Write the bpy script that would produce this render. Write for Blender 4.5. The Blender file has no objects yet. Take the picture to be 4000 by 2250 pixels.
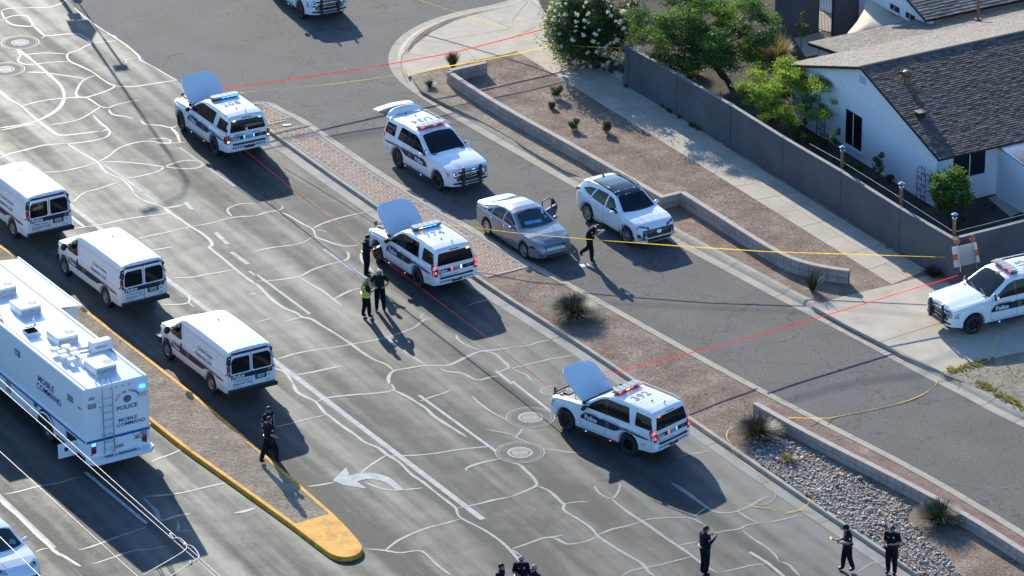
import bpy, bmesh, math, random
from mathutils import Vector as V3, Matrix, geometry
from mathutils.bvhtree import BVHTree
C = bpy.context.scene.collection
S = bpy.context.scene
rad = math.radians
# ---------------------------------------------------------------- camera
CAM_H, PITCH, FPX, ROLL = 69.3215, 0.414618, 17818.3, -0.0022227
F_ = V3((0, math.cos(PITCH), -math.sin(PITCH)))
R0 = V3((1, 0, 0)); U0 = R0.cross(F_)
R_ = R0*math.cos(ROLL) + U0*math.sin(ROLL)
U_ = -R0*math.sin(ROLL) + U0*math.cos(ROLL)
CP = V3((0, 0, CAM_H))
cam = bpy.data.cameras.new('camera'); camo = bpy.data.objects.new('camera', cam); C.objects.link(camo)
m = Matrix((R_, U_, -F_)).transposed().to_4x4(); m.translation = CP
camo.matrix_world = m
cam.sensor_width = 36; cam.lens = FPX/4000*36; cam.clip_start = 1; cam.clip_end = 6000
S.camera = camo
# ---------------------------------------------------------------- sky, sun, exposure
w = bpy.data.worlds.new('World'); S.world = w; w.use_nodes = True
wn = w.node_tree.nodes; wl = w.node_tree.links
sky = wn.new('ShaderNodeTexSky'); sky.sky_type = 'NISHITA'; sky.sun_disc = False
SUN_EL, SUN_AZ = 21.7, 108.2          # azimuth counted from +x
sky.sun_elevation = rad(SUN_EL); sky.sun_rotation = rad(90-SUN_AZ)
sky.air_density = 1.0; sky.dust_density = 0.7; sky.ozone_density = 2.0
wt = wn.new('ShaderNodeMix'); wt.data_type = 'RGBA'; wt.blend_type = 'MULTIPLY'; wt.inputs[0].default_value = 1
wl.new(sky.outputs[0], wt.inputs[6]); wt.inputs[7].default_value = (0.64, 0.92, 1.22, 1)      # cool white balance of the camera's shade
wl.new(wt.outputs[2], wn['Background'].inputs[0]); wn['Background'].inputs[1].default_value = 0.13
sun = bpy.data.lights.new('sun', 'SUN'); sun.energy = 4.6; sun.angle = rad(0.5); sun.color = (1, 0.935, 0.78)
suno = bpy.data.objects.new('sun', sun); C.objects.link(suno)
sd = V3((math.cos(rad(SUN_AZ))*math.cos(rad(SUN_EL)), math.sin(rad(SUN_AZ))*math.cos(rad(SUN_EL)), math.sin(rad(SUN_EL))))
suno.rotation_euler = sd.to_track_quat('Z', 'Y').to_euler(); suno.location = (0, 150, 60)
S.view_settings.view_transform = 'Standard'; S.view_settings.look = 'None'
S.view_settings.exposure = 0.70; S.view_settings.gamma = 1.0
try: S.view_settings.use_curve_mapping = False
except Exception: pass
random.seed(7)
# ---------------------------------------------------------------- places: photo survey point -> point at height z
def G(px, py, z=0.0):
    d = F_*FPX + R_*(px-2000) + U_*(1125-py)
    t = (z-CAM_H)/d.z
    return CP + d*t
def T(c, r, x, y): return (c*1000+x/1.932, r*750+y/1.932)
def TL(c, r, pts, z=0.0): return [G(*T(c, r, x, y), z) for x, y in pts]
# ---------------------------------------------------------------- objects
def link(name, me, parent=None, mats=None):
    o = bpy.data.objects.new(name, me); C.objects.link(o)
    if parent is not None: o.parent = parent
    if mats:
        for k in (mats if isinstance(mats, (list, tuple)) else [mats]): me.materials.append(k)
    return o
def smooth(me, ang=35):
    me.polygons.foreach_set('use_smooth', [True]*len(me.polygons))
    me.set_sharp_from_angle(angle=rad(ang))
def mk(name, verts, faces, mat, parent=None, sm=None, mi=None):
    me = bpy.data.meshes.new(name); me.from_pydata([tuple(v) for v in verts], [], faces); me.update()
    o = link(name, me, parent, mat)
    if mi: me.polygons.foreach_set('material_index', mi)
    if sm: smooth(me, sm)
    return o
def empty(name, loc=(0, 0, 0), rz=0):
    o = bpy.data.objects.new(name, None); C.objects.link(o); o.location = loc; o.rotation_euler = (0, 0, rz)
    o.empty_display_size = .3
    return o
def tag(o, label=None, cat=None, group=None, kind=None):
    if label: o['label'] = label
    if cat: o['category'] = cat
    if group: o['group'] = group
    if kind: o['kind'] = kind
    return o
def copy_tree(o, parent=None):
    c = o.copy(); C.objects.link(c); c.parent = parent
    for ch in list(o.children): copy_tree(ch, c)
    return c
class MB:
    """collects shapes for one mesh"""
    def __init__(s): s.v = []; s.f = []; s.m = []
    def add(s, v, f, mi=0):
        n = len(s.v); s.v += [V3(p) for p in v]; s.f += [tuple(i+n for i in q) for q in f]; s.m += [mi]*len(f); return s
    def box(s, c, d, rz=0, mi=0, M=None, taper=1.0):
        x, y, z = d[0]/2, d[1]/2, d[2]/2
        v = [V3((a*x*(taper if e > 0 else 1), b*y*(taper if e > 0 else 1), e*z)) for e in (-1, 1) for a, b in ((-1, -1), (1, -1), (1, 1), (-1, 1))]
        if rz: v = [Matrix.Rotation(rz, 3, 'Z') @ p for p in v]
        if M: v = [M @ p for p in v]
        v = [p+V3(c) for p in v]
        return s.add(v, [(3, 2, 1, 0), (4, 5, 6, 7), (0, 1, 5, 4), (1, 2, 6, 5), (2, 3, 7, 6), (3, 0, 4, 7)], mi)
    def tube(s, pts, r, n=8, mi=0, cap=True):
        pts = [V3(p) for p in pts]; rs = r if isinstance(r, (list, tuple)) else [r]*len(pts)
        rings = []; up = None
        for i, p in enumerate(pts):
            d = (pts[min(i+1, len(pts)-1)]-pts[max(i-1, 0)])
            d = d.normalized() if d.length > 1e-9 else V3((0, 0, 1))
            if up is None: up = V3((0, 0, 1)) if abs(d.z) < .9 else V3((1, 0, 0))
            a = d.cross(up).normalized(); b = a.cross(d).normalized(); up = b
            rings.append([p+a*math.cos(k*2*math.pi/n)*rs[i]+b*math.sin(k*2*math.pi/n)*rs[i] for k in range(n)])
        v = [q for rg in rings for q in rg]; f = []
        for i in range(len(rings)-1):
            for k in range(n):
                f.append((i*n+k, i*n+(k+1) % n, (i+1)*n+(k+1) % n, (i+1)*n+k))
        if cap: f += [tuple(range(n-1, -1, -1)), tuple((len(rings)-1)*n+k for k in range(n))]
        return s.add(v, f, mi)
    def cyl(s, c, axis, r, h, n=20, mi=0, r2=None):
        a = V3(axis).normalized(); c = V3(c)
        return s.tube([c-a*h/2, c+a*h/2], [r, r if r2 is None else r2], n, mi)
    def prism(s, poly, z0, z1, mi=0, sides=True):
        n = len(poly); v = [V3((p[0], p[1], z0)) for p in poly]+[V3((p[0], p[1], z1)) for p in poly]
        a = sum(poly[i][0]*poly[(i+1) % n][1]-poly[(i+1) % n][0]*poly[i][1] for i in range(n))
        top = tuple(range(n, 2*n)); 
        if a < 0: top = top[::-1]
        f = [top]
        if sides:
            for i in range(n):
                q = (i, (i+1) % n, n+(i+1) % n, n+i); f.append(q if a > 0 else q[::-1])
        return s.add(v, f, mi)
    def ball(s, c, r, n=10, mi=0, sc=(1, 1, 1)):
        v = []; f = []; m = max(4, n//2)
        for i in range(m+1):
            t = math.pi*i/m
            for k in range(n):
                a = 2*math.pi*k/n
                v.append(V3((c[0]+r*sc[0]*math.sin(t)*math.cos(a), c[1]+r*sc[1]*math.sin(t)*math.sin(a), c[2]+r*sc[2]*math.cos(t))))
        for i in range(m):
            for k in range(n): f.append((i*n+k, (i+1)*n+k, (i+1)*n+(k+1) % n, i*n+(k+1) % n))
        return s.add(v, f, mi)
    def build(s, name, mat, parent=None, sm=None):
        mul = isinstance(mat, (list, tuple))
        return mk(name, s.v, s.f, mat, parent, sm, s.m if mul else None)
def interp(pts, x):
    if x <= pts[0][0]: return pts[0][1]
    for (a, b), (c, d) in zip(pts, pts[1:]):
        if x <= c: return b+(d-b)*(x-a)/(c-a) if c > a else d
    return pts[-1][1]
def catmull(pts, n=6, closed=False):
    P = [V3(p) if len(p) == 3 else V3((p[0], p[1], 0)) for p in pts]; out = []; N = len(P)
    for i in range(N if closed else N-1):
        p0 = P[(i-1) % N] if closed or i > 0 else P[0]*2-P[1]
        p1, p2 = P[i], P[(i+1) % N]
        p3 = P[(i+2) % N] if closed or i+2 < N else P[-1]*2-P[-2]
        for k in range(n):
            t = k/n
            out.append(.5*((2*p1)+(p2-p0)*t+(2*p0-5*p1+4*p2-p3)*t*t+(3*p1-p0-3*p2+p3)*t**3))
    if not closed: out.append(P[-1])
    return out
def offs(pts, d):
    """offset a polyline to its right by d (world xy)"""
    out = []; n = len(pts)
    for i in range(n):
        a, b, c = pts[max(i-1, 0)], pts[i], pts[min(i+1, n-1)]
        t = V3((c.x-a.x, c.y-a.y, 0)).normalized(); nn = V3((t.y, -t.x, 0))
        out.append(b+nn*d)
    return out
def resample(pts, step):
    L = [0]
    for a, b in zip(pts, pts[1:]): L.append(L[-1]+(b-a).length)
    n = max(1, round(L[-1]/step)); out = []; j = 0
    for i in range(n+1):
        s = L[-1]*i/n
        while j < len(L)-2 and L[j+1] < s: j += 1
        t = (s-L[j])/max(1e-9, L[j+1]-L[j]); out.append(pts[j].lerp(pts[j+1], min(1, t)))
    return out
def relax(P, it=40, keep=0):
    P = [p.copy() for p in P]
    for _ in range(it):
        Q = [p.copy() for p in P]
        for i in range(1+keep, len(P)-1): P[i] = Q[i]*.5+(Q[i-1]+Q[i+1])*.25
    return P
def strip(mb, A, B, mi=0, flip=False):
    n = len(A); v = list(A)+list(B); f = []
    for i in range(n-1):
        q = (i, i+1, n+i+1, n+i); f.append(q[::-1] if flip else q)
    mb.add(v, f, mi)
def Z(pts, z): return [V3((p.x, p.y, z)) for p in pts]
# ---------------------------------------------------------------- materials
MATS = {}
def nodes(name):
    mt = bpy.data.materials.new(name); mt.use_nodes = True
    return mt, mt.node_tree.nodes, mt.node_tree.links, mt.node_tree.nodes['Principled BSDF']
def ramp(n, l, src, stops):
    r = n.new('ShaderNodeValToRGB'); e = r.color_ramp.elements
    while len(e) < len(stops): e.new(.5)
    for k, (p, c) in enumerate(stops):
        e[k].position = p; e[k].color = (c if len(c) == 4 else (*c, 1)) if isinstance(c, tuple) else (c, c, c, 1)
    l.new(src, r.inputs[0]); return r.outputs[0]
def noise(n, l, sc, detail=4, vec=None, rough=.55, dist=0):
    t = n.new('ShaderNodeTexNoise'); t.inputs['Scale'].default_value = sc; t.inputs['Detail'].default_value = detail
    t.inputs['Roughness'].default_value = rough; t.inputs['Distortion'].default_value = dist
    if vec is not None: l.new(vec, t.inputs['Vector'])
    return t.outputs['Fac']
def coords(n, l, rz=0, sc=(1, 1, 1), kind='Object'):
    tc = n.new('ShaderNodeTexCoord'); mp = n.new('ShaderNodeMapping')
    mp.inputs['Rotation'].default_value[2] = rz; l.new(tc.outputs[kind], mp.inputs[0])
    m2 = n.new('ShaderNodeMapping'); m2.inputs['Scale'].default_value = sc; l.new(mp.outputs[0], m2.inputs[0]); return m2.outputs[0]
def mix(n, l, fac, a, b, mode='MIX'):
    mx = n.new('ShaderNodeMix'); mx.data_type = 'RGBA'; mx.blend_type = mode
    for key, val in ((0, fac), (6, a), (7, b)):
        if hasattr(val, 'node'): l.new(val, mx.inputs[key])
        elif key == 0: mx.inputs[0].default_value = val
        else: mx.inputs[key].default_value = (*val, 1) if len(val) == 3 else val
    return mx.outputs[2]
def math_(n, l, op, a, b=None):
    mt = n.new('ShaderNodeMath'); mt.operation = op
    for k, v in ((0, a), (1, b)):
        if v is None: continue
        if hasattr(v, 'node'): l.new(v, mt.inputs[k])
        else: mt.inputs[k].default_value = v
    return mt.outputs[0]
def bump(n, l, p, h, dist=.01, st=1.0):
    b = n.new('ShaderNodeBump'); b.inputs['Distance'].default_value = dist; b.inputs['Strength'].default_value = st
    l.new(h, b.inputs['Height']); l.new(b.outputs[0], p.inputs['Normal'])
def simple(name, col, rough=.5, metal=0, spec=.5, coat=0, emit=None, var=0, vs=20, bmp=0):
    mt, n, l, p = nodes(name)
    p.inputs['Base Color'].default_value = (*col, 1); p.inputs['Roughness'].default_value = rough
    p.inputs['Metallic'].default_value = metal; p.inputs['Specular IOR Level'].default_value = spec
    p.inputs['Coat Weight'].default_value = coat; p.inputs['Coat Roughness'].default_value = .06
    if emit: p.inputs['Emission Color'].default_value = (*emit[0], 1); p.inputs['Emission Strength'].default_value = emit[1]
    if var or bmp:
        co = coords(n, l); t = noise(n, l, vs, 5, co)
        if var:
            l.new(ramp(n, l, t, [(.25, tuple(max(0, c*(1-var)) for c in col)), (.75, tuple(min(1, c*(1+var)) for c in col))]), p.inputs['Base Color'])
        if bmp: bump(n, l, p, t, bmp)
    MATS[name] = mt; return mt
def multi(name, stops, rough=.8, per=True, fine=25, fv=.25, bmp=.004, spec=.35):
    """colour picked per piece (object random + 'rnd' face attribute), with fine grain"""
    mt, n, l, p = nodes(name)
    at = n.new('ShaderNodeAttribute'); at.attribute_name = 'rnd'
    oi = n.new('ShaderNodeObjectInfo')
    fr = math_(n, l, 'FRACT', math_(n, l, 'ADD', at.outputs['Fac'], oi.outputs['Random']))
    base = ramp(n, l, fr, stops)
    co = coords(n, l); t = noise(n, l, fine, 6, co, .65)
    g = ramp(n, l, t, [(.3, 1-fv), (.7, 1+fv)])
    col = mix(n, l, 1.0, base, g, 'MULTIPLY')
    l.new(col, p.inputs['Base Color']); p.inputs['Roughness'].default_value = rough; p.inputs['Specular IOR Level'].default_value = spec
    if bmp: bump(n, l, p, t, bmp)
    MATS[name] = mt; return mt
ROADANG = rad(-59.5)
def asphalt_main():
    mt, n, l, p = nodes('worn_asphalt')
    co = coords(n, l)
    al = coords(n, l, -ROADANG, (.035, 1.0, 1))
    al2 = coords(n, l, -ROADANG+.05, (.06, 1.0, 1))
    fine = noise(n, l, 55, 6, co, .75); mid = noise(n, l, 1.1, 5, co, .6)
    st = noise(n, l, .85, 2, al, .5); st2 = noise(n, l, 1.6, 3, al2, .55)
    s = math_(n, l, 'ADD', math_(n, l, 'MULTIPLY', st, .62), math_(n, l, 'MULTIPLY', st2, .38))
    s = math_(n, l, 'ADD', math_(n, l, 'MULTIPLY', s, .8), math_(n, l, 'MULTIPLY', mid, .2))
    band = ramp(n, l, s, [(.42, 0.0), (.60, 1.0)])
    c1 = ramp(n, l, s, [(.40, (.015, .017, .017)), (.60, (.062, .066, .064))])
    c2 = mix(n, l, 1.0, c1, ramp(n, l, fine, [(.3, .72), (.7, 1.32)]), 'MULTIPLY'); gr = noise(n, l, 9, 4, co, .9); c2 = mix(n, l, 1.0, c2, ramp(n, l, gr, [(.3, .5), (.7, 1.55)]), 'MULTIPLY')
    l.new(c2, p.inputs['Base Color'])
    rr = math_(n, l, 'ADD', ramp(n, l, band, [(0, .77), (1, .60)]), math_(n, l, 'MULTIPLY', math_(n, l, 'SUBTRACT', gr, .5), .4)); l.new(rr, p.inputs['Roughness'])
    p.inputs['Specular IOR Level'].default_value = .45
    bump(n, l, p, fine, .006, .8)
    MATS['worn_asphalt'] = mt; return mt
def cracks(n, l, co, scale, width, warp=.35):
    nz = n.new('ShaderNodeTexNoise'); nz.inputs['Scale'].default_value = 1.6; nz.inputs['Detail'].default_value = 6; l.new(co, nz.inputs['Vector'])
    ad = n.new('ShaderNodeVectorMath'); ad.operation = 'MULTIPLY_ADD'; ad.inputs[1].default_value = (warp,)*3
    l.new(nz.outputs['Color'], ad.inputs[0]); l.new(co, ad.inputs[2])
    v = n.new('ShaderNodeTexVoronoi'); v.feature = 'DISTANCE_TO_EDGE'; v.inputs['Scale'].default_value = scale; l.new(ad.outputs[0], v.inputs['Vector'])
    return ramp(n, l, v.outputs['Distance'], [(width*.4, 1.0), (width, 0.0)])
def asphalt_side():
    mt, n, l, p = nodes('coarse_asphalt')
    co = coords(n, l); fine = noise(n, l, 30, 5, co, .85); mid = noise(n, l, .5, 6, co, .6); gr = noise(n, l, 11, 3, co, .9)
    c = ramp(n, l, mid, [(.3, (.078, .075, .071)), (.7, (.112, .107, .101))])
    c = mix(n, l, 1.0, c, ramp(n, l, fine, [(.32, .35), (.68, 1.75)]), 'MULTIPLY')
    c = mix(n, l, 1.0, c, ramp(n, l, gr, [(.35, .62), (.65, 1.42)]), 'MULTIPLY')
    k1 = cracks(n, l, co, .33, .006, .9); k2 = cracks(n, l, co, .19, .0062, 1.6)
    gate = ramp(n, l, noise(n, l, .35, 3, co), [(.42, 0.), (.55, 1.)])
    k = math_(n, l, 'MAXIMUM', math_(n, l, 'MULTIPLY', k1, gate), k2)
    c = mix(n, l, math_(n, l, 'MULTIPLY', k, .8), c, (.03, .03, .03))
    l.new(c, p.inputs['Base Color']); p.inputs['Roughness'].default_value = .86; p.inputs['Specular IOR Level'].default_value = .35
    bump(n, l, p, fine, .006, .7)
    MATS['coarse_asphalt'] = mt; return mt
def blend_mat(name, a, b, c, sc=1.2, fine=22, rough=.95, bd=.02, fs=(.6, 1.4), spec=.25):
    mt, n, l, p = nodes(name)
    co = coords(n, l); t = noise(n, l, sc, 6, co, .65); f = noise(n, l, fine, 5, co, .8)
    col = ramp(n, l, t, [(.32, a), (.5, b), (.68, c)])
    col = mix(n, l, 1.0, col, ramp(n, l, f, [(.3, fs[0]), (.7, fs[1])]), 'MULTIPLY')
    l.new(col, p.inputs['Base Color']); p.inputs['Roughness'].default_value = rough; p.inputs['Specular IOR Level'].default_value = spec
    if bd: bump(n, l, p, f, bd, .8)
    MATS[name] = mt; return mt
asphalt_main(); asphalt_side()
blend_mat('red_soil', (.18, .125, .095), (.25, .18, .135), (.35, .27, .21), .8, 8, fs=(.5, 1.5), bd=.06)
blend_mat('tan_soil', (.22, .175, .13), (.29, .235, .175), (.37, .305, .235), 1.3, 7, fs=(.5, 1.5), bd=.06)
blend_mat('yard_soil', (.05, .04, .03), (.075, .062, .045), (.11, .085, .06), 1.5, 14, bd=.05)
blend_mat('red_gravel', (.20, .11, .09), (.25, .15, .125), (.30, .19, .16), 2.5, 30, fs=(.5, 1.5), bd=.02)
blend_mat('concrete', (.38, .325, .25), (.45, .385, .30), (.51, .445, .355), .9, 40, rough=.85, bd=.002, fs=(.9, 1.1), spec=.4)
blend_mat('kerb_concrete', (.31, .27, .21), (.375, .33, .265), (.44, .39, .315), 1.6, 30, rough=.85, bd=.003, fs=(.82, 1.16), spec=.4)
blend_mat('gutter_concrete', (.17, .165, .155), (.23, .22, .205), (.29, .275, .255), 1.2, 25, rough=.75, bd=.003, fs=(.82, 1.18), spec=.45)
blend_mat('desert_ground', (.10, .085, .07), (.13, .11, .09), (.16, .135, .11), .05, 3, bd=0)
blend_mat('yellow_paint', (.46, .21, .03), (.76, .36, .03), (.85, .43, .05), 2.2, 9, rough=.7, bd=.012, fs=(.72, 1.15))
blend_mat('faded_yellow', (.42, .26, .07), (.5, .31, .08), (.58, .38, .12), 1.6, 20, rough=.7, bd=.004, fs=(.8, 1.15))
blend_mat('road_paint', (.26, .27, .27), (.38, .39, .39), (.48, .49, .49), 2.6, 20, rough=.65, bd=.002, fs=(.6, 1.3))
blend_mat('crack_sealer', (.10, .106, .104), (.15, .156, .154), (.20, .206, .204), 1.8, 12, rough=.50, bd=.003, fs=(.75, 1.25), spec=.7)
blend_mat('fence_paint', (.085, .088, .098), (.105, .108, .118), (.128, .13, .14), .5, 9, rough=.85, bd=.01, fs=(.85, 1.12))
blend_mat('white_masonry', (.82, .83, .85), (.85, .86, .88), (.88, .89, .90), .45, 6, rough=.75, bd=.015, fs=(.9, 1.06))
multi('block_face', [(0, (.33, .275, .235)), (.5, (.38, .32, .275)), (1, (.43, .365, .31))], .9, fine=40, fv=.16)
multi('block_cap', [(0, (.41, .35, .30)), (1, (.48, .41, .35))], .9, fine=40, fv=.16)
multi('paver_red', [(0, (.36, .235, .18)), (.35, (.42, .29, .225)), (.7, (.45, .33, .265)), (1, (.34, .265, .225))], .85, fine=40, fv=.12)
multi('paver_grey', [(0, (.30, .27, .24)), (1, (.38, .34, .30))], .85, fine=40, fv=.12)
multi('river_stone', [(0, (.26, .20, .165)), (.3, (.42, .34, .28)), (.55, (.52, .43, .36)), (.75, (.32, .27, .24)), (1, (.64, .56, .48))], .75, fine=25, fv=.15)
multi('shingle', [(0, (.085, .06, .05)), (.3, (.13, .092, .078)), (.6, (.165, .12, .10)), (.85, (.21, .16, .135)), (1, (.11, .085, .08))], .85, fine=60, fv=.2)
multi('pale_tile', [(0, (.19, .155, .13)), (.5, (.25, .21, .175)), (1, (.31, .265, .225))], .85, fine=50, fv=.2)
simple('joint_dark', (.12, .10, .09), .95); simple('joint_sand', (.20, .16, .135), .95)
simple('car_white', (.84, .85, .86), .28, coat=1.0)
simple('van_white', (.82, .83, .84), .35, coat=.8)
simple('truck_white', (.86, .87, .88), .3, coat=.6)
simple('silver_paint', (.25, .28, .32), .34, metal=.6, coat=1.0)
simple('door_silver', (.26, .27, .29), .36, metal=.5, coat=1.0)
simple('glass_dark', (.006, .008, .010), .06, spec=.42)
simple('glass_mid', (.02, .026, .03), .05, spec=.8)
simple('black_plastic', (.018, .018, .02), .5); simple('black_gloss', (.01, .01, .012), .18, coat=.6)
simple('tyre', (.02, .02, .02), .8); simple('steel_black', (.03, .03, .032), .38)
simple('alloy', (.55, .56, .58), .3, metal=.9); simple('chrome', (.75, .76, .78), .12, metal=1)
simple('navy', (.016, .022, .070), .5, spec=.35); simple('gold', (.30, .21, .06), .4)
simple('blue_vinyl', (.03, .10, .38), .4); simple('letter_navy', (.03, .05, .22), .5); simple('letter_white', (.82, .82, .82), .5)
simple('letter_black', (.03, .03, .035), .6); simple('roof_grey', (.27, .275, .29), .8, spec=.2)
simple('lamp_red', (.35, .01, .012), .2, coat=1); simple('lamp_clear', (.55, .57, .58), .12, metal=.5, coat=1)
simple('lamp_haze', (.42, .47, .47), .25, coat=.5)
simple('led_red', (.8, .05, .05), .3, emit=((1, .06, .05), 2.0)); simple('led_blue', (.05, .2, .9), .3, emit=((.05, .28, 1), 2.6))
simple('led_amber', (.9, .4, .05), .3, emit=((1, .42, .06), 2.5)); simple('led_white', (.9, .9, .9), .3, emit=((.75, .85, 1), 2.0))
simple('bar_lens', (.42, .40, .36), .3, coat=.6)
simple('engine_dark', (.03, .03, .03), .5); simple('engine_metal', (.22, .22, .23), .4, metal=.6)
simple('paper', (.75, .75, .73), .7); simple('paper_blue', (.10, .36, .62), .6)
simple('plate', (.45, .50, .50), .5); simple('ac_grille', (.28, .28, .28), .6); simple('vinyl_cream', (.62, .60, .54), .6)
simple('dark_opening', (.02, .02, .022), .9)
def body_panel():
    pass
simple('fascia', (.025, .025, .028), .5)
# ================================================================ GROUND
ground = tag(mk('ground', [(-2500, -2500, -.3), (2500, -2500, -.3), (2500, 4000, -.3), (-2500, 4000, -.3)], [(0, 1, 2, 3)], MATS['desert_ground']), kind='structure')
road = tag(mk('road', [(-120, 20, 0), (60, 20, 0), (60, 420, 0), (-120, 420, 0)], [(0, 1, 2, 3)], MATS['worn_asphalt']), kind='structure')
RD = V3((math.cos(ROADANG), math.sin(ROADANG), 0))            # along the road, towards the viewer
def ext(P, d0, d1):
    """extend a polyline at both ends"""
    a = (P[0]-P[1]).normalized()*d0; b = (P[-1]-P[-2]).normalized()*d1
    return ([P[0]+a] if d0 else [])+list(P)+([P[-1]+b] if d1 else [])
def Gs(pts, z=0.0): return [G(x, y, z) for x, y in pts]
# --- side street and frontage road (one coarse sheet), main kerb line
bound = TL(0, 0, [(430, -120), (540, 20), (600, 95), (640, 130), (720, 190), (830, 260), (900, 305), (970, 355), (1050, 425), (1150, 500), (1250, 560), (1340, 610), (1500, 700), (1780, 800)])
K = (Gs([(962, 424), (978, 450), (1010, 481)], .15)+TL(1, 0, [(100, 985), (250, 1095), (440, 1232), (600, 1345), (740, 1449)], .15) +
     TL(1, 1, [(905, 100), (1280, 372), (1650, 640), (1932, 845)], .15)+TL(2, 1, [(245, 957), (555, 1180), (900, 1410)], .15) +
     TL(2, 2, [(1345, 270), (1650, 475), (1932, 680)], .15)+TL(3, 2, [(480, 1000), (1130, 1440)], .15))
K = ext(K, 0, 14); K = relax(resample(catmull(K, 5), .5), 60, 6)
side_poly = [G(830, -700)]+bound+[p-V3((0, 0, p.z)) for p in offs(K, .5)[4:]]+[V3((90, 80, 0)), V3((90, 420, 0)), V3((-60, 420, 0))]
mb = MB(); mb.prism([(p.x, p.y) for p in side_poly], 0, .004, sides=False)
tag(mb.build('side_street', MATS['coarse_asphalt']), kind='structure')
# gutter and kerb of the main road
gut = MB(); strip(gut, Z(K, .012), Z(offs(K, .5), .008)); 
tag(gut.build('gutter', MATS['gutter_concrete']), kind='structure')
def kerb_run(name, P, mat, top=.15, wd=.15, zf=.0, step=3.0, side=-1, face_out=.02, label=None):
    """a kerb as separate cast lengths; P is the top front edge"""
    root = empty(name, (0, 0, 0)); tag(root, kind='structure')
    L = 0; seg = [P[0]]; segs = []
    for a, b in zip(P, P[1:]):
        L += (b-a).length; seg.append(b)
        if L > step: segs.append(seg); seg = [b]; L = 0
    if len(seg) > 1: segs.append(seg)
    for sg in segs:
        if len(sg) < 2: continue
        d = (sg[1]-sg[0]).normalized()*.006; e = (sg[-1]-sg[-2]).normalized()*.006
        q = [sg[0]+d]+sg[1:-1]+[sg[-1]-e]
        A = Z(offs(q, face_out*-side), zf); B = Z(q, top-.02); B2 = Z(offs(q, .02*side), top); Cc = Z(offs(q, wd*side), top); D = Z(offs(q, wd*side), zf-.05)
        m_ = MB(); n = len(q); v = A+B+B2+Cc+D; f = []
        for r in range(4):
            for i in range(n-1): 
                f.append((r*n+i, (r+1)*n+i, (r+1)*n+i+1, r*n+i+1) if side < 0 else (r*n+i, r*n+i+1, (r+1)*n+i+1, (r+1)*n+i))
        f += [tuple(r*n for r in range(5)), tuple(r*n+n-1 for r in reversed(range(5)))]
        m_.add(v, f); m_.build('kerb_segment', mat, root)
    return root
kerb_run('kerb', K, MATS['kerb_concrete'])
# --- frontage road, left edge
FL = (Gs([(966, 415), (975, 404), (1008, 397), (1045, 400), (1080, 407)])+TL(1, 0, [(210, 826), (370, 903), (560, 1030), (650, 1095), (850, 1232), (1050, 1370), (1170, 1449)]) +
      TL(1, 1, [(1220, 22), (1590, 245), (1900, 420)])+TL(2, 1, [(200, 580), (500, 712), (900, 942), (1250, 1138), (1700, 1388)]) +
      TL(3, 2, [(0, 62), (190, 155), (630, 387), (1110, 617), (1500, 850), (1932, 1112)]))
FL = ext(FL, 0, 16); FL = relax(resample(catmull(FL, 5), .5), 40, 8)
g2 = MB(); strip(g2, Z(FL, .010), Z(offs(FL, .33), .014)); 
tag(g2.build('gutter', MATS['kerb_concrete']), kind='structure')
FLk = offs(FL, .33)
kerb_run('kerb', Z(FLk, .15), MATS['kerb_concrete'], side=1, step=2.4)
# --- island surface
isl = [(p.x, p.y) for p in offs(K, -.13)]+[(p.x, p.y) for p in reversed(offs(FLk, .13))]
mb = MB(); mb.prism(isl, .02, .135); tag(mb.build('island', MATS['red_soil']), kind='structure')
# --- frontage road, far edge with rolled kerb round the corner
FR = (Gs([(2120, -75)])+TL(1, 0, [(1932, 15), (1700, 50), (1400, 115), (1230, 180), (1080, 270), (1010, 350), (985, 430), (992, 510), (1050, 600), (1170, 690), (1300, 775), (1450, 868), (1600, 955), (1760, 1048), (1932, 1146)]) +
      TL(2, 0, [(150, 1232), (320, 1330)])+TL(2, 1, [(1200, 378), (1390, 480), (1600, 590), (1780, 688)])+TL(3, 1, [(100, 825), (240, 895), (500, 1028), (750, 1160), (900, 1245), (1260, 1440)]) +
      TL(3, 2, [(1490, 95), (1700, 218), (1932, 330)]))
FR = ext(FR, 25, 30); FR = relax(resample(catmull(FR, 5), .45), 14)
rk = MB()
prof = [(0, .012), (-.38, .016), (-.50, .09), (-.62, .14), (-.80, .15)]
lines = [Z(offs(FR, o), z) for o, z in prof]
for a, b in zip(lines, lines[1:]): strip(rk, a, b, flip=True)
kb = rk.build('kerb', MATS['kerb_concrete'], sm=60); tag(kb, kind='structure')
RB = [(p.x, p.y) for p in offs(FR, -.78)]
mb = MB(); mb.prism(RB+[(120, 60), (120, 420)], .0, .146, sides=False); tag(mb.build('verge', MATS['red_soil']), kind='structure')
# joints across the kerbs and gutters: thin dark sealed grooves
jn = MB()
def joint(mbx, a, b, wd=.018, dz=.003):
    t = (b-a); n_ = V3((-t.y, t.x, 0)).normalized()*wd/2
    u = V3((0, 0, dz)); mbx.add([a-n_+u, b-n_+u, b+n_+u, a+n_+u], [(0, 1, 2, 3)])
for P, o0, o1, st, zs in ((FR, 0, -.38, 7, .016), (K, .02, .5, 7, .0115), (FL, 0, .33, 6, .0135)):
    A = Z(offs(P, o0), zs); B = Z(offs(P, o1), zs)
    for i in range(3, len(P)-3, st): joint(jn, A[i], B[i])
A = [Z(offs(FR, o), z) for o, z in prof[1:]]
for i in range(3, len(FR)-3, 7):
    for a, b in zip(A, A[1:]): joint(jn, a[i], b[i])
tag(jn.build('joint', MATS['joint_dark'], kb), kind='stuff')
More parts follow.
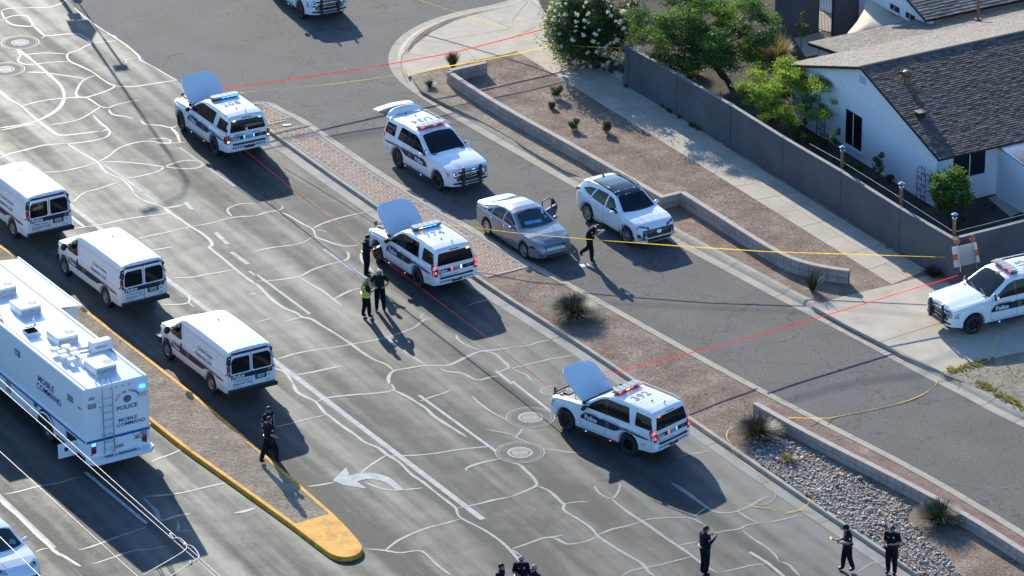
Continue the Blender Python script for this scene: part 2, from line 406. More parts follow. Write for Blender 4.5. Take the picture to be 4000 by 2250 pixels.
# --- concrete: corner ramp, sidewalk, driveway
ZC = .156
def slab(name, pts, mat, parent=None, z0=.12, z1=ZC):
    m_ = MB(); m_.prism([(p.x, p.y) for p in pts], z0, z1); return m_.build(name, mat, parent)
sidewalk = tag(empty('sidewalk'), kind='structure')
def quad_slabs(A, B, cols, joints, parent, gap=.012, name='slab', mat=None, z1=ZC):
    """slabs between line A and line B, cut at fractions cols and at the positions joints"""
    cs = [0]+cols+[1]
    for i in range(len(joints)-1):
        for c0, c1 in zip(cs, cs[1:]):
            q = []
            for s, c in ((joints[i], c0), (joints[i+1], c0), (joints[i+1], c1), (joints[i], c1)):
                q.append(A(s).lerp(B(s), c))
            cen = sum(q, V3((0, 0, 0)))/4
            q = [p+(cen-p).normalized()*gap for p in q]
            dz = random.uniform(-.003, .003)
            slab(name, q, mat or MATS['concrete'], parent, z1=z1+dz)
swL = TL(2, 0, [(30, 385), (1700, 1432)], .15)+TL(3, 1, [(935, 698)], .15)
swR = [G(*T(2, 0, 445, 392), .15), G(*T(2, 0, 850, 608), .15), G(*T(2, 0, 1620, 1112), .15), G(*T(3, 1, 540, 192), .15), G(*T(3, 1, 985, 465), .15), G(*T(3, 1, 1200, 590), .15)]
Lsw = (swL[-1]-swL[0]).length
def onL(s): return swL[0].lerp(swL[-1], s)
def onR(s):
    Lr = [0]
    for a, b in zip(swR, swR[1:]): Lr.append(Lr[-1]+(b-a).length)
    x = s*Lr[-1]
    for i in range(len(swR)-1):
        if x <= Lr[i+1]+1e-6: return swR[i].lerp(swR[i+1], (x-Lr[i])/(Lr[i+1]-Lr[i]))
    return swR[-1]
nsl = round(Lsw/1.55)
under = [onL(0), onL(1)]+[onR(k/10) for k in range(10, -1, -1)]
slab('slab_bed', under, MATS['joint_dark'], sidewalk, z0=.10, z1=.149)
quad_slabs(onL, onR, [.47], [k/nsl for k in range(nsl+1)], sidewalk)
# corner apron
apc = TL(1, 0, [(1150, 578), (1113, 500), (1130, 420), (1200, 340), (1330, 240), (1500, 155), (1700, 92), (1932, 35)], .15)+TL(2, 0, [(180, -20), (262, 120), (262, 235), (310, 300), (445, 390), (30, 385)], .15)+TL(1, 0, [(1932, 398), (1680, 452), (1400, 512)], .15)
apron = tag(slab('pavement', apc, MATS['concrete'], z0=.05, z1=.153), kind='structure')
jj = MB()
for a, b in (((0, 290), (260, 160)), ((130, 0), (270, 110)), ((0, 160), (120, 10))):
    joint(jj, G(*T(2, 0, *a), .153), G(*T(2, 0, *b), .153), .02)
for a, b in (((1400, 305), (1932, 215)), ((1640, 90), (1932, 215)), ((1215, 300), (1540, 335)), ((1540, 335), (1660, 450)), ((1115, 400), (1400, 440))):
    joint(jj, G(*T(1, 0, *a), .153), G(*T(1, 0, *b), .153), .016)
pl = TL(1, 0, [(1130, 590), (1085, 505), (1100, 420), (1170, 340), (1290, 250), (1460, 165), (1680, 100), (1932, 45)], .153)
for a, b in zip(pl, pl[1:]): joint(jj, a, b, .02)
tag(jj.build('joint', MATS['joint_dark'], apron), kind='stuff')
# driveway
dr = TL(3, 1, [(330, 858), (560, 790), (800, 733), (945, 700), (1190, 632), (1400, 640), (1700, 560), (2300, 380)], .15)+TL(3, 1, [(2300, 1115), (1932, 1205), (1700, 1252), (1510, 1310), (1312, 1358), (1010, 1225), (850, 1135), (590, 1003)], .15)
drive = tag(slab('driveway', dr, MATS['concrete'], z0=.05, z1=.154), kind='structure')
jj = MB()
for a, b in (((330, 858), (590, 1003)), ((590, 1003), (850, 1135)), ((850, 1135), (1312, 1358)), ((745, 1165), (1290, 992)), ((1290, 992), (1932, 800)), ((930, 1255), (1010, 1225)), ((660, 765), (745, 850))):
    joint(jj, G(*T(3, 1, *a), .154), G(*T(3, 1, *b), .154), .025)
tag(jj.build('joint', MATS['joint_dark'], drive), kind='stuff')
# tan verge at the lower right with weeds
tv = TL(3, 1, [(1325, 1375), (1520, 1325), (1720, 1265), (1932, 1215), (2400, 1090)], .15)+TL(3, 2, [(2400, 620), (1932, 205), (1700, 85), (1520, 0)], .15)
tag(slab('bare_verge', tv, MATS['tan_soil'], z0=.05, z1=.152), kind='structure')
# tan strip in front of the long planter wall
ts = TL(2, 0, [(0, 925), (350, 1135), (600, 1290), (610, 1370), (400, 1290), (80, 1102), (0, 1055)], .15)
ts2 = TL(1, 0, [(1170, 575), (1400, 520), (1440, 620), (1932, 940)], .15)+ts[:4]+[ts[3], ts[4], ts[5]]+TL(1, 0, [(1932, 1045), (1700, 915), (1400, 768), (1240, 680)], .15)
tag(slab('planting_strip', ts2, MATS['tan_soil'], z0=.05, z1=.150), kind='structure')
# yard soil behind the fence
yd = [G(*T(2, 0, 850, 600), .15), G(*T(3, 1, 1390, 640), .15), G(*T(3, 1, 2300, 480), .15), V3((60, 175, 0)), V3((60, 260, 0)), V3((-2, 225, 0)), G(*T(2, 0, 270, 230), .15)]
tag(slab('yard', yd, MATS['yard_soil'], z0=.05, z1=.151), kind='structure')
# ---------------------------------------------------------------- median with yellow kerbs
MRp = TL(0, 1, [(0, 392), (200, 525), (400, 690), (560, 812), (700, 928), (860, 1045), (1060, 1195), (1270, 1370)], .15)+TL(0, 2, [(1390, 5), (1560, 142), (1760, 312), (1932, 463)], .15)+TL(1, 2, [(130, 592), (300, 722), (450, 850), (575, 968)], .15)
MNose = TL(1, 2, [(690, 1082), (785, 1195), (803, 1235), (790, 1268), (745, 1295), (685, 1308), (620, 1303), (560, 1280), (460, 1208)], .15)
MLp = TL(1, 2, [(265, 1058), (140, 962), (0, 855)], .15)+TL(0, 2, [(1932, 872), (1750, 740), (1500, 548), (1350, 452), (1200, 330), (1115, 258)], .15)
MRp = ext(MRp, 30, 0); MLp = ext(MLp[:-1], 0, 40)
MRp = relax(resample(catmull(MRp, 4), .5), 60); MLp = relax(resample(catmull(MLp, 4), .5), 60)
ring = MRp+resample(catmull([MRp[-1]]+MNose+[MLp[0]], 5), .2)[1:-1]+MLp
mb = MB(); mb.prism([(p.x, p.y) for p in offs(ring, .1)], 0, .138); tag(mb.build('median', MATS['tan_soil']), kind='structure')
med_kerb = kerb_run('kerb', ring, MATS['yellow_paint'], side=1, step=2.4)
nose = [MRp[-1]]+resample(catmull([MRp[-1]]+MNose+[MLp[0]], 5), .2)+[MLp[0]]
ctr = sum(nose, V3())/len(nose)
slab('nose_slab', [p+(ctr-p).normalized()*.05 for p in nose], MATS['yellow_paint'], med_kerb, z0=.05, z1=.153)
# ---------------------------------------------------------------- crack sealer, markings
SE = [
(0,0,[(0,85),(60,65),(200,60),(370,55),(440,35),(480,15),(520,-40)]),
(0,0,[(10,85),(25,125),(45,155),(90,185),(180,198),(250,195),(225,150),(200,120),(130,115),(60,130),(30,150),(0,155)]),
(0,0,[(250,195),(300,235),(345,270),(450,262),(560,255),(610,262),(690,325),(640,350),(590,380),(520,400),(505,425),(530,465),(620,505),(700,545),(760,590),(830,635),(870,650),(820,680),(740,710),(640,735),(575,720),(590,660),(620,615),(660,590),(720,570)]),
(0,0,[(310,290),(345,272)]),(0,0,[(135,385),(160,415),(240,408),(360,400),(500,408)]),
(0,0,[(160,415),(135,460),(200,488),(300,480),(420,468),(530,465)]),
(0,0,[(100,350),(160,390),(250,460),(320,520),(400,590),(460,650),(485,720),(470,780),(430,830),(350,880),(260,920),(150,945),(0,965)],.18),
(0,0,[(205,545),(330,548),(480,570),(560,580),(640,595)]),
(0,0,[(170,798),(300,765),(440,745),(575,735),(650,738),(700,765),(760,805),(820,815),(850,800),(940,775),(1060,755)]),
(0,0,[(760,805),(700,845),(600,900),(480,930),(370,943)]),(0,0,[(700,865),(760,930),(815,970),(790,985),(760,995)]),
(0,0,[(815,970),(830,1000),(810,1030),(740,1055),(620,1075),(510,1085)]),
(0,0,[(-60,640),(0,690),(70,750),(160,800),(260,890),(350,960),(420,1010),(470,1022),(600,1010),(750,990)],.16),
(0,0,[(0,985),(130,960),(300,930)]),(0,0,[(0,1195),(60,1165),(200,1130),(340,1095),(510,1085)]),
(0,0,[(510,1085),(600,1145),(735,1225),(800,1300),(930,1360),(1010,1449)]),
(0,0,[(1060,910),(1100,940),(1200,945),(1290,965),(1335,950)]),(0,0,[(820,825),(850,865),(950,880),(1010,900)]),
(0,0,[(1290,965),(1335,1010),(1350,1050),(1360,1080)],.16),
(0,0,[(735,1225),(820,1180),(880,1130),(970,1090),(1100,1065),(1200,1075),(1290,1082),(1400,1070)]),
(0,0,[(1130,1050),(1220,1045),(1280,1055),(1285,1075),(1250,1085),(1180,1080)]),
(0,0,[(735,1225),(900,1222),(1100,1240),(1240,1260),(1400,1275),(1500,1265),(1530,1240),(1480,1215),(1400,1212),(1320,1230),(1240,1262),(1200,1290),(1080,1325),(930,1350)]),
(0,0,[(330,1302),(480,1290),(620,1260),(735,1228)]),(0,0,[(650,1449),(760,1420),(900,1372)]),
(0,0,[(870,650),(980,655),(1080,645),(1200,625),(1330,608)]),(0,0,[(690,325),(800,315),(885,308)]),
(0,0,[(560,60),(600,95),(640,130),(720,190),(830,260),(900,305),(970,355),(1050,425),(1060,455),(1150,500),(1250,560),(1340,610)],.11),
(0,0,[(700,535),(820,515),(900,500)],.07),(0,0,[(900,460),(950,450),(1040,435)]),(0,0,[(950,450),(955,480)]),(0,0,[(730,275),(850,265),(890,300)]),
(0,1,[(525,80),(560,70),(600,30),(650,0)]),(0,1,[(470,295),(560,275),(640,265),(800,240),(900,215),(1050,190),(1180,175),(1285,158)]),
(0,1,[(1000,0),(1070,60),(1180,95),(1240,120),(1285,158),(1350,200),(1440,262),(1520,310),(1590,370),(1600,410),(1580,420),(1680,500),(1780,585),(1850,640),(1932,700)],.15),
(0,1,[(1240,120),(1320,112),(1400,92)]),(0,1,[(1030,358),(1140,330),(1280,300),(1440,262),(1600,235),(1740,195),(1932,180)]),
(0,1,[(1932,90),(1830,88),(1740,115),(1715,140),(1750,185)]),(0,1,[(1140,445),(1220,428),(1310,415)]),
(0,1,[(1285,650),(1440,645),(1580,620),(1780,585)]),(0,1,[(1200,848),(1330,850),(1425,835),(1425,780)]),(0,1,[(1425,835),(1460,868)]),
(0,1,[(1880,770),(1932,768)]),(0,1,[(520,170),(580,220),(640,265)]),
(1,1,[(0,180),(90,150),(165,140),(205,120),(190,105)]),(1,1,[(160,150),(240,175),(340,235),(420,275),(440,300),(455,340),(520,365),(620,400),(700,410),(780,400)]),
(1,1,[(430,275),(500,240),(620,200),(740,170),(830,155)]),(1,1,[(440,290),(525,295),(535,305)]),
(1,1,[(0,445),(120,420),(280,400),(370,375),(410,350),(455,340)]),(1,1,[(0,675),(150,665),(320,640),(420,590),(520,555),(620,530),(690,510),(700,470),(680,448)]),
(1,1,[(330,645),(400,690),(500,745),(560,790),(590,815),(650,860)]),(1,1,[(585,810),(660,770),(740,735),(800,730)]),
(1,1,[(0,690),(60,750),(130,820),(220,880),(300,910),(350,945),(420,960),(500,1010),(600,1070),(720,1150),(800,1210),(900,1270),(980,1300),(1040,1350)],.15),
(1,1,[(215,980),(280,960),(350,945)]),(1,1,[(0,985),(70,965),(130,948)]),
(1,1,[(165,1262),(280,1225),(400,1200),(580,1175),(720,1150),(860,1125),(980,1100),(1100,1060),(1200,1020),(1270,965),(1340,955)]),
(1,1,[(1270,965),(1240,940),(1275,910)],.1),(1,1,[(1000,1100),(1030,1140),(1100,1190),(1190,1250),(1280,1305)]),
(1,1,[(1005,1449),(1000,1400),(1040,1350),(1150,1330),(1280,1310),(1440,1310),(1520,1280),(1600,1240),(1700,1200),(1780,1195),(1932,1175)],.15),
(1,1,[(1390,1330),(1440,1355),(1560,1370),(1670,1420),(1780,1395),(1830,1390)]),(1,1,[(1700,1200),(1800,1220),(1870,1280),(1910,1325),(1850,1350),(1830,1375)]),
(1,1,[(1510,1080),(1530,1120),(1600,1160),(1700,1200)]),(1,1,[(250,1388),(400,1365),(540,1335),(655,1312)]),(1,1,[(120,1325),(200,1350),(240,1385),(280,1449)]),
(1,1,[(790,460),(800,520),(850,570),(890,610)],.16),(1,1,[(1600,855),(1680,830),(1770,805)]),(1,1,[(0,760),(70,755)]),
(1,2,[(280,0),(310,60),(380,100),(450,135),(520,220),(545,235),(640,310),(750,385),(820,440),(920,480),(990,535),(1080,590),(1170,680),(1260,740),(1290,765),(1370,830),(1450,890),(1510,940),(1520,980),(1550,1015),(1650,1065),(1750,1120),(1850,1190),(1932,1270),(2050,1400),(2120,1449)],.15),
(1,2,[(460,132),(540,105),(700,85),(900,70),(1040,48),(1020,0)]),(1,2,[(1040,48),(1130,90),(1230,150),(1290,190),(1340,240),(1430,300),(1510,350),(1590,400)],.15),
(1,2,[(1240,130),(1350,90),(1420,70),(1480,40)]),(1,2,[(140,325),(270,297),(400,262),(530,235)]),
(1,2,[(1010,545),(1180,540),(1350,525),(1500,500),(1650,482),(1800,470)]),(1,2,[(990,535),(900,590),(830,640),(790,680)]),(1,2,[(820,740),(900,775),(1000,800),(1120,798),(1260,785)]),
(1,2,[(390,775),(500,760),(600,740)]),(1,2,[(1510,938),(1640,915),(1780,880),(1932,850)]),
(1,2,[(980,1255),(1060,1190),(1180,1130),(1300,1085),(1420,1055),(1545,1018)]),(1,2,[(820,1245),(960,1255),(1080,1275),(1180,1262),(1250,1260),(1310,1310),(1370,1370),(1470,1445)]),
(1,2,[(1630,90),(1680,140),(1760,200),(1850,250),(1900,275)]),(1,2,[(1735,345),(1830,360),(1932,385)]),(1,2,[(1590,655),(1575,645),(1620,620),(1720,590),(1840,565)],.15),
(2,2,[(0,600),(60,610),(100,650),(150,695),(185,745),(180,770),(120,800),(0,850)],.15),
(2,2,[(185,770),(260,795),(320,840),(370,890),(400,915),(385,930),(400,960),(500,1020),(600,1090),(650,1150),(740,1210),(850,1280),(950,1335),(1010,1385),(1030,1420),(1080,1449)],.15),
(2,2,[(400,905),(500,890),(580,890)]),(2,2,[(230,490),(330,500),(430,515),(530,525)]),(2,2,[(80,330),(60,370),(30,400),(70,420),(160,455),(230,485)]),(2,2,[(0,385),(30,400)]),
(2,2,[(620,765),(650,815),(700,850),(750,868),(790,835),(810,790),(815,750)]),
(2,2,[(750,868),(820,925),(900,985),(980,1035),(1060,1090),(1150,1155),(1240,1215),(1330,1275),(1400,1330),(1500,1400),(1560,1425)],.15),
(2,2,[(650,1140),(760,1095),(880,1070),(980,1038)]),(2,2,[(980,1030),(1080,1015),(1200,1010),(1340,1010),(1440,1055)]),
(2,2,[(650,1150),(570,1185),(480,1205),(410,1208),(350,1175),(310,1160)]),(2,2,[(0,1245),(120,1205),(230,1165),(310,1155),(390,1140)]),(2,2,[(0,1250),(60,1290)]),
(2,2,[(830,1449),(900,1410),(1010,1385),(1120,1365),(1250,1330),(1370,1300)]),(2,2,[(1270,1215),(1390,1195)]),
(2,2,[(1500,1135),(1600,1110),(1720,1095),(1760,1070),(1850,1050),(1932,1045)]),(2,2,[(1740,1105),(1820,1170),(1932,1240),(1992,1300),(2012,1340)]),(2,2,[(1700,960),(1780,1010),(1850,1048)]),
(2,2,[(1200,745),(1290,800),(1400,880),(1500,950),(1560,970),(1660,970),(1780,930),(1860,880),(1932,850)],.16),(2,2,[(1370,1005),(1420,965),(1470,930)],.1),
(2,2,[(1560,1425),(1680,1400),(1800,1370),(1932,1355)]),(2,2,[(1250,550),(1350,530),(1490,510)]),(2,2,[(340,0),(310,15),(215,45),(250,80),(300,88)],.08),
(3,2,[(0,1050),(140,1015),(280,990)]),(3,2,[(80,1340),(150,1360),(210,1420),(240,1449)]),(3,2,[(660,1430),(740,1380),(800,1345),(860,1365),(920,1420)]),(3,2,[(-70,865),(0,860),(60,840)]),
(2,1,[(0,1175),(120,1160),(210,1130),(290,1120)]),(2,1,[(0,1330),(130,1300),(300,1260),(470,1235)]),(2,1,[(0,1330),(60,1360),(110,1380),(150,1430)]),
(0,2,[(30,835),(150,810),(300,770),(450,745),(600,700)]),(0,2,[(1140,590),(1180,570),(1290,530),(1390,485)]),(0,2,[(1100,850),(1230,840),(1380,820),(1550,780),(1720,742)]),
(0,2,[(1080,855),(1130,910),(1180,960),(1200,1020),(1240,1030),(1320,1000),(1440,978)],.16),(0,2,[(1340,1040),(1350,1090),(1330,1115),(1380,1108),(1460,1105)],.14),
(0,2,[(1770,975),(1850,960),(1932,935)],.16),(0,2,[(0,870),(60,930),(150,1010),(220,1080),(300,1160),(370,1220),(420,1270),(500,1310),(560,1350),(610,1378)],.15),
(0,2,[(270,1270),(320,1245),(370,1240)]),(0,2,[(590,1255),(700,1225),(900,1150),(1100,1080)],.1),(0,2,[(700,1360),(850,1310),(1000,1260),(1150,1245),(1270,1220)],.1),
]
sb = MB()
rs = random.Random(3)
def ribbon(mbx, pts, wd, z, wob=.42):
    P = resample(catmull(pts, 5), .22); n = len(P)
    if n < 3: P = [pts[0], (pts[0]+pts[-1])/2, pts[-1]]; n = 3
    ws = []; wv = rs.uniform(-1, 1)
    for i in range(n):
        wv = wv*.7+rs.uniform(-1, 1)*.5
        e = min(1, .35+min(i, n-1-i)*.5); ws.append(wd/2*(1+wob*wv)*e)
    L = []; Rr = []
    for i in range(n):
        a, b, c_ = P[max(i-1, 0)], P[i], P[min(i+1, n-1)]
        t = V3((c_.x-a.x, c_.y-a.y, 0)).normalized(); nn = V3((t.y, -t.x, 0))
        L.append(b+nn*ws[i]); Rr.append(b-nn*ws[i])
    strip(mbx, Z(Rr, z), Z(L, z))
zz = .0050
for k, e in enumerate(SE):
    c_, r_, pts = e[:3]; wd = e[3] if len(e) > 3 else .125
    ribbon(sb, TL(c_, r_, pts), wd*.76, zz+.00003*(k % 40))
sealer = sb.build('crack_sealer', MATS['crack_sealer'], road); tag(sealer, kind='stuff')
def line(name, a, b, wd, z=.0040, mat='road_paint'):
    t = (b-a); n_ = V3((-t.y, t.x, 0)).normalized()*wd/2
    return mk(name, Z([a-n_, b-n_, b+n_, a+n_], z), [(0, 1, 2, 3)], MATS[mat], road)
a0, a1, a2 = G(*T(0, 1, 520, 95)), G(*T(0, 1, 1530, 860)), G(*T(1, 2, 1712, 1022))
line('lane_line', a0-(a2-a0)*.5, a2, .22)
for c_, r_, p, q, wd in ((0,0,(1355,1112),(1480,1202),.12),(0,0,(1480,1202),(1770,1405),.12),(0,0,(780,1240),(1085,1452),.12),(0,1,(1400,78),(1448,132),.18),(0,1,(1625,305),(1720,395),.18),(0,1,(1745,452),(1872,545),.18),
        (0,1,(1880,598),(1932,632),.12),(0,1,(1070,0),(1190,85),.1),(1,1,(0,620),(405,920),.12),(1,1,(510,432),(830,655),.16),(1,2,(1230,85),(1862,545),.12),(1,1,(1810,1350),(1932,1449),.12),(2,2,(0,-20),(335,240),.12),
        (2,2,(1795,1268),(1932,1352),.12),(3,2,(0,1352),(120,1452),.12),(0,2,(645,665),(1105,1052),.13),(0,2,(-60,790),(412,1235),.14)):
    line('lane_line', G(*T(c_, r_, *p)), G(*T(c_, r_, *q)), wd, .0042)
ar = TL(1, 2, [(580, 730), (680, 628), (705, 690), (780, 675), (850, 671), (900, 675), (950, 685), (1000, 702), (1040, 728), (1110, 795), (1060, 803), (1010, 762), (980, 745), (940, 730), (890, 721), (830, 719), (760, 735), (835, 790), (670, 765)])
mb = MB(); mb.prism([(p.x, p.y) for p in ar], 0, .0068, sides=False); mb.build('turn_arrow', MATS['road_paint'], road)
# ---------------------------------------------------------------- manholes
def manhole(cx, cy, r, R, lab):
    c = G(cx, cy); t = empty('manhole_cover', (c.x, c.y, 0)); tag(t, lab, 'manhole cover', 'manhole covers in the main road')
    m_ = MB(); n = 48
    def ringf(r0, r1, z, mi=0):
        a = [V3((r0*math.cos(2*math.pi*k/n), r0*math.sin(2*math.pi*k/n), z)) for k in range(n)]
        b = [V3((r1*math.cos(2*math.pi*k/n), r1*math.sin(2*math.pi*k/n), z)) for k in range(n)]
        m_.add(a+b, [(k, n+k, n+(k+1) % n, (k+1) % n) for k in range(n)], mi)
    m_.prism([(R*math.cos(2*math.pi*k/n), R*math.sin(2*math.pi*k/n)) for k in range(n)], 0, .0066, sides=False)
    m_.build('collar', MATS['worn_collar'] if 'worn_collar' in MATS else blend_mat('worn_collar', (.06, .06, .06), (.09, .09, .088), (.13, .13, .125), 3, 14, rough=.75, bd=.004, fs=(.6, 1.4)), t)
    m_ = MB(); ringf(R-.01, R+.03, .0082); ringf(R-.11, R-.09, .0082); m_.build('sealed_joint', MATS['crack_sealer'], t)
    m_ = MB(); ringf(r, r+.06, .009); m_.build('frame', MATS['road_paint'], t)
    m_ = MB(); m_.prism([(r*math.cos(2*math.pi*k/n), r*math.sin(2*math.pi*k/n)) for k in range(n)], 0, .0095)
    for q in range(3): ringf(r*(.25+.22*q), r*(.32+.22*q), .014)
    for k in range(24):
        a = 2*math.pi*k/24; m_.box((r*.86*math.cos(a), r*.86*math.sin(a), .012), (.09, .02, .008), a)
    m_.build('lid', MATS['lid'], t)
simple('lid', (.17, .165, .16), .6, metal=.2)
x, y = T(2, 2, 140, 253); manhole(x, y, .38, .84, 'round manhole cover left of the front wheel of the open-hood SUV 392')
x, y = T(2, 2, 60, 518); manhole(x, y, .38, .84, 'manhole cover nearer the viewer of the two beside the SUV 392')
x, y = T(0, 0, 152, 322); manhole(x, y, .33, .80, 'manhole cover farther back in the top left corner of the road')
x, y = T(0, 0, 42, 525); manhole(x, y, .33, .80, 'manhole cover at the left edge, nearer of the pair at the top left')
# ---------------------------------------------------------------- pavers on the island
def inpoly(p, poly):
    x, y = p; c = False; j = len(poly)-1
    for i in range(len(poly)):
        xi, yi = poly[i]; xj, yj = poly[j]
        if (yi > y) != (yj > y) and x < (xj-xi)*(y-yi)/(yj-yi)+xi: c = not c
        j = i
    return c
def set_rnd(me, seed=1):
    at = me.attributes.new('rnd', 'FLOAT', 'FACE'); r = random.Random(seed)
    return at, r
Kin = offs(K, -.16); FLin = offs(FLk, .16)
end = [G(*T(1, 1, 1735, 640), .15), G(*T(2, 1, 130, 558), .15)]
def cutoff(P, y): return [p for p in P if p.y > y]
pavA = cutoff(Kin, end[0].y+.1)+[end[0]]; pavB = cutoff(FLin, end[1].y+.1)+[end[1]]
pav_poly = [(p.x, p.y) for p in pavA]+[(p.x, p.y) for p in reversed(pavB)]
gap1 = G(*T(1, 0, 85, 965), .15); gap0 = G(*T(1, 0, 60, 930), .15)
paving = tag(empty('brick_paving'), kind='structure')
m_ = MB(); m_.prism(pav_poly, .1, .140, sides=False); m_.build('sand_bed', MATS['joint_sand'], paving)
bm_mesh = {}
def brick_mesh(key, d, mat, bev=.006):
    if key in bm_mesh: return bm_mesh[key]
    x, y, z = d[0]/2, d[1]/2, d[2]; b = bev
    v = [(-x, -y, 0), (x, -y, 0), (x, y, 0), (-x, y, 0), (-x, -y, z-b), (x, -y, z-b), (x, y, z-b), (-x, y, z-b), (-x+b, -y+b, z), (x-b, -y+b, z), (x-b, y-b, z), (-x+b, y-b, z)]
    f = [(8, 9, 10, 11)]
    for i in range(4):
        j = (i+1) % 4; f += [(i, j, 4+j, 4+i), (4+i, 4+j, 8+j, 8+i)]
    me = bpy.data.meshes.new(key); me.from_pydata(v, [], f); me.materials.append(mat); bm_mesh[key] = me
    return me
pcs = []      # (x, y, angle, kind)
pa = ROADANG+rad(45); ca, sa = math.cos(pa), math.sin(pa); o = pavA[len(pavA)//2]
W_ = .13; LB = 2*W_
inner = None
Lr_, Rr_ = pavA, pavB
ip = [(p.x, p.y) for p in offs(pavA, -.22)]+[(p.x, p.y) for p in reversed(offs(pavB, .22))]
g_u = (gap1-gap0)
dirt_gap = (G(*T(1, 0, 190, 940), .15))
for i in range(-110, 111):
    for j in range(-110, 111):
        k = (i-j) % 4
        if k == 0: cx, cy, an = (i+1)*W_, (j+.5)*W_, 0
        elif k == 3: cx, cy, an = (i+.5)*W_, (j+0)*W_+W_, math.pi/2
        else: continue
        wx, wy = o.x+cx*ca-cy*sa, o.y+cx*sa+cy*ca
        if not inpoly((wx, wy), ip): continue
        pcs.append((wx, wy, pa+an, 'r'))
for P, s in ((pavA, -1), (pavB, 1)):
    q = resample(offs(P, s*.11), .115)
    for a, b in zip(q, q[1:]):
        c = (a+b)/2; d = b-a; pcs.append((c.x, c.y, math.atan2(d.y, d.x)+math.pi/2, 'g'))
def in_gap(x, y):
    q = V3((x, y, 0))-dirt_gap; al = q.x*RD.x+q.y*RD.y
    return abs(al) < .48
pcs = [p for p in pcs if not in_gap(p[0], p[1])]
pcs.sort(key=lambda p: p[1]); stuff = MB(); rr = random.Random(5); hidden = []
pcs_near = [p for p in pcs if p[1] < 172]
for k, (x, y, an, kd) in enumerate(pcs):
    dz = rr.uniform(-.002, .003)
    if k < 299:
        o_ = link('brick', brick_mesh('brick_'+kd, (LB-.012, W_-.012, .03) if kd == 'r' else (.20, .105, .03), MATS['paver_red' if kd == 'r' else 'paver_grey']), paving)
        o_.location = (x, y, .118+dz); o_.rotation_euler = (0, 0, an)
    else: hidden.append((x, y, an, kd, dz))
for kd, mt in (('r', 'paver_red'), ('g', 'paver_grey')):
    V = []; Fc = []; src = brick_mesh('brick_'+kd, (LB-.012, W_-.012, .03) if kd == 'r' else (.20, .105, .03), MATS[mt])
    sv = [v.co.copy() for v in src.vertices]; sf = [tuple(p.vertices) for p in src.polygons]; rv = []
    for (x, y, an, kk, dz) in hidden:
        if kk != kd: continue
        M = Matrix.Translation((x, y, .118+dz)) @ Matrix.Rotation(an, 4, 'Z'); n0 = len(V)
        V += [M @ v for v in sv]; Fc += [tuple(i+n0 for i in q) for q in sf]; rv += [rr.random()]*len(sf)
    ob = mk('bricks', V, Fc, MATS[mt], paving); at = ob.data.attributes.new('rnd', 'FLOAT', 'FACE'); at.data.foreach_set('value', rv); tag(ob, kind='stuff')
# concrete strips closing the paving
for p, q in ((T(1, 0, 85, 940), T(1, 0, 222, 908)), (T(1, 0, 135, 992), T(1, 0, 300, 958)), (T(1, 1, 1735, 640), T(1, 1, 1932, 592)), (T(1, 1, 1932, 592), T(2, 1, 132, 556))):
    a, b = G(*p, .15), G(*q, .15); t = (b-a); m_ = MB(); m_.box(((a.x+b.x)/2, (a.y+b.y)/2, .13), (t.length, .13, .055), math.atan2(t.y, t.x)); m_.build('edging', MATS['kerb_concrete'], paving)
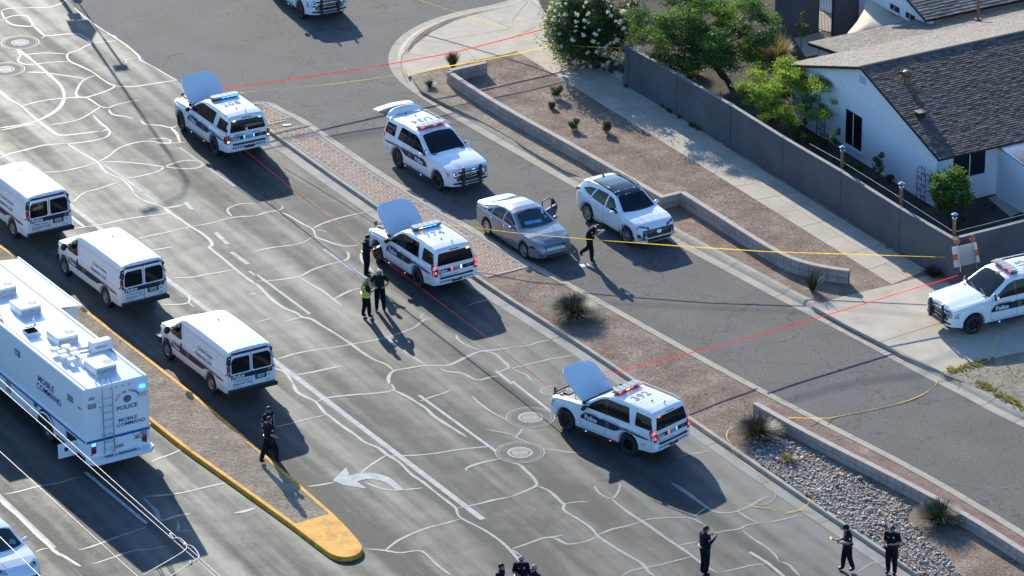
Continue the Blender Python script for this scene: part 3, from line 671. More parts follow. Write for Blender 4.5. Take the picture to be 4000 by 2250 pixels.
# ================================================================ VEHICLES
def patch(name, poly, org, U, W, D, bvh, mat, parent, off=.004, res=.09, thick=.012, sm=40):
    """a thin piece laid on a body: outline in (u, w), cast along D on to the body"""
    us = [p[0] for p in poly]; ws = [p[1] for p in poly]
    pts = []
    n = len(poly); edges = []
    for i in range(n):
        a, b = poly[i], poly[(i+1) % n]; L = math.dist(a, b); k = max(1, int(L/res))
        for q in range(k): pts.append((a[0]+(b[0]-a[0])*q/k, a[1]+(b[1]-a[1])*q/k))
    nb = len(pts); edges = [(i, (i+1) % nb) for i in range(nb)]
    x = min(us)+res*.5
    while x < max(us):
        y = min(ws)+res*.5
        while y < max(ws):
            if inpoly((x, y), poly) and min(math.hypot(x-q[0], y-q[1]) for q in pts[:nb]) > res*.35: pts.append((x, y))
            y += res
        x += res
    vs, es, fs, *_ = geometry.delaunay_2d_cdt([V3(p).to_2d() for p in [(a, b, 0) for a, b in pts]], edges, [], 1, 1e-6)
    org, U, W, D = V3(org), V3(U), V3(W), V3(D).normalized()
    P = []; last = None
    for v in vs:
        q = org+U*v.x+W*v.y
        h = bvh.ray_cast(q, D) if bvh else (q,)
        P.append(h[0])
        if h[0] is not None: last = (h[0]-q).dot(D)
    ds = sorted((P[i]-(org+U*v.x+W*v.y)).dot(D) for i, v in enumerate(vs) if P[i] is not None)
    if ds and bvh:
        md_ = ds[len(ds)//2]
        lim = .16 if name in ('tail_lamp', 'headlamp', 'brake_lamp', 'rear_pillar', 'reversing_lamp', 'livery_stripe', 'lamp_unit', 'fog_intake', 'bumper_stripe', 'running_lamp', 'bumper_trim') else .6
        for i, v in enumerate(vs):
            if P[i] is not None and (P[i]-(org+U*v.x+W*v.y)).dot(D) > md_+lim: P[i] = None
    for i, v in enumerate(vs):
        if P[i] is None:
            best = None
            for j, u in enumerate(vs):
                if P[j] is not None:
                    d_ = (u-v).length
                    if best is None or d_ < best[0]: best = (d_, (P[j]-(org+U*u.x+W*u.y)).dot(D))
            P[i] = org+U*v.x+W*v.y+D*(best[1] if best else 0)
    P = [p-D*off for p in P]
    bm = bmesh.new(); bv = [bm.verts.new(p) for p in P]
    for f in fs:
        try: bm.faces.new([bv[i] for i in f])
        except Exception: pass
    bmesh.ops.recalc_face_normals(bm, faces=bm.faces)
    if sum((f.normal.dot(D)*f.calc_area() for f in bm.faces)) > 0: bmesh.ops.reverse_faces(bm, faces=bm.faces)
    be = [e for e in bm.edges if len(e.link_faces) == 1]
    r = bmesh.ops.extrude_edge_only(bm, edges=be)
    for v in [g for g in r['geom'] if isinstance(g, bmesh.types.BMVert)]: v.co += D*thick
    me = bpy.data.meshes.new(name); bm.to_mesh(me); bm.free()
    o = link(name, me, parent, mat)
    if sm: smooth(me, sm)
    return o
def rpoly(pts, r=.05, n=4):
    """round the corners of an outline"""
    out = []; N = len(pts)
    for i in range(N):
        a, b, c = V3((*pts[i-1], 0)), V3((*pts[i], 0)), V3((*pts[(i+1) % N], 0))
        ra = min(r, (a-b).length*.45); rc = min(r, (c-b).length*.45)
        p, q = b+(a-b).normalized()*ra, b+(c-b).normalized()*rc
        for k in range(n+1):
            t = k/n; z = p*(1-t)**2+b*2*t*(1-t)+q*t*t; out.append((z.x, z.y))
    return out
TXT = {}
def text2d(s, size, bold=0.0, shear=0.0, space=1.0):
    key = (s, size, bold, shear, space)
    if key in TXT: return TXT[key]
    cu = bpy.data.curves.new('lettering', 'FONT'); cu.body = s; cu.size = size; cu.offset = bold*size; cu.shear = shear; cu.space_character = space
    cu.resolution_u = 2; ob = bpy.data.objects.new('lettering', cu); C.objects.link(ob)
    dg = bpy.context.evaluated_depsgraph_get(); me = ob.evaluated_get(dg).to_mesh()
    v = [(p.co.x, p.co.y) for p in me.vertices]; f = [tuple(p.vertices) for p in me.polygons]
    ob.evaluated_get(dg).to_mesh_clear(); bpy.data.objects.remove(ob); bpy.data.curves.remove(cu)
    TXT[key] = (v, f); return v, f
def lettering(name, s, org, U, W, D, bvh, mat, parent, size=.2, bold=.02, shear=0, space=1.0, off=.009, center=False):
    v, f = text2d(s, size, bold, shear, space)
    if not v: return None
    x0, x1 = min(a for a, b in v), max(a for a, b in v)
    dx = -(x0+x1)/2 if center else -x0
    U, W, D, org = V3(U), V3(W), V3(D).normalized(), V3(org); P = []; lastd = None
    Q = [org+U*(a+dx)+W*b for a, b in v]; H_ = [bvh.ray_cast(q, D)[0] if bvh else q for q in Q]
    ds = sorted((h-q).dot(D) for h, q in zip(H_, Q) if h is not None); md_ = ds[len(ds)//2] if ds else 0
    P = [(h if h is not None and abs((h-q).dot(D)-md_) < .12 else q+D*md_)-D*off for h, q in zip(H_, Q)]
    flip = U.cross(W).dot(D) > 0
    return mk(name, P, [q[::-1] for q in f] if flip else f, mat, parent)
def loft(name, stations, section, mat, parent, cap=True, sm=32):
    rings = [section(x) for x in stations]; n = len(rings[0]); v = []; f = []
    for x, rg in zip(stations, rings):
        full = [(x, y, z) for y, z in rg]+[(x, -y, z) for y, z in reversed(rg[1:-1])]
        v += full
    N = 2*n-2
    for i in range(len(stations)-1):
        for k in range(N): f.append((i*N+k, (i+1)*N+k, (i+1)*N+(k+1) % N, i*N+(k+1) % N))
    if cap: f += [tuple(range(N-1, -1, -1)), tuple((len(stations)-1)*N+k for k in range(N))]
    me = bpy.data.meshes.new(name); me.from_pydata(v, [], f); me.update()
    bm = bmesh.new(); bm.from_mesh(me); bmesh.ops.recalc_face_normals(bm, faces=bm.faces); bm.to_mesh(me); bvh = BVHTree.FromBMesh(bm); bm.free()
    o = link(name, me, parent, mat); smooth(me, sm); return o, bvh
def car_body(P, mat, parent, name='body'):
    """P: top, belt, halfw, roofw lines, wheel positions"""
    xs = set()
    x0, x1 = P['top'][0][0], P['top'][-1][0]
    k = x0
    while k < x1: xs.add(round(k, 3)); k += .1
    for t, _ in P['top']+P['halfw']: xs.add(round(t, 3))
    for xa in (0, P['wb']):
        for q in range(-10, 11): xs.add(round(xa+P['arch']*math.sin(q/10*math.pi/2), 3))
        xs.add(round(xa-P['arch']-.004, 3)); xs.add(round(xa+P['arch']+.004, 3))
    xs = sorted(x for x in xs if x0 <= x <= x1)
    out = [xs[0]]
    for x in xs[1:]:
        if x-out[-1] > .0025: out.append(x)
    hub = P['hub']
    def sec(x):
        zt = interp(P['top'], x); W = interp(P['halfw'], x); zb = interp(P['bot'], x)
        for xa in (0, P['wb']):
            d = abs(x-xa)
            if d < P['arch']: zb = max(zb, hub+math.sqrt(P['arch']**2-d*d))
        zbelt = min(interp(P['belt'], x), zt-.045); zb = min(zb, zbelt-.03)
        h = max(0.0, zt-zbelt); hh = max(0, h-.05)
        lean = P.get('lean', .3); r = min(P.get('rr', .09), h*.45)
        we = W-.035-lean*hh
        c = P.get('crown', .02)
        zm = zb+(zbelt-zb)*.5; bl = P.get('bulge', .0)
        return [(0, zb), (W-.12, zb), (W-.025, zb+.015), (W-.004-bl*.3, zb+min(.08, (zbelt-zb)*.3)), (W, zm), (W-.004, zm+(zbelt-zm)*.55), (W-.028, zbelt-.02), (W-.05, zbelt),
                (we+lean*hh*.5, zbelt+h*.45), (we, zt-r), (we-r*.35, zt-r*.35), (we-r*1.1, zt-.002), (we*.55, zt+c*.75), (0, zt+c)]
    return loft(name, out, sec, mat, parent)
def wheel(parent, c, side, R=.385, rim=.235, wd=.27, spokes=6, rimmat='black_gloss', style='steel', name='wheel'):
    s = side; t = MB(); n = 36; c = V3(c)
    prof = [(R*.62, -wd/2), (R-.03, -wd/2), (R, -wd/2+.04), (R, wd/2-.04), (R-.03, wd/2), (rim+.012, wd/2), (rim, wd/2-.015), (rim, -wd/2+.02)]
    V = []; 
    for r, y in prof:
        for k in range(n):
            a = 2*math.pi*k/n; V.append(V3((r*math.cos(a), s*y, r*math.sin(a)))+c)
    F = []
    for i in range(len(prof)-1):
        for k in range(n):
            q = (i*n+k, i*n+(k+1) % n, (i+1)*n+(k+1) % n, (i+1)*n+k); F.append(q if s < 0 else q[::-1])
    ty = mk(name, V, F, MATS['tyre'], parent, 40)
    m_ = MB(); y1 = s*(wd/2-.035)
    m_.cyl(c+V3((0, s*(wd/2-.14), 0)), (0, 1, 0), rim, .02, 32)
    def rg(r0, r1, ya, yb):
        a = [c+V3((r0*math.cos(2*math.pi*k/32), ya, r0*math.sin(2*math.pi*k/32))) for k in range(32)]
        b = [c+V3((r1*math.cos(2*math.pi*k/32), yb, r1*math.sin(2*math.pi*k/32))) for k in range(32)]
        m_.add(a+b, [((k, k+1 if k < 31 else 0, 32+(k+1) % 32, 32+k) if s > 0 else (k, 32+k, 32+(k+1) % 32, (k+1) % 32)) for k in range(32)])
    rg(rim, rim-.03, s*(wd/2-.012), s*(wd/2-.02)); rg(rim-.03, rim-.04, s*(wd/2-.02), s*(wd/2-.12))
    m_.cyl(c+V3((0, y1, 0)), (0, 1, 0), .07 if style != 'steel' else .075, .03, 16)
    for k in range(spokes):
        a = 2*math.pi*k/spokes+.3; dv = V3((math.cos(a), 0, math.sin(a))); pv = V3((-math.sin(a), 0, math.cos(a)))
        w0, w1 = (.03, .055) if style != 'multi' else (.016, .022)
        if style == 'star': w0, w1 = .045, .022
        A = [c+dv*.05+pv*w0, c+dv*.05-pv*w0, c+dv*(rim-.02)-pv*w1, c+dv*(rim-.02)+pv*w1]
        up = V3((0, s*(wd/2-.03), 0)); dn = V3((0, s*(wd/2-.07), 0)); up2 = V3((0, s*(wd/2-.04), 0))
        v = [A[0]+up, A[1]+up, A[2]+up2, A[3]+up2]+[p+dn for p in A]
        m_.add(v, [(0, 1, 2, 3) if s < 0 else (3, 2, 1, 0), (0, 3, 7, 4), (1, 5, 6, 2), (0, 4, 5, 1)])
    m_.build('rim', MATS[rimmat], ty, 40)
    return ty
XN = (-1, 0, 0); XP = (1, 0, 0); ZP = (0, 0, 1); YP = (0, 1, 0); YN = (0, -1, 0)
def side_frame(s):
    """outline x runs forward, z up; s=+1 left side"""
    return dict(org=(0, s*2.5, 0), U=(1, 0, 0), W=(0, 0, 1), D=(0, -s, 0))
def sp(name, poly, s, bvh, mat, parent, **k):
    f = side_frame(s); return patch(name, poly, f['org'], f['U'], f['W'], f['D'], bvh, MATS[mat], parent, **k)
def rp(name, poly, bvh, mat, parent, **k):       # rear face: u = y (left positive), w = z, seen from behind
    return patch(name, poly, (-5, 0, 0), (0, 1, 0), (0, 0, 1), (1, 0, 0), bvh, MATS[mat], parent, **k)
def fp(name, poly, bvh, mat, parent, **k):
    return patch(name, poly, (8, 0, 0), (0, 1, 0), (0, 0, 1), (-1, 0, 0), bvh, MATS[mat], parent, **k)
def tp(name, poly, bvh, mat, parent, **k):       # from above: u = x, w = y
    return patch(name, poly, (0, 0, 5), (1, 0, 0), (0, 1, 0), (0, 0, -1), bvh, MATS[mat], parent, **k)
def rect(x0, y0, x1, y1, r=0): 
    p = [(x0, y0), (x1, y0), (x1, y1), (x0, y1)]
    return rpoly(p, r) if r else p
def side_text(s, txt, x, z, size, bvh, mat, parent, **k):
    """reads left to right on either side; x is where the text starts on the left side / ends on the right side"""
    f = side_frame(s)
    return lettering('lettering', txt, (x, s*2.5, z), (-s, 0, 0), ZP, f['D'], bvh, MATS[mat], parent, size=size, **k)
def rear_text(txt, y, z, size, bvh, mat, parent, **k):
    return lettering('lettering', txt, (-5, y, z), (0, -1, 0), ZP, XP, bvh, MATS[mat], parent, size=size, **k)
def disc(x, z, r, n=18): return [(x+r*math.cos(2*math.pi*k/n), z+r*math.sin(2*math.pi*k/n)) for k in range(n)]
def cut_line(parent, pts, s, bvh, w_=.012, name='panel_gap'):
    m_ = MB(); 
    for a, b in zip(pts, pts[1:]):
        k = max(1, int(math.dist(a, b)/.12)); L = []
        for i in range(k+1):
            x, z = a[0]+(b[0]-a[0])*i/k, a[1]+(b[1]-a[1])*i/k
            h = bvh.ray_cast(V3((x, s*2.5, z)), V3((0, -s, 0)))[0]
            if h: L.append(h+V3((0, s*.003, 0)))
        if len(L) < 2: continue
        d = (L[-1]-L[0]).normalized(); nn = d.cross(V3((0, s, 0))).normalized()*w_/2
        strip(m_, [p-nn for p in L], [p+nn for p in L], flip=s > 0)
    if m_.v: m_.build(name, MATS['letter_black'], parent)
def mirror(parent, c, s, bvh, mat, gl='glass_mid', size=(.12, .22, .17)):
    m_ = MB(); m_.ball((c[0], s*c[1], c[2]), .5, 14, sc=(size[0], size[1], size[2]))
    o = m_.build('wing_mirror', MATS[mat], parent, 60)
    a = MB(); a.tube([(c[0]+.02, s*(c[1]-.06), c[2]-.02), (c[0]+.04, s*(c[1]-.2), c[2]-.05)], .025, 6); a.build('mirror_arm', MATS['black_plastic'], o)
    return o
EMBL = [(-.0, 1), (.3, .8)]
def emblem(parent, x, z, s, bvh, r=.085, rear=False):
    f = (lambda n_, p_, m_, of: rp(n_, p_, bvh, m_, parent, off=of, res=.05)) if rear else (lambda n_, p_, m_, of: sp(n_, p_, s, bvh, m_, parent, off=of, res=.05))
    f('emblem', disc(x, z, r), 'gold', .009)
    f('emblem', [(x-.4*r, z-.5*r), (x+.1*r, z-.65*r), (x+.5*r, z-.1*r), (x+.35*r, z+.55*r), (x+.1*r, z+.1*r), (x-.1*r, z+.6*r), (x-.45*r, z+.1*r)], 'navy', .013)

# ---------------------------------------------------------------- police SUV
SUVP = dict(wb=2.946, hub=.385, arch=.475, lean=.27, rr=.10, crown=.022,
    top=[(-1.235, .56), (-1.23, .70), (-1.15, .74), (-1.13, 1.14), (-1.09, 1.40), (-1.03, 1.68), (-1.0, 1.76), (-.93, 1.80), (-.6, 1.84), (.2, 1.87), (1.0, 1.86), (1.32, 1.80), (1.55, 1.69), (2.22, 1.255), (2.35, 1.215), (2.9, 1.18), (3.4, 1.12), (3.70, 1.05), (3.80, .97), (3.86, .86), (3.90, .62)],
    belt=[(-1.2, 1.12), (0, 1.13), (2.0, 1.15), (2.6, 1.10), (3.9, 1.0)],
    halfw=[(-1.235, .84), (-1.2, .90), (-1.12, .955), (-.95, .99), (-.4, 1.01), (2.9, 1.01), (3.3, .995), (3.6, .95), (3.78, .87), (3.86, .78), (3.90, .68)],
    bot=[(-1.24, .48), (-1.1, .42), (-.5, .36), (-.47, .33), (3.4, .33), (3.5, .36), (3.9, .40)])
SUVN = dict(SUVP); SUVN.update(wb=3.07, top=[(-1.21, .60), (-1.20, .74), (-1.12, .78), (-1.10, 1.16), (-1.06, 1.42), (-1.0, 1.70), (-.96, 1.79), (-.9, 1.83), (-.6, 1.88), (.2, 1.91), (1.0, 1.90), (1.35, 1.84), (1.6, 1.72), (2.28, 1.30), (2.42, 1.26), (3.0, 1.22), (3.5, 1.17), (3.82, 1.10), (3.93, 1.02), (3.98, .9), (4.02, .62)],
    halfw=[(-1.21, .86), (-1.17, .92), (-1.08, .97), (-.95, 1.0), (-.4, 1.02), (3.0, 1.02), (3.4, 1.0), (3.7, .96), (3.9, .88), (3.97, .79), (4.02, .70)])
def suv(label, number, letter, x, y, hd, hood=False, gate=False, new=False, lights='rb', far_num=None, group='police SUVs parked around the taped area'):
    P = SUVN if new else SUVP; dx = P['wb']-2.946
    t = empty('police_suv', (x, y, .0), hd); tag(t, label, 'police SUV', group)
    body, B = car_body(P, MATS['car_white'], t)
    fx = P['top'][-1][0]; dz = .04 if new else 0
    ub = MB(); ub.box(((P['wb'])/2+.05, 0, .58), (P['wb']+1.7, 1.30, .5)); ub.build('underbody', MATS['black_plastic'], t)
    for s in (1, -1):
        for xa in (0, P['wb']): wheel(t, (xa, s*.868, .385), s, R=.385, rim=.225, style='steel', spokes=6)
        # glazing
        sp('side_window', rpoly([(2.10+dx, 1.20+dz), (1.98+dx, 1.285+dz), (1.42+dx, 1.65+dz), (1.18, 1.72+dz), (1.12, 1.20+dz)], .04), s, B, 'glass_dark', t, res=.08)
        sp('side_window', rpoly([(1.06, 1.20+dz), (1.10, 1.725+dz), (.12, 1.73+dz), (.04, 1.42+dz), (-.02, 1.20+dz)] if not new else [(1.06, 1.24), (1.10, 1.76), (.05, 1.76), (.14, 1.24)], .04), s, B, 'glass_dark', t, res=.08)
        sp('window_pillar', [(1.14, 1.19+dz), (1.20, 1.73+dz), (1.08, 1.73+dz), (1.04, 1.19+dz)], s, B, 'black_gloss', t, off=.003, res=.1)
        sp('side_window', rpoly([(-.25, 1.22+dz), (-.22, 1.68+dz), (-.90, 1.64+dz), (-1.0, 1.34+dz), (-1.01, 1.21+dz)] if not new else [(-.16, 1.24), (-.30, 1.70), (-.97, 1.66), (-1.03, 1.5), (-1.06, 1.26)], .05), s, B, 'glass_dark', t, res=.08)
        # livery
        sp('livery_stripe', [(2.22+dx, .74), (2.20+dx, .84), (2.12+dx, .93), (1.98+dx, .995), (1.8+dx, 1.02), (1.2, 1.0), (.4, .975), (-.3, .945), (-.75, .91), (-.98, .875), (-.8, .855), (-.5, .862), (-.28, .885), (.0, .90), (.25, .885), (.48, .80), (.62, .735), (1.2, .72), (1.8, .725)], s, B, 'navy', t, off=.0055, res=.11)
        sp('gold_stripe', [(2.20+dx, .90), (2.12+dx, .975), (1.98+dx, 1.035), (1.8+dx, 1.06), (1.2, 1.045), (.4, 1.02), (-.3, .985), (-.9, .92), (-.98, .895), (-.9, .90), (-.3, .965), (.4, 1.0), (1.2, 1.025), (1.8+dx, 1.04), (1.98+dx, 1.015), (2.12+dx, .955)], s, B, 'gold', t, off=.0055, res=.11)
        side_text(s, 'Police', 2.02+dx if s > 0 else 1.40+dx-.02, .775, .235, B, 'letter_white', t, bold=.03)
        emblem(t, .98, .86, s, B)
        for xx in (.28, -.05):
            for q in range(3): side_text(s, 'PHOENIX POLICE' if q else 'PROTECT SERVE', xx+(.14 if s > 0 else -.14), .925-.04*q-.02*(xx < .1), .034, B, 'letter_white', t, bold=.01)
        side_text(s, ('981' if new else '971')+number[-2:]+'2', -.62 if s > 0 else -.85, .62, .055, B, 'letter_black', t)
        cut_line(t, [(2.24+dx, .45), (2.22+dx, 1.0), (2.15+dx, 1.19)], s, B); cut_line(t, [(1.08, .40), (1.08, 1.18)], s, B); cut_line(t, [(-.02, 1.18), (.02, 1.0), (.30, .86)], s, B); cut_line(t, [(.47, .44), (2.22+dx, .44)], s, B, .01)
        for hx in (1.30, .28):
            m_ = MB(); m_.ball((hx, s*1.015, 1.03), .5, 10, sc=(.22, .06, .07)); m_.build('door_handle', MATS['car_white'], t, 60)
        rb = MB(); rb.box((1.47+dx/2, s*1.0, .335), (1.75+dx, .17, .05)); rb.build('running_board', MATS['black_plastic'], t)
        rr_ = MB(); rr_.tube([(1.1, s*.79, 1.87+dz), (.9, s*.80, 1.90+dz), (-.6, s*.80, 1.88+dz), (-.85, s*.79, 1.83+dz)], .016, 6); rr_.build('roof_rail', MATS['car_white'] if not new else MATS['black_plastic'], t)
        mirror(t, (1.98+dx, 1.13, 1.22+dz), s, B, 'car_white' if not (hood and s > 0) else 'black_plastic', size=(.15, .22, .19))
        spt = MB(); spt.ball((2.08+dx, s*.96, 1.35+dz), .5, 12, sc=(.15, .15, .15)); spt.tube([(2.08+dx, s*.96, 1.35+dz), (2.02+dx, s*.88, 1.28+dz)], .018, 6)
        so = spt.build('spotlight', MATS['black_gloss'], t, 60); sl = MB(); sl.cyl((2.145+dx, s*.965, 1.355+dz), (1, 0, .1), .062, .02, 16); sl.build('lens', MATS['chrome'], so)
        # running board lamps
        for lx, mt in ((1.9, 'led_blue'), (.75, 'led_red')):
            m_ = MB(); m_.box((lx, s*1.088, .345), (.06, .015, .03)); m_.build('marker_lamp', MATS[mt], t)
        if new: sp('tail_lamp', rpoly([(-1.08, 1.14), (-.88, 1.08), (-.95, .80), (-1.13, .80)], .03), s, B, 'lamp_red', t, off=.006, res=.07)
        sp('headlamp', rpoly([(3.78+dx, .97), (3.50+dx, .99), (3.60+dx, .86), (3.58+dx, .74), (3.80+dx, .74)], .03), s, B, 'lamp_clear', t, off=.004, res=.08)
        # arch lip
        for xa in (0, P['wb']):
            ap = [(xa+.52*math.cos(a), .385+.52*math.sin(a)) for a in [rad(q) for q in range(-5, 186, 15)]]+[(xa+.478*math.cos(a), .385+.478*math.sin(a)) for a in [rad(q) for q in range(185, -6, -15)]]
            sp('arch_lip', ap, s, B, 'car_white', t, off=.012, res=.14, thick=.02)
    tp('windscreen', rpoly([(2.22+dx, .80), (2.26+dx, .4), (2.27+dx, 0), (2.26+dx, -.4), (2.22+dx, -.80), (1.52+dx, -.70), (1.40+dx, -.64), (1.355+dx, 0), (1.40+dx, .64), (1.52+dx, .70)], .05), B, 'glass_dark', t, off=.006, res=.11)
    wp = MB()
    for yy in (.35, -.3): wp.tube([(2.27+dx, yy+.3, 1.27+dz), (2.12+dx, yy-.25, 1.35+dz)], .012, 5)
    wp.box((2.29+dx, 0, 1.245+dz), (.08, 1.5, .02)); wp.build('wiper', MATS['black_plastic'], t)
    # roof
    for yy in (-.45, -.27, -.09, .09, .27, .45):
        tp('roof_rib', [(.85, yy-.008), (.85, yy+.008), (-.78, yy+.008), (-.78, yy-.008)], B, 'alloy', t, off=.003, res=.3)
    lb = MB(); lz = 1.97+dz
    lb.box((.98, 0, lz-.045), (.30, 1.20, .05)); base = lb.build('light_bar', MATS['black_plastic'], t)
    m_ = MB(); yq = -.60
    m_.prism(rpoly([(1.14, -.5), (1.05, -.62), (.90, -.62), (.82, -.5), (.82, .5), (.90, .62), (1.05, .62), (1.14, .5)], .06), lz-.015, lz+.055); m_.build('lens', MATS['bar_lens'], base, 40)
    for k, yy in enumerate((-.48, -.24, 0, .24, .48)):
        m_ = MB(); m_.box((.98, yy+.12, lz+.058), (.30, .008, .006)); m_.build('seam', MATS['black_plastic'], base)
    cols = {'rb': ['led_red', None, 'led_amber', 'led_red', None, 'led_red'], 'bl': [None, 'led_amber', 'led_blue', 'led_blue', 'led_blue', None], 'bb': [None, None, 'led_blue', 'led_blue', 'led_blue', 'led_blue'], 'fr': ['led_red', None, 'led_red', None, None, 'led_red']}[lights]
    for k, cm in enumerate(cols):
        if not cm: continue
        yy = .5-.2*k
        for xx in ((.815,) if lights != 'fr' else (1.145,)):
            m_ = MB(); m_.box((xx, yy, lz-.002), (.012, .16, .035)); m_.build('lamp', MATS[cm], base)
    lettering('lettering', number, (.08, .46, 5), (0, -1, 0), (1, 0, 0), (0, 0, -1), B, MATS['roof_grey'], t, size=.5, bold=.015, space=1.12, off=.012)
    if letter: lettering('lettering', letter, (1.20, .14, 5), (0, -1, 0), (1, 0, 0), (0, 0, -1), B, MATS['roof_grey'], t, size=.34, bold=.015, off=.018)
    for ax, ay, hh in ((-.3, .1, .05), (-.68, -.12, .09)):
        m_ = MB(); m_.cyl((ax, ay, 1.89+dz), (0, 0, 1), .03, .03, 10); m_.tube([(ax, ay, 1.89+dz), (ax-.03, ay, 1.89+dz+hh)], [.012, .005], 6); m_.build('antenna', MATS['black_plastic'], t)
    # rear
    if not gate:
        rp('rear_window', rpoly([(.80, 1.20+dz), (.70, 1.66+dz), (-.70, 1.66+dz), (-.80, 1.20+dz)], .07), B, 'glass_dark', t, res=.12)
        rp('brake_lamp', rpoly([(.22, 1.705+dz), (.22, 1.745+dz), (-.22, 1.745+dz), (-.22, 1.705+dz)], .01), B, 'lamp_red', t, off=.008)
        rp('livery_stripe', [(.80, .90), (.80, 1.05), (-.80, 1.05), (-.80, .90)], B, 'navy', t, off=.005, res=.15)
        rear_text('Police', .76, .925, .155, B, 'letter_white', t, bold=.03, shear=.2)
        rp('number_plate', rect(-.17, .925, .13, 1.05), B, 'plate', t, off=.012); rear_text({'392': 'AV 538', '774': '628 JL', '208': 'B57K'}.get(number, 'G 210'), .12, .955, .085, B, 'letter_navy', t, off=.014)
        rp('marker_lamp', rect(.15, .93, .20, 1.05), B, 'led_red' if lights != 'bb' else 'led_blue', t, off=.015); rp('marker_lamp', rect(-.27, .93, -.22, 1.05), B, 'led_blue' if lights != 'bl' else 'led_white', t, off=.015)
        emblem(t, -.58, .975, 1, B, r=.065, rear=True)
        rp('marker_lamp', rect(.50, 1.63+dz, .62, 1.67+dz) if lights != 'bl' else rect(-.66, 1.62, -.52, 1.67), B, 'led_red' if lights == 'rb' else 'led_amber', t, off=.012)
        if lights == 'bb': rp('marker_lamp', rect(-.66, 1.62+dz, -.52, 1.67+dz), B, 'led_blue', t, off=.012)
        if not new:
            m_ = rp('flag_sticker', rect(.58, .80, .70, .87), B, 'letter_white', t, off=.005)
            for q in range(3): rp('flag_stripe', rect(.58, .805+.022*q, .70, .815+.022*q), B, 'lamp_red', t, off=.007)
            rp('flag_canton', rect(.65, .835, .70, .87), B, 'letter_navy', t, off=.008)
            rear_text('www.joinphxpd.com police department', .55, .775, .042, B, 'letter_black', t)
        else:
            rear_text('JOINPHXPD.COM', .62, 1.075, .06, B, 'letter_black', t); rear_text('@JOINPHXPD', -.22, 1.10, .055, B, 'letter_black', t)
            rp('chrome_trim', rpoly([(.58, 1.14), (-.58, 1.14), (-.6, 1.165), (.6, 1.165)], .01), B, 'chrome', t, off=.012)
            rp('paper_sticker', rect(.0, 1.25, .1, 1.36), B, 'paper', t, off=.01)
    for s in (1, -1):
        if not new: 
            rp('tail_lamp', rpoly([(s*.80, .80), (s*.975, .82), (s*.965, 1.24), (s*.83, 1.28), (s*.80, 1.1)], .03), B, 'lamp_red', t, off=.016, thick=.05)
            for zq in (.90, 1.13): rp('brake_lamp', rpoly([(s*.84, zq), (s*.92, zq), (s*.92, zq+.10), (s*.84, zq+.10)], .02), B, 'led_red', t, off=.02)
        else:
            rp('tail_lamp', rpoly([(s*.82, .80), (s*.97, .82), (s*.985, 1.12), (s*.84, 1.16)], .03), B, 'lamp_red', t, off=.016, thick=.05)
            rp('brake_lamp', rpoly([(s*.86, .86), (s*.93, .86), (s*.93, .93), (s*.86, .93)], .02), B, 'led_white', t, off=.02)
    bp = MB(); bp.box((-1.19, 0, .72+dz), (.10, 1.45, .05)); bp.build('bumper_pad', MATS['black_plastic'], t)
    for k in range(14):
        yy = -.72+.11*k
        if abs(yy) < .13 and not new: continue
        s_ = 1 if yy < 0 else -1
        rp('bumper_stripe', [(yy, .55+dz), (yy+.06, .55+dz), (yy+.06+s_*.05, .63+dz), (yy+s_*.05, .63+dz)], B, 'letter_black', t, off=.006)
    rp('bumper_intake', rpoly([(-.22, .50+dz), (.22, .50+dz), (.24, .59+dz), (-.24, .59+dz)], .02), B, 'black_plastic', t, off=.005)
    # front
    fp('grille', rpoly([(-.66, .62), (.66, .62), (.70, 1.0+dz), (-.70, 1.0+dz)], .05), B, 'black_plastic', t, off=.006, res=.12)
    for q, zq in enumerate((.70, .80, .90, .965)): fp('grille_bar', rect(-.62, zq, .62, zq+.022), B, 'chrome', t, off=.022, res=.2)
    fp('badge', [(-.14, .835), (-.05, .85), (-.05, .875), (.05, .875), (.05, .85), (.14, .835), (.12, .80), (.05, .81), (.05, .785), (-.05, .785), (-.05, .81), (-.12, .80)], B, 'gold', t, off=.035)
    for s in (1, -1):
        fp('headlamp', rpoly([(s*.60, .73), (s*.83, .75), (s*.82, .95+dz), (s*.60, .96+dz)], .03), B, 'lamp_clear', t, off=.012, res=.09)
        fp('lamp_unit', rpoly([(s*.64, .86), (s*.74, .86), (s*.74, .93), (s*.64, .93)], .03), B, 'glass_mid', t, off=.018); fp('lamp_unit', rpoly([(s*.64, .76), (s*.74, .76), (s*.74, .83), (s*.64, .83)], .03), B, 'glass_mid', t, off=.018)
        fp('fog_intake', rpoly([(s*.45, .47), (s*.80, .49), (s*.80, .56), (s*.45, .57)], .02), B, 'black_plastic', t, off=.006)
        g = MB(); gx = fx+.10
        g.box((gx-.03, s*.40, .80), (.075, .10, .72)); g.box((gx-.10, s*.40, .50), (.18, .07, .05)); gd = g.build('push_bumper', MATS['steel_black'], t)
        g = MB(); g.ball((gx-.05, s*.40, 1.18), .5, 8, sc=(.07, .07, .08)); g.build('tip', MATS['chrome'], gd)
    g = MB(); gx = fx+.09
    for zq in (.98, .62, .50): g.tube([(gx-.03, -.40, zq), (gx-.03, .40, zq)], .030, 8)
    for s in (1, -1): g.tube([(gx-.04, s*.40, 1.04), (gx-.12, s*.66, .99), (gx-.30, s*.86, .94)], .016, 6); g.tube([(gx-.04, s*.40, .74), (gx-.12, s*.66, .74), (gx-.30, s*.86, .76)], .016, 6)
    g.build('push_bumper_rail', MATS['steel_black'], t)
    fp('marker_lamp', rect(.10, .96, .22, .99), B, 'led_blue' if lights != 'rb' else 'led_red', t, off=.06)
    fp('number_plate', rect(-.17, .48, .15, .60), B, 'plate', t, off=.03)
    fp('lower_intake', rpoly([(-.5, .43), (.5, .43), (.5, .47), (-.5, .47)], .01), B, 'black_plastic', t, off=.006)
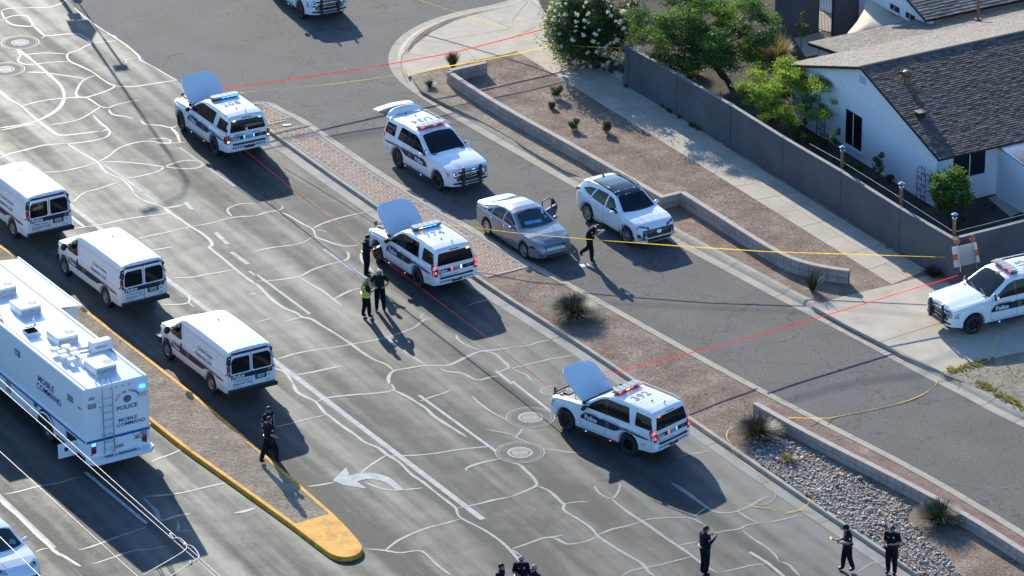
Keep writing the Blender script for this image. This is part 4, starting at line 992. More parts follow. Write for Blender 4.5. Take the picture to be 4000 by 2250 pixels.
    cols_ = [(3.75+dx, .1, 0)]
    hz = 1.235+dz
    def hood_panel(name, mat, lift):
        m_ = MB(); V = []; nx, ny = 8, 9
        for i in range(nx+1):
            xx = 2.28+dx+(3.74-2.28)*i/nx; hw = interp([(2.28, .80), (2.6, .83), (3.2, .82), (3.5, .76), (3.66, .66), (3.74, .50)], xx-dx)
            for j in range(ny):
                yy = hw*(2*j/(ny-1)-1); zt = interp(P['top'], xx)+.012*(1-(yy/.9)**2)+(.035 if abs(yy) < .50 else 0); V.append(V3((xx, yy, zt+lift)))
        F = [(i*ny+j, i*ny+j+1, (i+1)*ny+j+1, (i+1)*ny+j) for i in range(nx) for j in range(ny-1)]
        n0 = len(V); V2 = V+[v-V3((0, 0, .035)) for v in V]; F2 = [q[::-1] for q in F]+[tuple(k+n0 for k in q) for q in F]
        rim_ = [i*ny for i in range(nx+1)]+[nx*ny+j for j in range(1, ny)]+[i*ny+ny-1 for i in range(nx-1, -1, -1)]+[j for j in range(ny-2, 0, -1)]
        for a, b in zip(rim_, rim_[1:]+rim_[:1]): F2.append((a, b, b+n0, a+n0))
        return V2, F2
    V, F = hood_panel('hood', 'car_white', .006)
    if hood:
        hinge = V3((2.34+dx, 0, interp(P['top'], 2.3+dx))); Rm = Matrix.Rotation(rad(-43), 3, 'Y')
        V = [hinge+V3((0, 0, .03))+Rm @ (v-hinge) for v in V]
        ho = mk('hood', V, F, MATS['car_white'], t, 40)
        for s in (1, -1):
            m_ = MB(); m_.tube([(2.7+dx, s*.72, 1.16+dz), tuple(hinge+Rm @ (V3((2.95+dx, s*.68, 1.12))-hinge))], .012, 6); m_.build('hood_strut', MATS['black_plastic'], ho)
        tp('engine_bay', rpoly([(2.42+dx, -.76), (3.40+dx, -.78), (3.66+dx, -.66), (3.66+dx, .66), (3.40+dx, .78), (2.42+dx, .76)], .05), B, 'engine_dark', t, off=.006, res=.15)
        e = MB(); r3 = random.Random(int(number[-2:]) if number[-2:].isdigit() else 4)
        e.box((2.9+dx, .0, 1.20+dz), (.55, .42, .05)); e.box((3.3+dx, .45, 1.17+dz), (.3, .3, .06)); e.box((2.75+dx, -.5, 1.21+dz), (.3, .25, .05)); e.build('engine_cover', MATS['engine_dark'], t)
        e = MB()
        for q in range(9): xx, yy = r3.uniform(2.55, 3.6)+dx, r3.uniform(-.68, .68); e.box((xx, yy, interp(P['top'], xx)+.03), (r3.uniform(.05, .16), r3.uniform(.05, .16), .05), r3.uniform(0, 3))
        e.tube([(2.5+dx, -.7, 1.23+dz), (2.9+dx, -.2, 1.22+dz), (3.3+dx, .1, 1.2+dz)], .025, 6); e.tube([(3.66+dx, -.7, 1.09+dz), (3.66+dx, .7, 1.09+dz)], .03, 6); e.build('engine_part', MATS['engine_metal'], t)
    else: mk('hood', V, F, MATS['car_white'], t, 40)
    if gate:
        rp('boot_opening', rpoly([(.78, .80), (.72, 1.70), (-.72, 1.70), (-.78, .80)], .06), B, 'dark_opening', t, res=.15)
        # raised tailgate: hinged at the roof edge, swung up and back
        hg = V3((-.96, 0, 1.80)); Gt = []
        prof_ = [(0, .10), (-.03, .03), (-.10, -.10), (-.20, -.40), (-.24, -.62), (-.25, -1.0)]
        def gpart(name, mat, rows, hw0, hw1, th=.03, par=None):
            V = []; nn = 7
            for i, (px_, pz_) in enumerate(rows):
                hw = hw0+(hw1-hw0)*i/(len(rows)-1)
                for j in range(nn):
                    yy = hw*(2*j/(nn-1)-1); V.append(V3((px_+.06*(yy/.8)**2, yy, pz_)))
            n0 = len(V); V += [v+V3((th, 0, 0)) for v in V]; k_ = len(rows)
            F = [(i*nn+j, i*nn+j+1, (i+1)*nn+j+1, (i+1)*nn+j) for i in range(k_-1) for j in range(nn-1)]
            F = F+[tuple(q+n0 for q in f)[::-1] for f in F]
            rim_ = [i*nn for i in range(k_)]+[(k_-1)*nn+j for j in range(1, nn)]+[i*nn+nn-1 for i in range(k_-2, -1, -1)]+[j for j in range(nn-2, 0, -1)]
            F += [(b, a, a+n0, b+n0) for a, b in zip(rim_, rim_[1:]+rim_[:1])]
            Rg = Matrix.Rotation(rad(82), 3, 'Y'); V = [hg+Rg @ v for v in V]
            return mk(name, V, F, MATS[mat], par or t, 40)
        gp = gpart('tailgate', 'car_white', [(0, .0), (-.05, -.06), (-.10, -.14)], .76, .80, .09)
        gpart('rear_window', 'glass_dark', [(-.105, -.145), (-.17, -.40), (-.20, -.62)], .76, .82, .03, gp)
        gpart('lower_panel', 'car_white', [(-.205, -.625), (-.24, -.8), (-.24, -1.02)], .84, .86, .06, gp)
        # the spoiler standing up at the hinge
        V = []; rows = [(.06, .0, .80), (.03, .10, .80), (-.02, .22, .78), (-.05, .25, .72)]
        for px_, pz_, hw in rows:
            for j in range(9):
                u = 2*j/8-1; V.append(V3((-.96+px_-.08*(1-u*u), hw*u, 1.83+pz_*(1-.55*u**4))))
        n0 = len(V); V += [v-V3((.05, 0, 0)) for v in V]; F = [(i*9+j, i*9+j+1, (i+1)*9+j+1, (i+1)*9+j) for i in range(3) for j in range(8)]; F = [q[::-1] for q in F]+[tuple(k+n0 for k in q) for q in F]+[(27+j, 28+j, 28+j+n0, 27+j+n0) for j in range(8)]
        sp_ = mk('spoiler', V, F, MATS['car_white'], gp, 40)
        m_ = MB(); m_.box((-1.0, 0, 2.07), (.03, .42, .02)); m_.build('brake_lamp', MATS['lamp_red'], gp)
    return t
def place(wx, wy, hd): return wx, wy, hd
suv('white police SUV 392 with hood raised, beside the two round manhole covers', '392', 'D', 4.707, 143.755, rad(136.84), hood=True, lights='rb')
suv('white police SUV 774, hood raised, beside the three people talking', '774', 'U', -2.733, 158.133, rad(122.7), hood=True, lights='bl')
suv('white police SUV 208 with hood raised, at the tip of the brick island', '208', 'A', -11.155, 171.476, rad(119.69), hood=True, new=True, lights='bb')
suv('white police SUV U34 with its tailgate raised, behind the silver sedan', 'U34', None, -3.77, 170.12, rad(-56.36), gate=True, lights='fr')
hx, hy = T(2, 0, 0, 0)
w615 = G(3600+745/3.6225, 940+1195/3.6225, .54)
h615 = rad(-152)
fr_ = V3((math.cos(h615), math.sin(h615), 0)); lf_ = V3((-fr_.y, fr_.x, 0))
o6 = w615-fr_*2.946-lf_*1.0
SV6 = suv('white police SUV with dark push bumper, parked on the driveway at the right edge', '215', '9', o6.x, o6.y, h615, lights='fr'); SV6.location.z = .155
# the one cut by the top edge
wt = G(*T(1, 0, 330, 75), .385); ht = rad(-64); fr_ = V3((math.cos(ht), math.sin(ht), 0)); lf_ = V3((-fr_.y, fr_.x, 0)); ot = wt-fr_*2.946+lf_*1.0
suv('white police SUV cut off by the top edge of the picture', '310', None, ot.x, ot.y, ht, lights='fr')
# ---------------------------------------------------------------- crime scene van
VANP = dict(wb=3.43, hub=.38, arch=.44, lean=.10, rr=.14, crown=.03, bulge=.0,
    top=[(-1.30, .62), (-1.29, 1.2), (-1.27, 1.75), (-1.24, 1.97), (-1.16, 2.04), (-.6, 2.07), (1.2, 2.09), (2.15, 2.06), (2.38, 1.98), (2.62, 1.82), (3.24, 1.38), (3.36, 1.33), (3.8, 1.26), (4.10, 1.17), (4.22, 1.07), (4.27, .80)],
    belt=[(-1.3, 1.25), (2.4, 1.25), (3.3, 1.18), (4.3, 1.05)],
    halfw=[(-1.30, .93), (-1.26, .965), (-1.1, .985), (2.6, .99), (3.3, .965), (3.8, .93), (4.12, .86), (4.22, .78), (4.27, .70)],
    bot=[(-1.3, .45), (-1.0, .40), (3.9, .38), (4.27, .45)])
def van(label, x, y, hd, plate='G 628KX', unit='321122'):
    P = VANP; t = empty('crime_scene_van', (x, y, 0), hd); tag(t, label, 'van', 'crime scene vans lined up beside the median')
    body, B = car_body(P, MATS['van_white'], t)
    ub = MB(); ub.box((1.6, 0, .60), (4.9, 1.28, .5)); ub.build('underbody', MATS['black_plastic'], t)
    for s in (1, -1):
        for xa in (0, 3.43): wheel(t, (xa, s*.855, .375), s, R=.375, rim=.21, wd=.25, spokes=8, rimmat='alloy', style='steel')
        sp('side_window', rpoly([(3.20, 1.30), (3.14, 1.40), (2.70, 1.78), (2.32, 1.84), (2.26, 1.22), (3.10, 1.18)], .04), s, B, 'glass_dark', t, res=.08)
        if s > 0: sp('sun_visor', rpoly([(2.86, 1.60), (2.72, 1.73), (2.44, 1.74), (2.46, 1.62)], .02), s, B, 'visor', t, off=.007, res=.08)
        sp('livery_stripe', [(3.06, .70), (3.04, .80), (2.96, .90), (2.82, .945), (2.2, .95), (1.0, .95), (0, .93), (-.7, .91), (-.98, .895), (-1.02, .86), (-.9, .84), (-.5, .83), (-.28, .85), (0, .87), (.25, .85), (.42, .80), (.6, .72), (1.2, .70)], s, B, 'navy', t, off=.0055, res=.12)
        sp('gold_stripe', [(3.10, .84), (3.0, .95), (2.84, 1.0), (2.2, 1.005), (1.0, 1.0), (0, .98), (-.9, .935), (-.9, .925), (0, .965), (1.0, .982), (2.2, .985), (2.84, .978), (2.97, .935), (3.07, .83)], s, B, 'gold', t, off=.0055, res=.12)
        side_text(s, 'Police', 2.88 if s > 0 else 2.26, .75, .215, B, 'letter_white', t, bold=.03)
        emblem(t, 1.72, .83, s, B, r=.10)
        for q, tx in enumerate(('Crime Scene', 'Response Unit')): side_text(s, tx, (1.02+.12*q) if s > 0 else -.15-.1*(1-q), 1.34-.22*q, .215, B, 'letter_black', t, bold=.005)
        for q in range(2):
            for w_ in (.15, -.30): side_text(s, 'Phoenix Police', w_, .885-.035*q, .034, B, 'letter_white', t)
        side_text(s, '321122', -.86 if s > 0 else -1.1, .60, .06, B, 'roof_grey', t)
        cut_line(t, [(3.18, .45), (3.16, 1.2)], s, B); cut_line(t, [(2.20, .42), (2.18, 1.86)], s, B); cut_line(t, [(2.2, .43), (3.0, .43)], s, B, .01)
        cut_line(t, [(2.1, 1.78), (-1.1, 1.76)], s, B, .008); cut_line(t, [(2.05, 1.12), (-1.1, 1.10)], s, B, .006)
        m_ = MB(); m_.box((2.22, s*1.0, 1.03), (.05, .03, .16)); m_.build('door_handle', MATS['black_plastic'], t)
        mirror(t, (2.98, 1.16, 1.38), s, B, 'black_plastic', size=(.16, .26, .30))
        for xa in (0, 3.43):
            ap = [(xa+.48*math.cos(a), .38+.48*math.sin(a)) for a in [rad(q) for q in range(-5, 186, 15)]]+[(xa+.443*math.cos(a), .38+.443*math.sin(a)) for a in [rad(q) for q in range(185, -6, -15)]]
            sp('arch_lip', ap, s, B, 'van_white', t, off=.012, res=.14, thick=.02)
        sp('headlamp', rpoly([(4.25, 1.02), (4.0, 1.04), (4.02, .84), (4.25, .82)], .03), s, B, 'lamp_clear', t, off=.005, res=.08)
        rp('tail_lamp', rpoly([(s*.84, 1.12), (s*.97, 1.12), (s*.965, 1.52), (s*.86, 1.52)], .02), B, 'lamp_red', t, off=.02, thick=.06)
        rp('reversing_lamp', rect(s*.85, 1.24, s*.965, 1.31) if s > 0 else rect(s*.965, 1.24, s*.85, 1.31), B, 'lamp_clear', t, off=.024, thick=.05)
        rp('rear_pillar', [(s*.83, 1.53), (s*.925, 1.53), (s*.885, 1.86), (s*.80, 1.93), (s*.78, 1.86)], B, 'navy', t, off=.006, thick=.03, res=.06); sp('rear_pillar', [(-1.10, 1.53), (-1.262, 1.53), (-1.232, 1.86), (-1.15, 1.86)], s, B, 'navy', t, off=.006, res=.06)
        rp('rear_window', rpoly([(s*.06, 1.20), (s*.06, 1.80), (s*.70, 1.80), (s*.80, 1.66), (s*.80, 1.20)], .07), B, 'glass_dark', t, off=.008, res=.12)
        fp('headlamp', rpoly([(s*.56, .84), (s*.83, .84), (s*.83, 1.04), (s*.56, 1.04)], .02), B, 'lamp_clear', t, off=.01)
    rp('roof_edge', rpoly([(.80, 1.90), (-.80, 1.90), (-.74, 1.985), (.74, 1.985)], .03), B, 'navy', t, off=.008, thick=.03)
    rp('brake_lamp', rect(-.13, 1.94, .13, 1.985), B, 'lamp_red', t, off=.018)
    rp('door_gap', rect(-.008, .62, .008, 1.92), B, 'letter_black', t, off=.004)
    rp('livery_stripe', [(.82, .98), (.82, 1.15), (-.84, 1.15), (-.84, .98)], B, 'navy', t, off=.005, res=.2)
    rear_text('Police', .78, 1.005, .20, B, 'letter_white', t, bold=.03, shear=.25)
    rear_text('Crime Scene', .72, .86, .125, B, 'letter_black', t, bold=.01, shear=.25); rear_text('Response Unit', .76, .74, .125, B, 'letter_black', t, bold=.01, shear=.25)
    rp('sticker_bar', rect(.42, .665, .76, .68), B, 'letter_black', t, off=.006)
    rp('plate_recess', rpoly([(-.14, .80), (-.60, .80), (-.60, 1.0), (-.14, 1.0)], .02), B, 'black_plastic', t, off=.006)
    rp('number_plate', rect(-.52, .84, -.22, .97), B, 'plate', t, off=.012); rear_text(plate, -.235, .87, .075, B, 'letter_navy', t, off=.015)
    emblem(t, -.72, 1.065, 1, B, r=.07, rear=True); rear_text(unit, -.58, .67, .06, B, 'letter_black', t)
    rp('door_handle', rect(-.76, .88, -.66, .90), B, 'letter_black', t, off=.012)
    m_ = MB(); m_.box((-1.37, 0, .53), (.16, 1.94, .16)); m_.box((-1.38, 0, .50), (.22, .7, .08)); m_.build('rear_bumper', MATS['black_plastic'], t)
    m_ = MB(); m_.box((4.30, 0, .55), (.16, 1.86, .24)); m_.box((4.15, .90, .55), (.3, .12, .24)); m_.box((4.15, -.90, .55), (.3, .12, .24)); m_.build('front_bumper', MATS['black_plastic'], t)
    fp('grille', rpoly([(-.54, .80), (.54, .80), (.54, 1.06), (-.54, 1.06)], .03), B, 'black_plastic', t, off=.008)
    tp('windscreen', rpoly([(3.24, .76), (3.28, 0), (3.24, -.76), (2.60, -.70), (2.50, 0), (2.60, .70)], .05), B, 'glass_dark', t, off=.006, res=.12)
    for yy in (-.66, -.40, -.14, .14, .40, .66):
        tp('roof_rib', [(2.1, yy-.02), (2.1, yy+.02), (-1.15, yy+.02), (-1.15, yy-.02)], B, 'van_white', t, off=.007, res=.3, thick=.01)
    for ax, ay in ((2.25, .15), (1.35, -.1)):
        m_ = MB(); m_.cyl((ax, ay, 2.12), (0, 0, 1), .035, .03, 10); m_.tube([(ax, ay, 2.12), (ax-.02, ay, 2.21)], [.014, .006], 6); m_.build('antenna', MATS['black_plastic'], t)
    return t
simple('visor', (.12, .30, .22), .4)
v1 = van('white crime scene van cut by the left edge, first of the three vans', 0, 0, 0, 'G 52HFC', '321120')
v2 = van('white crime scene van in the middle of the three beside the median', 0, 0, 0, 'G 180GWX', '322204')
v3 = van('white crime scene van last in line, nearest the two officers on the median', 0, 0, 0, 'G 51R25', '321122')
def rest(o, hub, front, hz, wb, side=1, hy=.97):
    """stand a vehicle so that its two near hubs are at the surveyed spots"""
    a = G(*hub, hz); b = G(*front, hz); d = b-a; h = math.atan2(d.y, d.x)
    lf = V3((-math.sin(h), math.cos(h), 0)); p = a-lf*hy*side; o.location = (p.x, p.y, 0); o.rotation_euler = (0, 0, h)
rest(v2, T(0, 1, 797, 795), T(0, 1, 482, 560), .375, 3.43)
R5 = lambda x, y: (600+x/3.814, 1170+y/3.814)
rest(v3, R5(855, 1255), R5(172, 730), .375, 3.43)
rest(v1, T(0, 1, 95, 275), T(0, 1, 95-315, 275-235), .375, 3.43)
# ---------------------------------------------------------------- silver sedan with crash damage
SEDP = dict(wb=2.765, hub=.33, arch=.385, lean=.42, rr=.13, crown=.03,
    top=[(-1.06, .55), (-1.04, .85), (-1.0, 1.02), (-.9, 1.08), (-.45, 1.12), (.05, 1.30), (.45, 1.42), (.9, 1.475), (1.3, 1.47), (1.6, 1.42), (2.35, 1.02), (2.5, .985), (3.0, .93), (3.35, .84), (3.52, .74), (3.62, .60), (3.66, .48)],
    belt=[(-1.1, .93), (0, .95), (2.3, .93), (3.0, .82), (3.7, .6)],
    halfw=[(-1.06, .70), (-1.0, .80), (-.8, .875), (-.3, .92), (2.8, .92), (3.2, .88), (3.45, .79), (3.58, .68), (3.66, .52)],
    bot=[(-1.06, .36), (-.8, .28), (-.4, .2), (3.2, .19), (3.66, .25)])
def sedan():
    P = SEDP; t = empty('silver_sedan', (0, 0, 0)); tag(t, 'silver sedan with crushed front corner and its far rear door hanging open', 'car')
    body, B = car_body(P, MATS['silver_paint'], t)
    ub = MB(); ub.box((1.4, 0, .45), (4.0, 1.2, .4)); ub.build('underbody', MATS['black_plastic'], t)
    for s in (1, -1):
        for xa in (0, 2.765): wheel(t, (xa, s*.80, .325), s, R=.325, rim=.225, wd=.22, spokes=10, rimmat='alloy', style='multi')
        sp('side_window', rpoly([(2.12, 1.0), (1.95, 1.12), (1.50, 1.335), (1.22, 1.375), (1.16, .99)], .03), s, B, 'glass_dark', t, res=.07)
        sp('side_window', rpoly([(1.10, .99), (1.14, 1.38), (.75, 1.37), (.40, 1.25), (.28, .99)], .03), s, B, 'glass_dark', t, res=.07)
        sp('side_window', rpoly([(.22, 1.0), (.33, 1.215), (.10, 1.12), (-.05, 1.02)], .02), s, B, 'glass_dark', t, res=.05)
        cut_line(t, [(2.14, .3), (2.18, .95)], s, B); cut_line(t, [(1.13, .28), (1.13, .96)], s, B); cut_line(t, [(.22, .95), (.22, .7), (.36, .5)], s, B); cut_line(t, [(.38, .3), (2.14, .3)], s, B)
        for hx in (1.35, .38):
            m_ = MB(); m_.ball((hx, s*.925, .86), .5, 10, sc=(.19, .05, .05)); m_.build('door_handle', MATS['chrome'], t, 60)
        mirror(t, (1.98, 1.0, 1.02), s, B, 'silver_paint', size=(.14, .22, .14))
        rp('tail_lamp', rpoly([(s*.50, .82), (s*.80, .84), (s*.78, .98), (s*.50, .97)], .03), B, 'lamp_red', t, off=.01, thick=.03)
        sp('tail_lamp', rpoly([(-1.03, .82), (-.82, .86), (-.86, .97), (-1.02, .98)], .02), s, B, 'lamp_red', t, off=.006, res=.05)
        tp('headlamp', rpoly([(3.52, s*.40), (3.42, s*.66), (3.10, s*.80), (3.14, s*.70), (3.34, s*.42)], .03), B, 'lamp_haze', t, off=.008, res=.06)
        fp('fog_intake', rpoly([(s*.45, .32), (s*.72, .34), (s*.70, .40), (s*.45, .38)], .02), B, 'black_plastic', t, off=.005)
        for xa in (0, 2.765):
            ap = [(xa+.42*math.cos(a), .33+.42*math.sin(a)) for a in [rad(q) for q in range(0, 181, 15)]]+[(xa+.388*math.cos(a), .33+.388*math.sin(a)) for a in [rad(q) for q in range(180, -1, -15)]]
            sp('arch_lip', ap, s, B, 'silver_paint', t, off=.008, res=.12, thick=.016)
    tp('windscreen', rpoly([(2.30, .70), (2.42, .35), (2.45, 0), (2.42, -.35), (2.30, -.70), (1.70, -.56), (1.60, 0), (1.70, .56)], .05), B, 'glass_mid', t, off=.006, res=.1)
    tp('rear_window', rpoly([(-.40, .60), (-.44, 0), (-.40, -.60), (.12, -.52), (.22, 0), (.12, .52)], .05), B, 'glass_dark', t, off=.006, res=.1)
    for x0_, y0_ in ((2.22, -.48), (2.24, -.10)): tp('paper_sheet', [(x0_, y0_), (x0_+.03, y0_+.34), (x0_-.12, y0_+.36), (x0_-.12, y0_-.0)], B, 'paper_blue', t, off=.011, res=.1)
    tp('paper_sheet', [(2.12, .42), (2.12, .56), (2.02, .58), (1.98, .46)], B, 'visor', t, off=.011)
    tp('sun_visor', rpoly([(1.92, .42), (1.90, .52), (1.72, .56), (1.70, .50)], .02), B, 'paper', t, off=.011)
    fp('grille', rpoly([(-.42, .50), (.42, .50), (.46, .70), (-.46, .70)], .05), B, 'black_plastic', t, off=.008, res=.1)
    for q in range(5): fp('grille_bar', rect(-.40, .525+.035*q, .40, .535+.035*q), B, 'chrome', t, off=.02, res=.2)
    fp('lower_intake', rpoly([(-.40, .27), (.40, .27), (.46, .36), (-.46, .36)], .03), B, 'black_plastic', t, off=.006)
    for s in (1, -1): tp('hood_crease', [(3.30, s*.30), (3.30, s*.312), (2.6, s*.452), (2.6, s*.44)], B, 'silver_paint', t, off=.012, res=.2)
    cut_line(t, [(2.42, .80), (3.1, .79)], -1, B)
    # crushed corner on the near side: torn bumper skin and dark gaps
    d = MB(); r9 = random.Random(2)
    sp('torn_gap', [(3.14, .66), (3.34, .70), (3.46, .62), (3.40, .58), (3.24, .62), (3.15, .52)], -1, B, 'dark_opening', t, off=.006, res=.06)
    sp('torn_gap', [(3.40, .62), (3.56, .55), (3.58, .52), (3.44, .54)], -1, B, 'dark_opening', t, off=.006, res=.06)
    V = []; F = []
    for i in range(9):
        for j in range(6):
            x = 3.16+.42*i/8; z = .30+.32*j/5; h = B.ray_cast(V3((x, -2.5, z)), V3((0, 1, 0)))[0]
            y = (h.y if h else -.7)-.03-.05*math.sin(i*1.3+j)*r9.random()-.02*(j == 3); V.append((x+r9.uniform(-.015, .015), y, z+r9.uniform(-.015, .015)))
    F = [(i*6+j, (i+1)*6+j, (i+1)*6+j+1, i*6+j+1) for i in range(8) for j in range(5)]
    mk('crumpled_bumper', V, F, MATS['scuffed_silver'], t)
    # open front door on the far (left) side
    dm = MB(); 
    hp = (1.12, .92); da = rad(-66)
    def dpt(u, z, off): 
        uu = V3((u, off, 0)); c_, s_ = math.cos(da), math.sin(da)
        return (hp[0]+u*c_-off*s_, hp[1]+u*s_+off*c_, z)
    lower = [(0, .30), (0, .95), (-.86, .97), (-1.0, .96), (-.98, .74), (-.84, .55), (-.70, .30)]
    def plate(poly, o0, o1, name, mt, par):
        k = len(poly); v = [dpt(u, z, o0) for u, z in poly]+[dpt(u, z, o1) for u, z in poly]
        f = [tuple(range(k)), tuple(range(2*k-1, k-1, -1))]+[(i, k+i, k+(i+1) % k, (i+1) % k) for i in range(k)]
        me = bpy.data.meshes.new(name); me.from_pydata(v, [], f); bm = bmesh.new(); bm.from_mesh(me); bmesh.ops.recalc_face_normals(bm, faces=bm.faces); bm.to_mesh(me); bm.free()
        return link(name, me, par, MATS[mt])
    door = plate(lower, -.04, .04, 'rear_door', 'door_silver', t)
    fr = [((0, .95), (-.02, 1.39)), ((-.02, 1.39), (-.38, 1.38)), ((-.38, 1.38), (-.72, 1.27)), ((-.72, 1.27), (-.98, .98)), ((-.62, .97), (-.64, 1.29))]
    m_ = MB()
    for a, b in fr: m_.tube([dpt(*a, 0), dpt(*b, 0)], .03, 6)
    m_.build('window_frame', MATS['door_silver'], door)
    plate([(-.66, 1.27), (-.72, 1.25), (-.94, 1.0), (-.66, 1.0)], -.004, .004, 'window_glass', 'glass_mid', door)
    m_ = MB(); m_.box(dpt(-.85, .84, .055), (.18, .03, .03), da); m_.build('door_handle', MATS['black_plastic'], door)
    m_ = MB(); m_.box((.66, .93, .66), (.80, .012, .50)); m_.build('door_opening', MATS['dark_opening'], t)
    return t
simple('scuffed_silver', (.20, .20, .20), .65, metal=.2, var=.3, vs=14)
R6 = lambda x, y: (1840+x/4.528, 730+y/4.528); R7 = lambda x, y: (2240+x/4.39, 650+y/4.39)
sd_ = sedan(); rest(sd_, R6(278, 705), R6(970, 1160), .325, 2.765, side=-1, hy=.905)
# ---------------------------------------------------------------- white crossover
CROP = dict(wb=2.755, hub=.36, arch=.415, lean=.40, rr=.12, crown=.025,
    top=[(-.97, .62), (-.96, .95), (-.88, 1.14), (-.72, 1.36), (-.60, 1.52), (-.35, 1.60), (.3, 1.655), (.9, 1.665), (1.35, 1.62), (1.6, 1.54), (2.25, 1.12), (2.38, 1.085), (2.9, 1.04), (3.3, .97), (3.50, .88), (3.58, .76), (3.63, .60)],
    belt=[(-1.0, 1.10), (-.3, 1.06), (1.2, 1.0), (2.2, .99), (3.0, .93), (3.6, .8)],
    halfw=[(-.97, .74), (-.92, .82), (-.7, .90), (-.3, .935), (2.8, .935), (3.15, .91), (3.4, .84), (3.55, .74), (3.63, .62)],
    bot=[(-.97, .42), (-.8, .34), (-.4, .25), (3.2, .24), (3.63, .30)])
def crossover():
    P = CROP; t = empty('white_crossover', (0, 0, 0)); tag(t, 'white compact SUV with black panoramic roof, parked beside the block wall corner', 'car')
    body, B = car_body(P, MATS['car_white'], t)
    ub = MB(); ub.box((1.4, 0, .5), (4.1, 1.2, .4)); ub.build('underbody', MATS['black_plastic'], t)
    for s in (1, -1):
        for xa in (0, 2.755): 
            wheel(t, (xa, s*.82, .36), s, R=.36, rim=.25, wd=.23, spokes=5, rimmat='alloy', style='star')
            ap = [(xa+.49*math.cos(a), .36+.47*math.sin(a)) for a in [rad(q) for q in range(-12, 193, 17)]]+[(xa+.417*math.cos(a), .36+.417*math.sin(a)) for a in [rad(q) for q in range(185, -6, -15)]]
            sp('wheel_arch_trim', ap, s, B, 'black_plastic', t, off=.010, res=.12, thick=.02)
        sp('sill_trim', [(.42, .26), (2.32, .26), (2.30, .36), (.48, .36)], s, B, 'black_plastic', t, off=.008, res=.2)
        sp('side_window', rpoly([(2.08, 1.05), (1.55, 1.43), (1.25, 1.49), (1.20, 1.03)], .03), s, B, 'glass_dark', t, res=.07)
        sp('side_window', rpoly([(1.12, 1.03), (1.17, 1.50), (.45, 1.49), (.22, 1.10)], .03), s, B, 'glass_dark', t, res=.07)
        sp('side_window', rpoly([(.14, 1.12), (.36, 1.47), (.0, 1.42), (-.42, 1.28), (-.1, 1.16)], .03), s, B, 'glass_dark', t, res=.07)
        cut_line(t, [(2.20, .38), (2.22, .98)], s, B); cut_line(t, [(1.16, .36), (1.16, 1.0)], s, B); cut_line(t, [(.2, 1.08), (.22, .8), (.42, .55)], s, B)
        cut_line(t, [(2.05, .62), (.5, .80)], s, B, .006)
        for hx in (1.36, .42):
            m_ = MB(); m_.ball((hx, s*.94, .90), .5, 10, sc=(.19, .05, .05)); m_.build('door_handle', MATS['car_white'], t, 60)
        mirror(t, (1.92, 1.03, 1.08), s, B, 'car_white', size=(.16, .23, .15))
        m_ = MB(); m_.tube([(1.35, s*.60, 1.67), (1.1, s*.63, 1.71), (-.2, s*.63, 1.68), (-.45, s*.61, 1.62)], .02, 6); m_.build('roof_rail', MATS['black_plastic'], t)
        sp('tail_lamp', rpoly([(-.95, 1.02), (-.62, 1.12), (-.66, 1.18), (-.94, 1.12)], .02), s, B, 'lamp_red', t, off=.006, res=.06)
        fp('headlamp', rpoly([(s*.62, .46), (s*.86, .50), (s*.86, .64), (s*.66, .64)], .02), B, 'black_gloss', t, off=.010)
        fp('lamp_unit', rpoly([(s*.68, .52), (s*.78, .53), (s*.78, .60), (s*.69, .60)], .02), B, 'lamp_clear', t, off=.018)
        tp('running_lamp', rpoly([(3.57, s*.40), (3.50, s*.64), (3.36, s*.82), (3.30, s*.84), (3.42, s*.64), (3.52, s*.40)], .02), B, 'black_gloss', t, off=.008, res=.06)
        fp('bumper_trim', rpoly([(s*.50, .42), (s*.84, .40), (s*.84, .45), (s*.52, .48)], .01), B, 'silver_paint', t, off=.012)
    tp('windscreen', rpoly([(2.24, .72), (2.34, .35), (2.36, 0), (2.34, -.35), (2.24, -.72), (1.62, -.58), (1.52, 0), (1.62, .58)], .05), B, 'glass_dark', t, off=.006, res=.1)
    tp('roof_panel', rpoly([(1.66, .60), (1.58, 0), (1.66, -.60), (.9, -.615), (-.12, -.61), (-.20, 0), (-.12, .61), (.9, .615)], .05), B, 'roof_glass', t, off=.006, res=.12)
    tp('roof_seam', [(.78, .57), (.78, -.57), (.76, -.57), (.76, .57)], B, 'black_plastic', t, off=.01, res=.2)
    tp('rear_window', rpoly([(-.66, .56), (-.66, -.56), (-.86, -.66), (-.86, .66)], .04), B, 'glass_dark', t, off=.006, res=.1)
    m_ = MB(); m_.add([(-.12, 0, 1.64), (-.34, 0, 1.62), (-.30, .025, 1.63), (-.30, -.025, 1.63), (-.32, 0, 1.75)], [(0, 2, 4), (2, 1, 4), (1, 3, 4), (3, 0, 4), (0, 3, 1, 2)]); m_.build('antenna', MATS['black_plastic'], t)
    fp('grille', rpoly([(-.70, .62), (-.50, .50), (.50, .50), (.70, .62), (.72, .80), (.50, .80), (-.50, .80), (-.72, .80)], .03), B, 'black_gloss', t, off=.008, res=.1)
    for q in range(6):
        for k in range(9): 
            yy = -.52+.13*k+(.03 if q % 2 else 0); fp('grille_mesh', [(yy, .54+.04*q), (yy+.09, .54+.04*q), (yy+.07, .56+.04*q), (yy+.02, .56+.04*q)], B, 'black_plastic', t, off=.016, res=.2)
    k = [(.105*math.cos(2*math.pi*i/20), .685+.06*math.sin(2*math.pi*i/20)) for i in range(20)]
    fp('badge', k, B, 'chrome', t, off=.022); fp('badge', [(a*.8, .685+(b-.685)*.75) for a, b in k], B, 'black_gloss', t, off=.026)
    fp('badge_letter', [(-.055, .65), (-.035, .65), (-.02, .68), (.02, .69), (.015, .65), (.035, .65), (.055, .72), (.035, .72), (.02, .70), (-.02, .69), (-.015, .72), (-.035, .72)], B, 'chrome', t, off=.03)
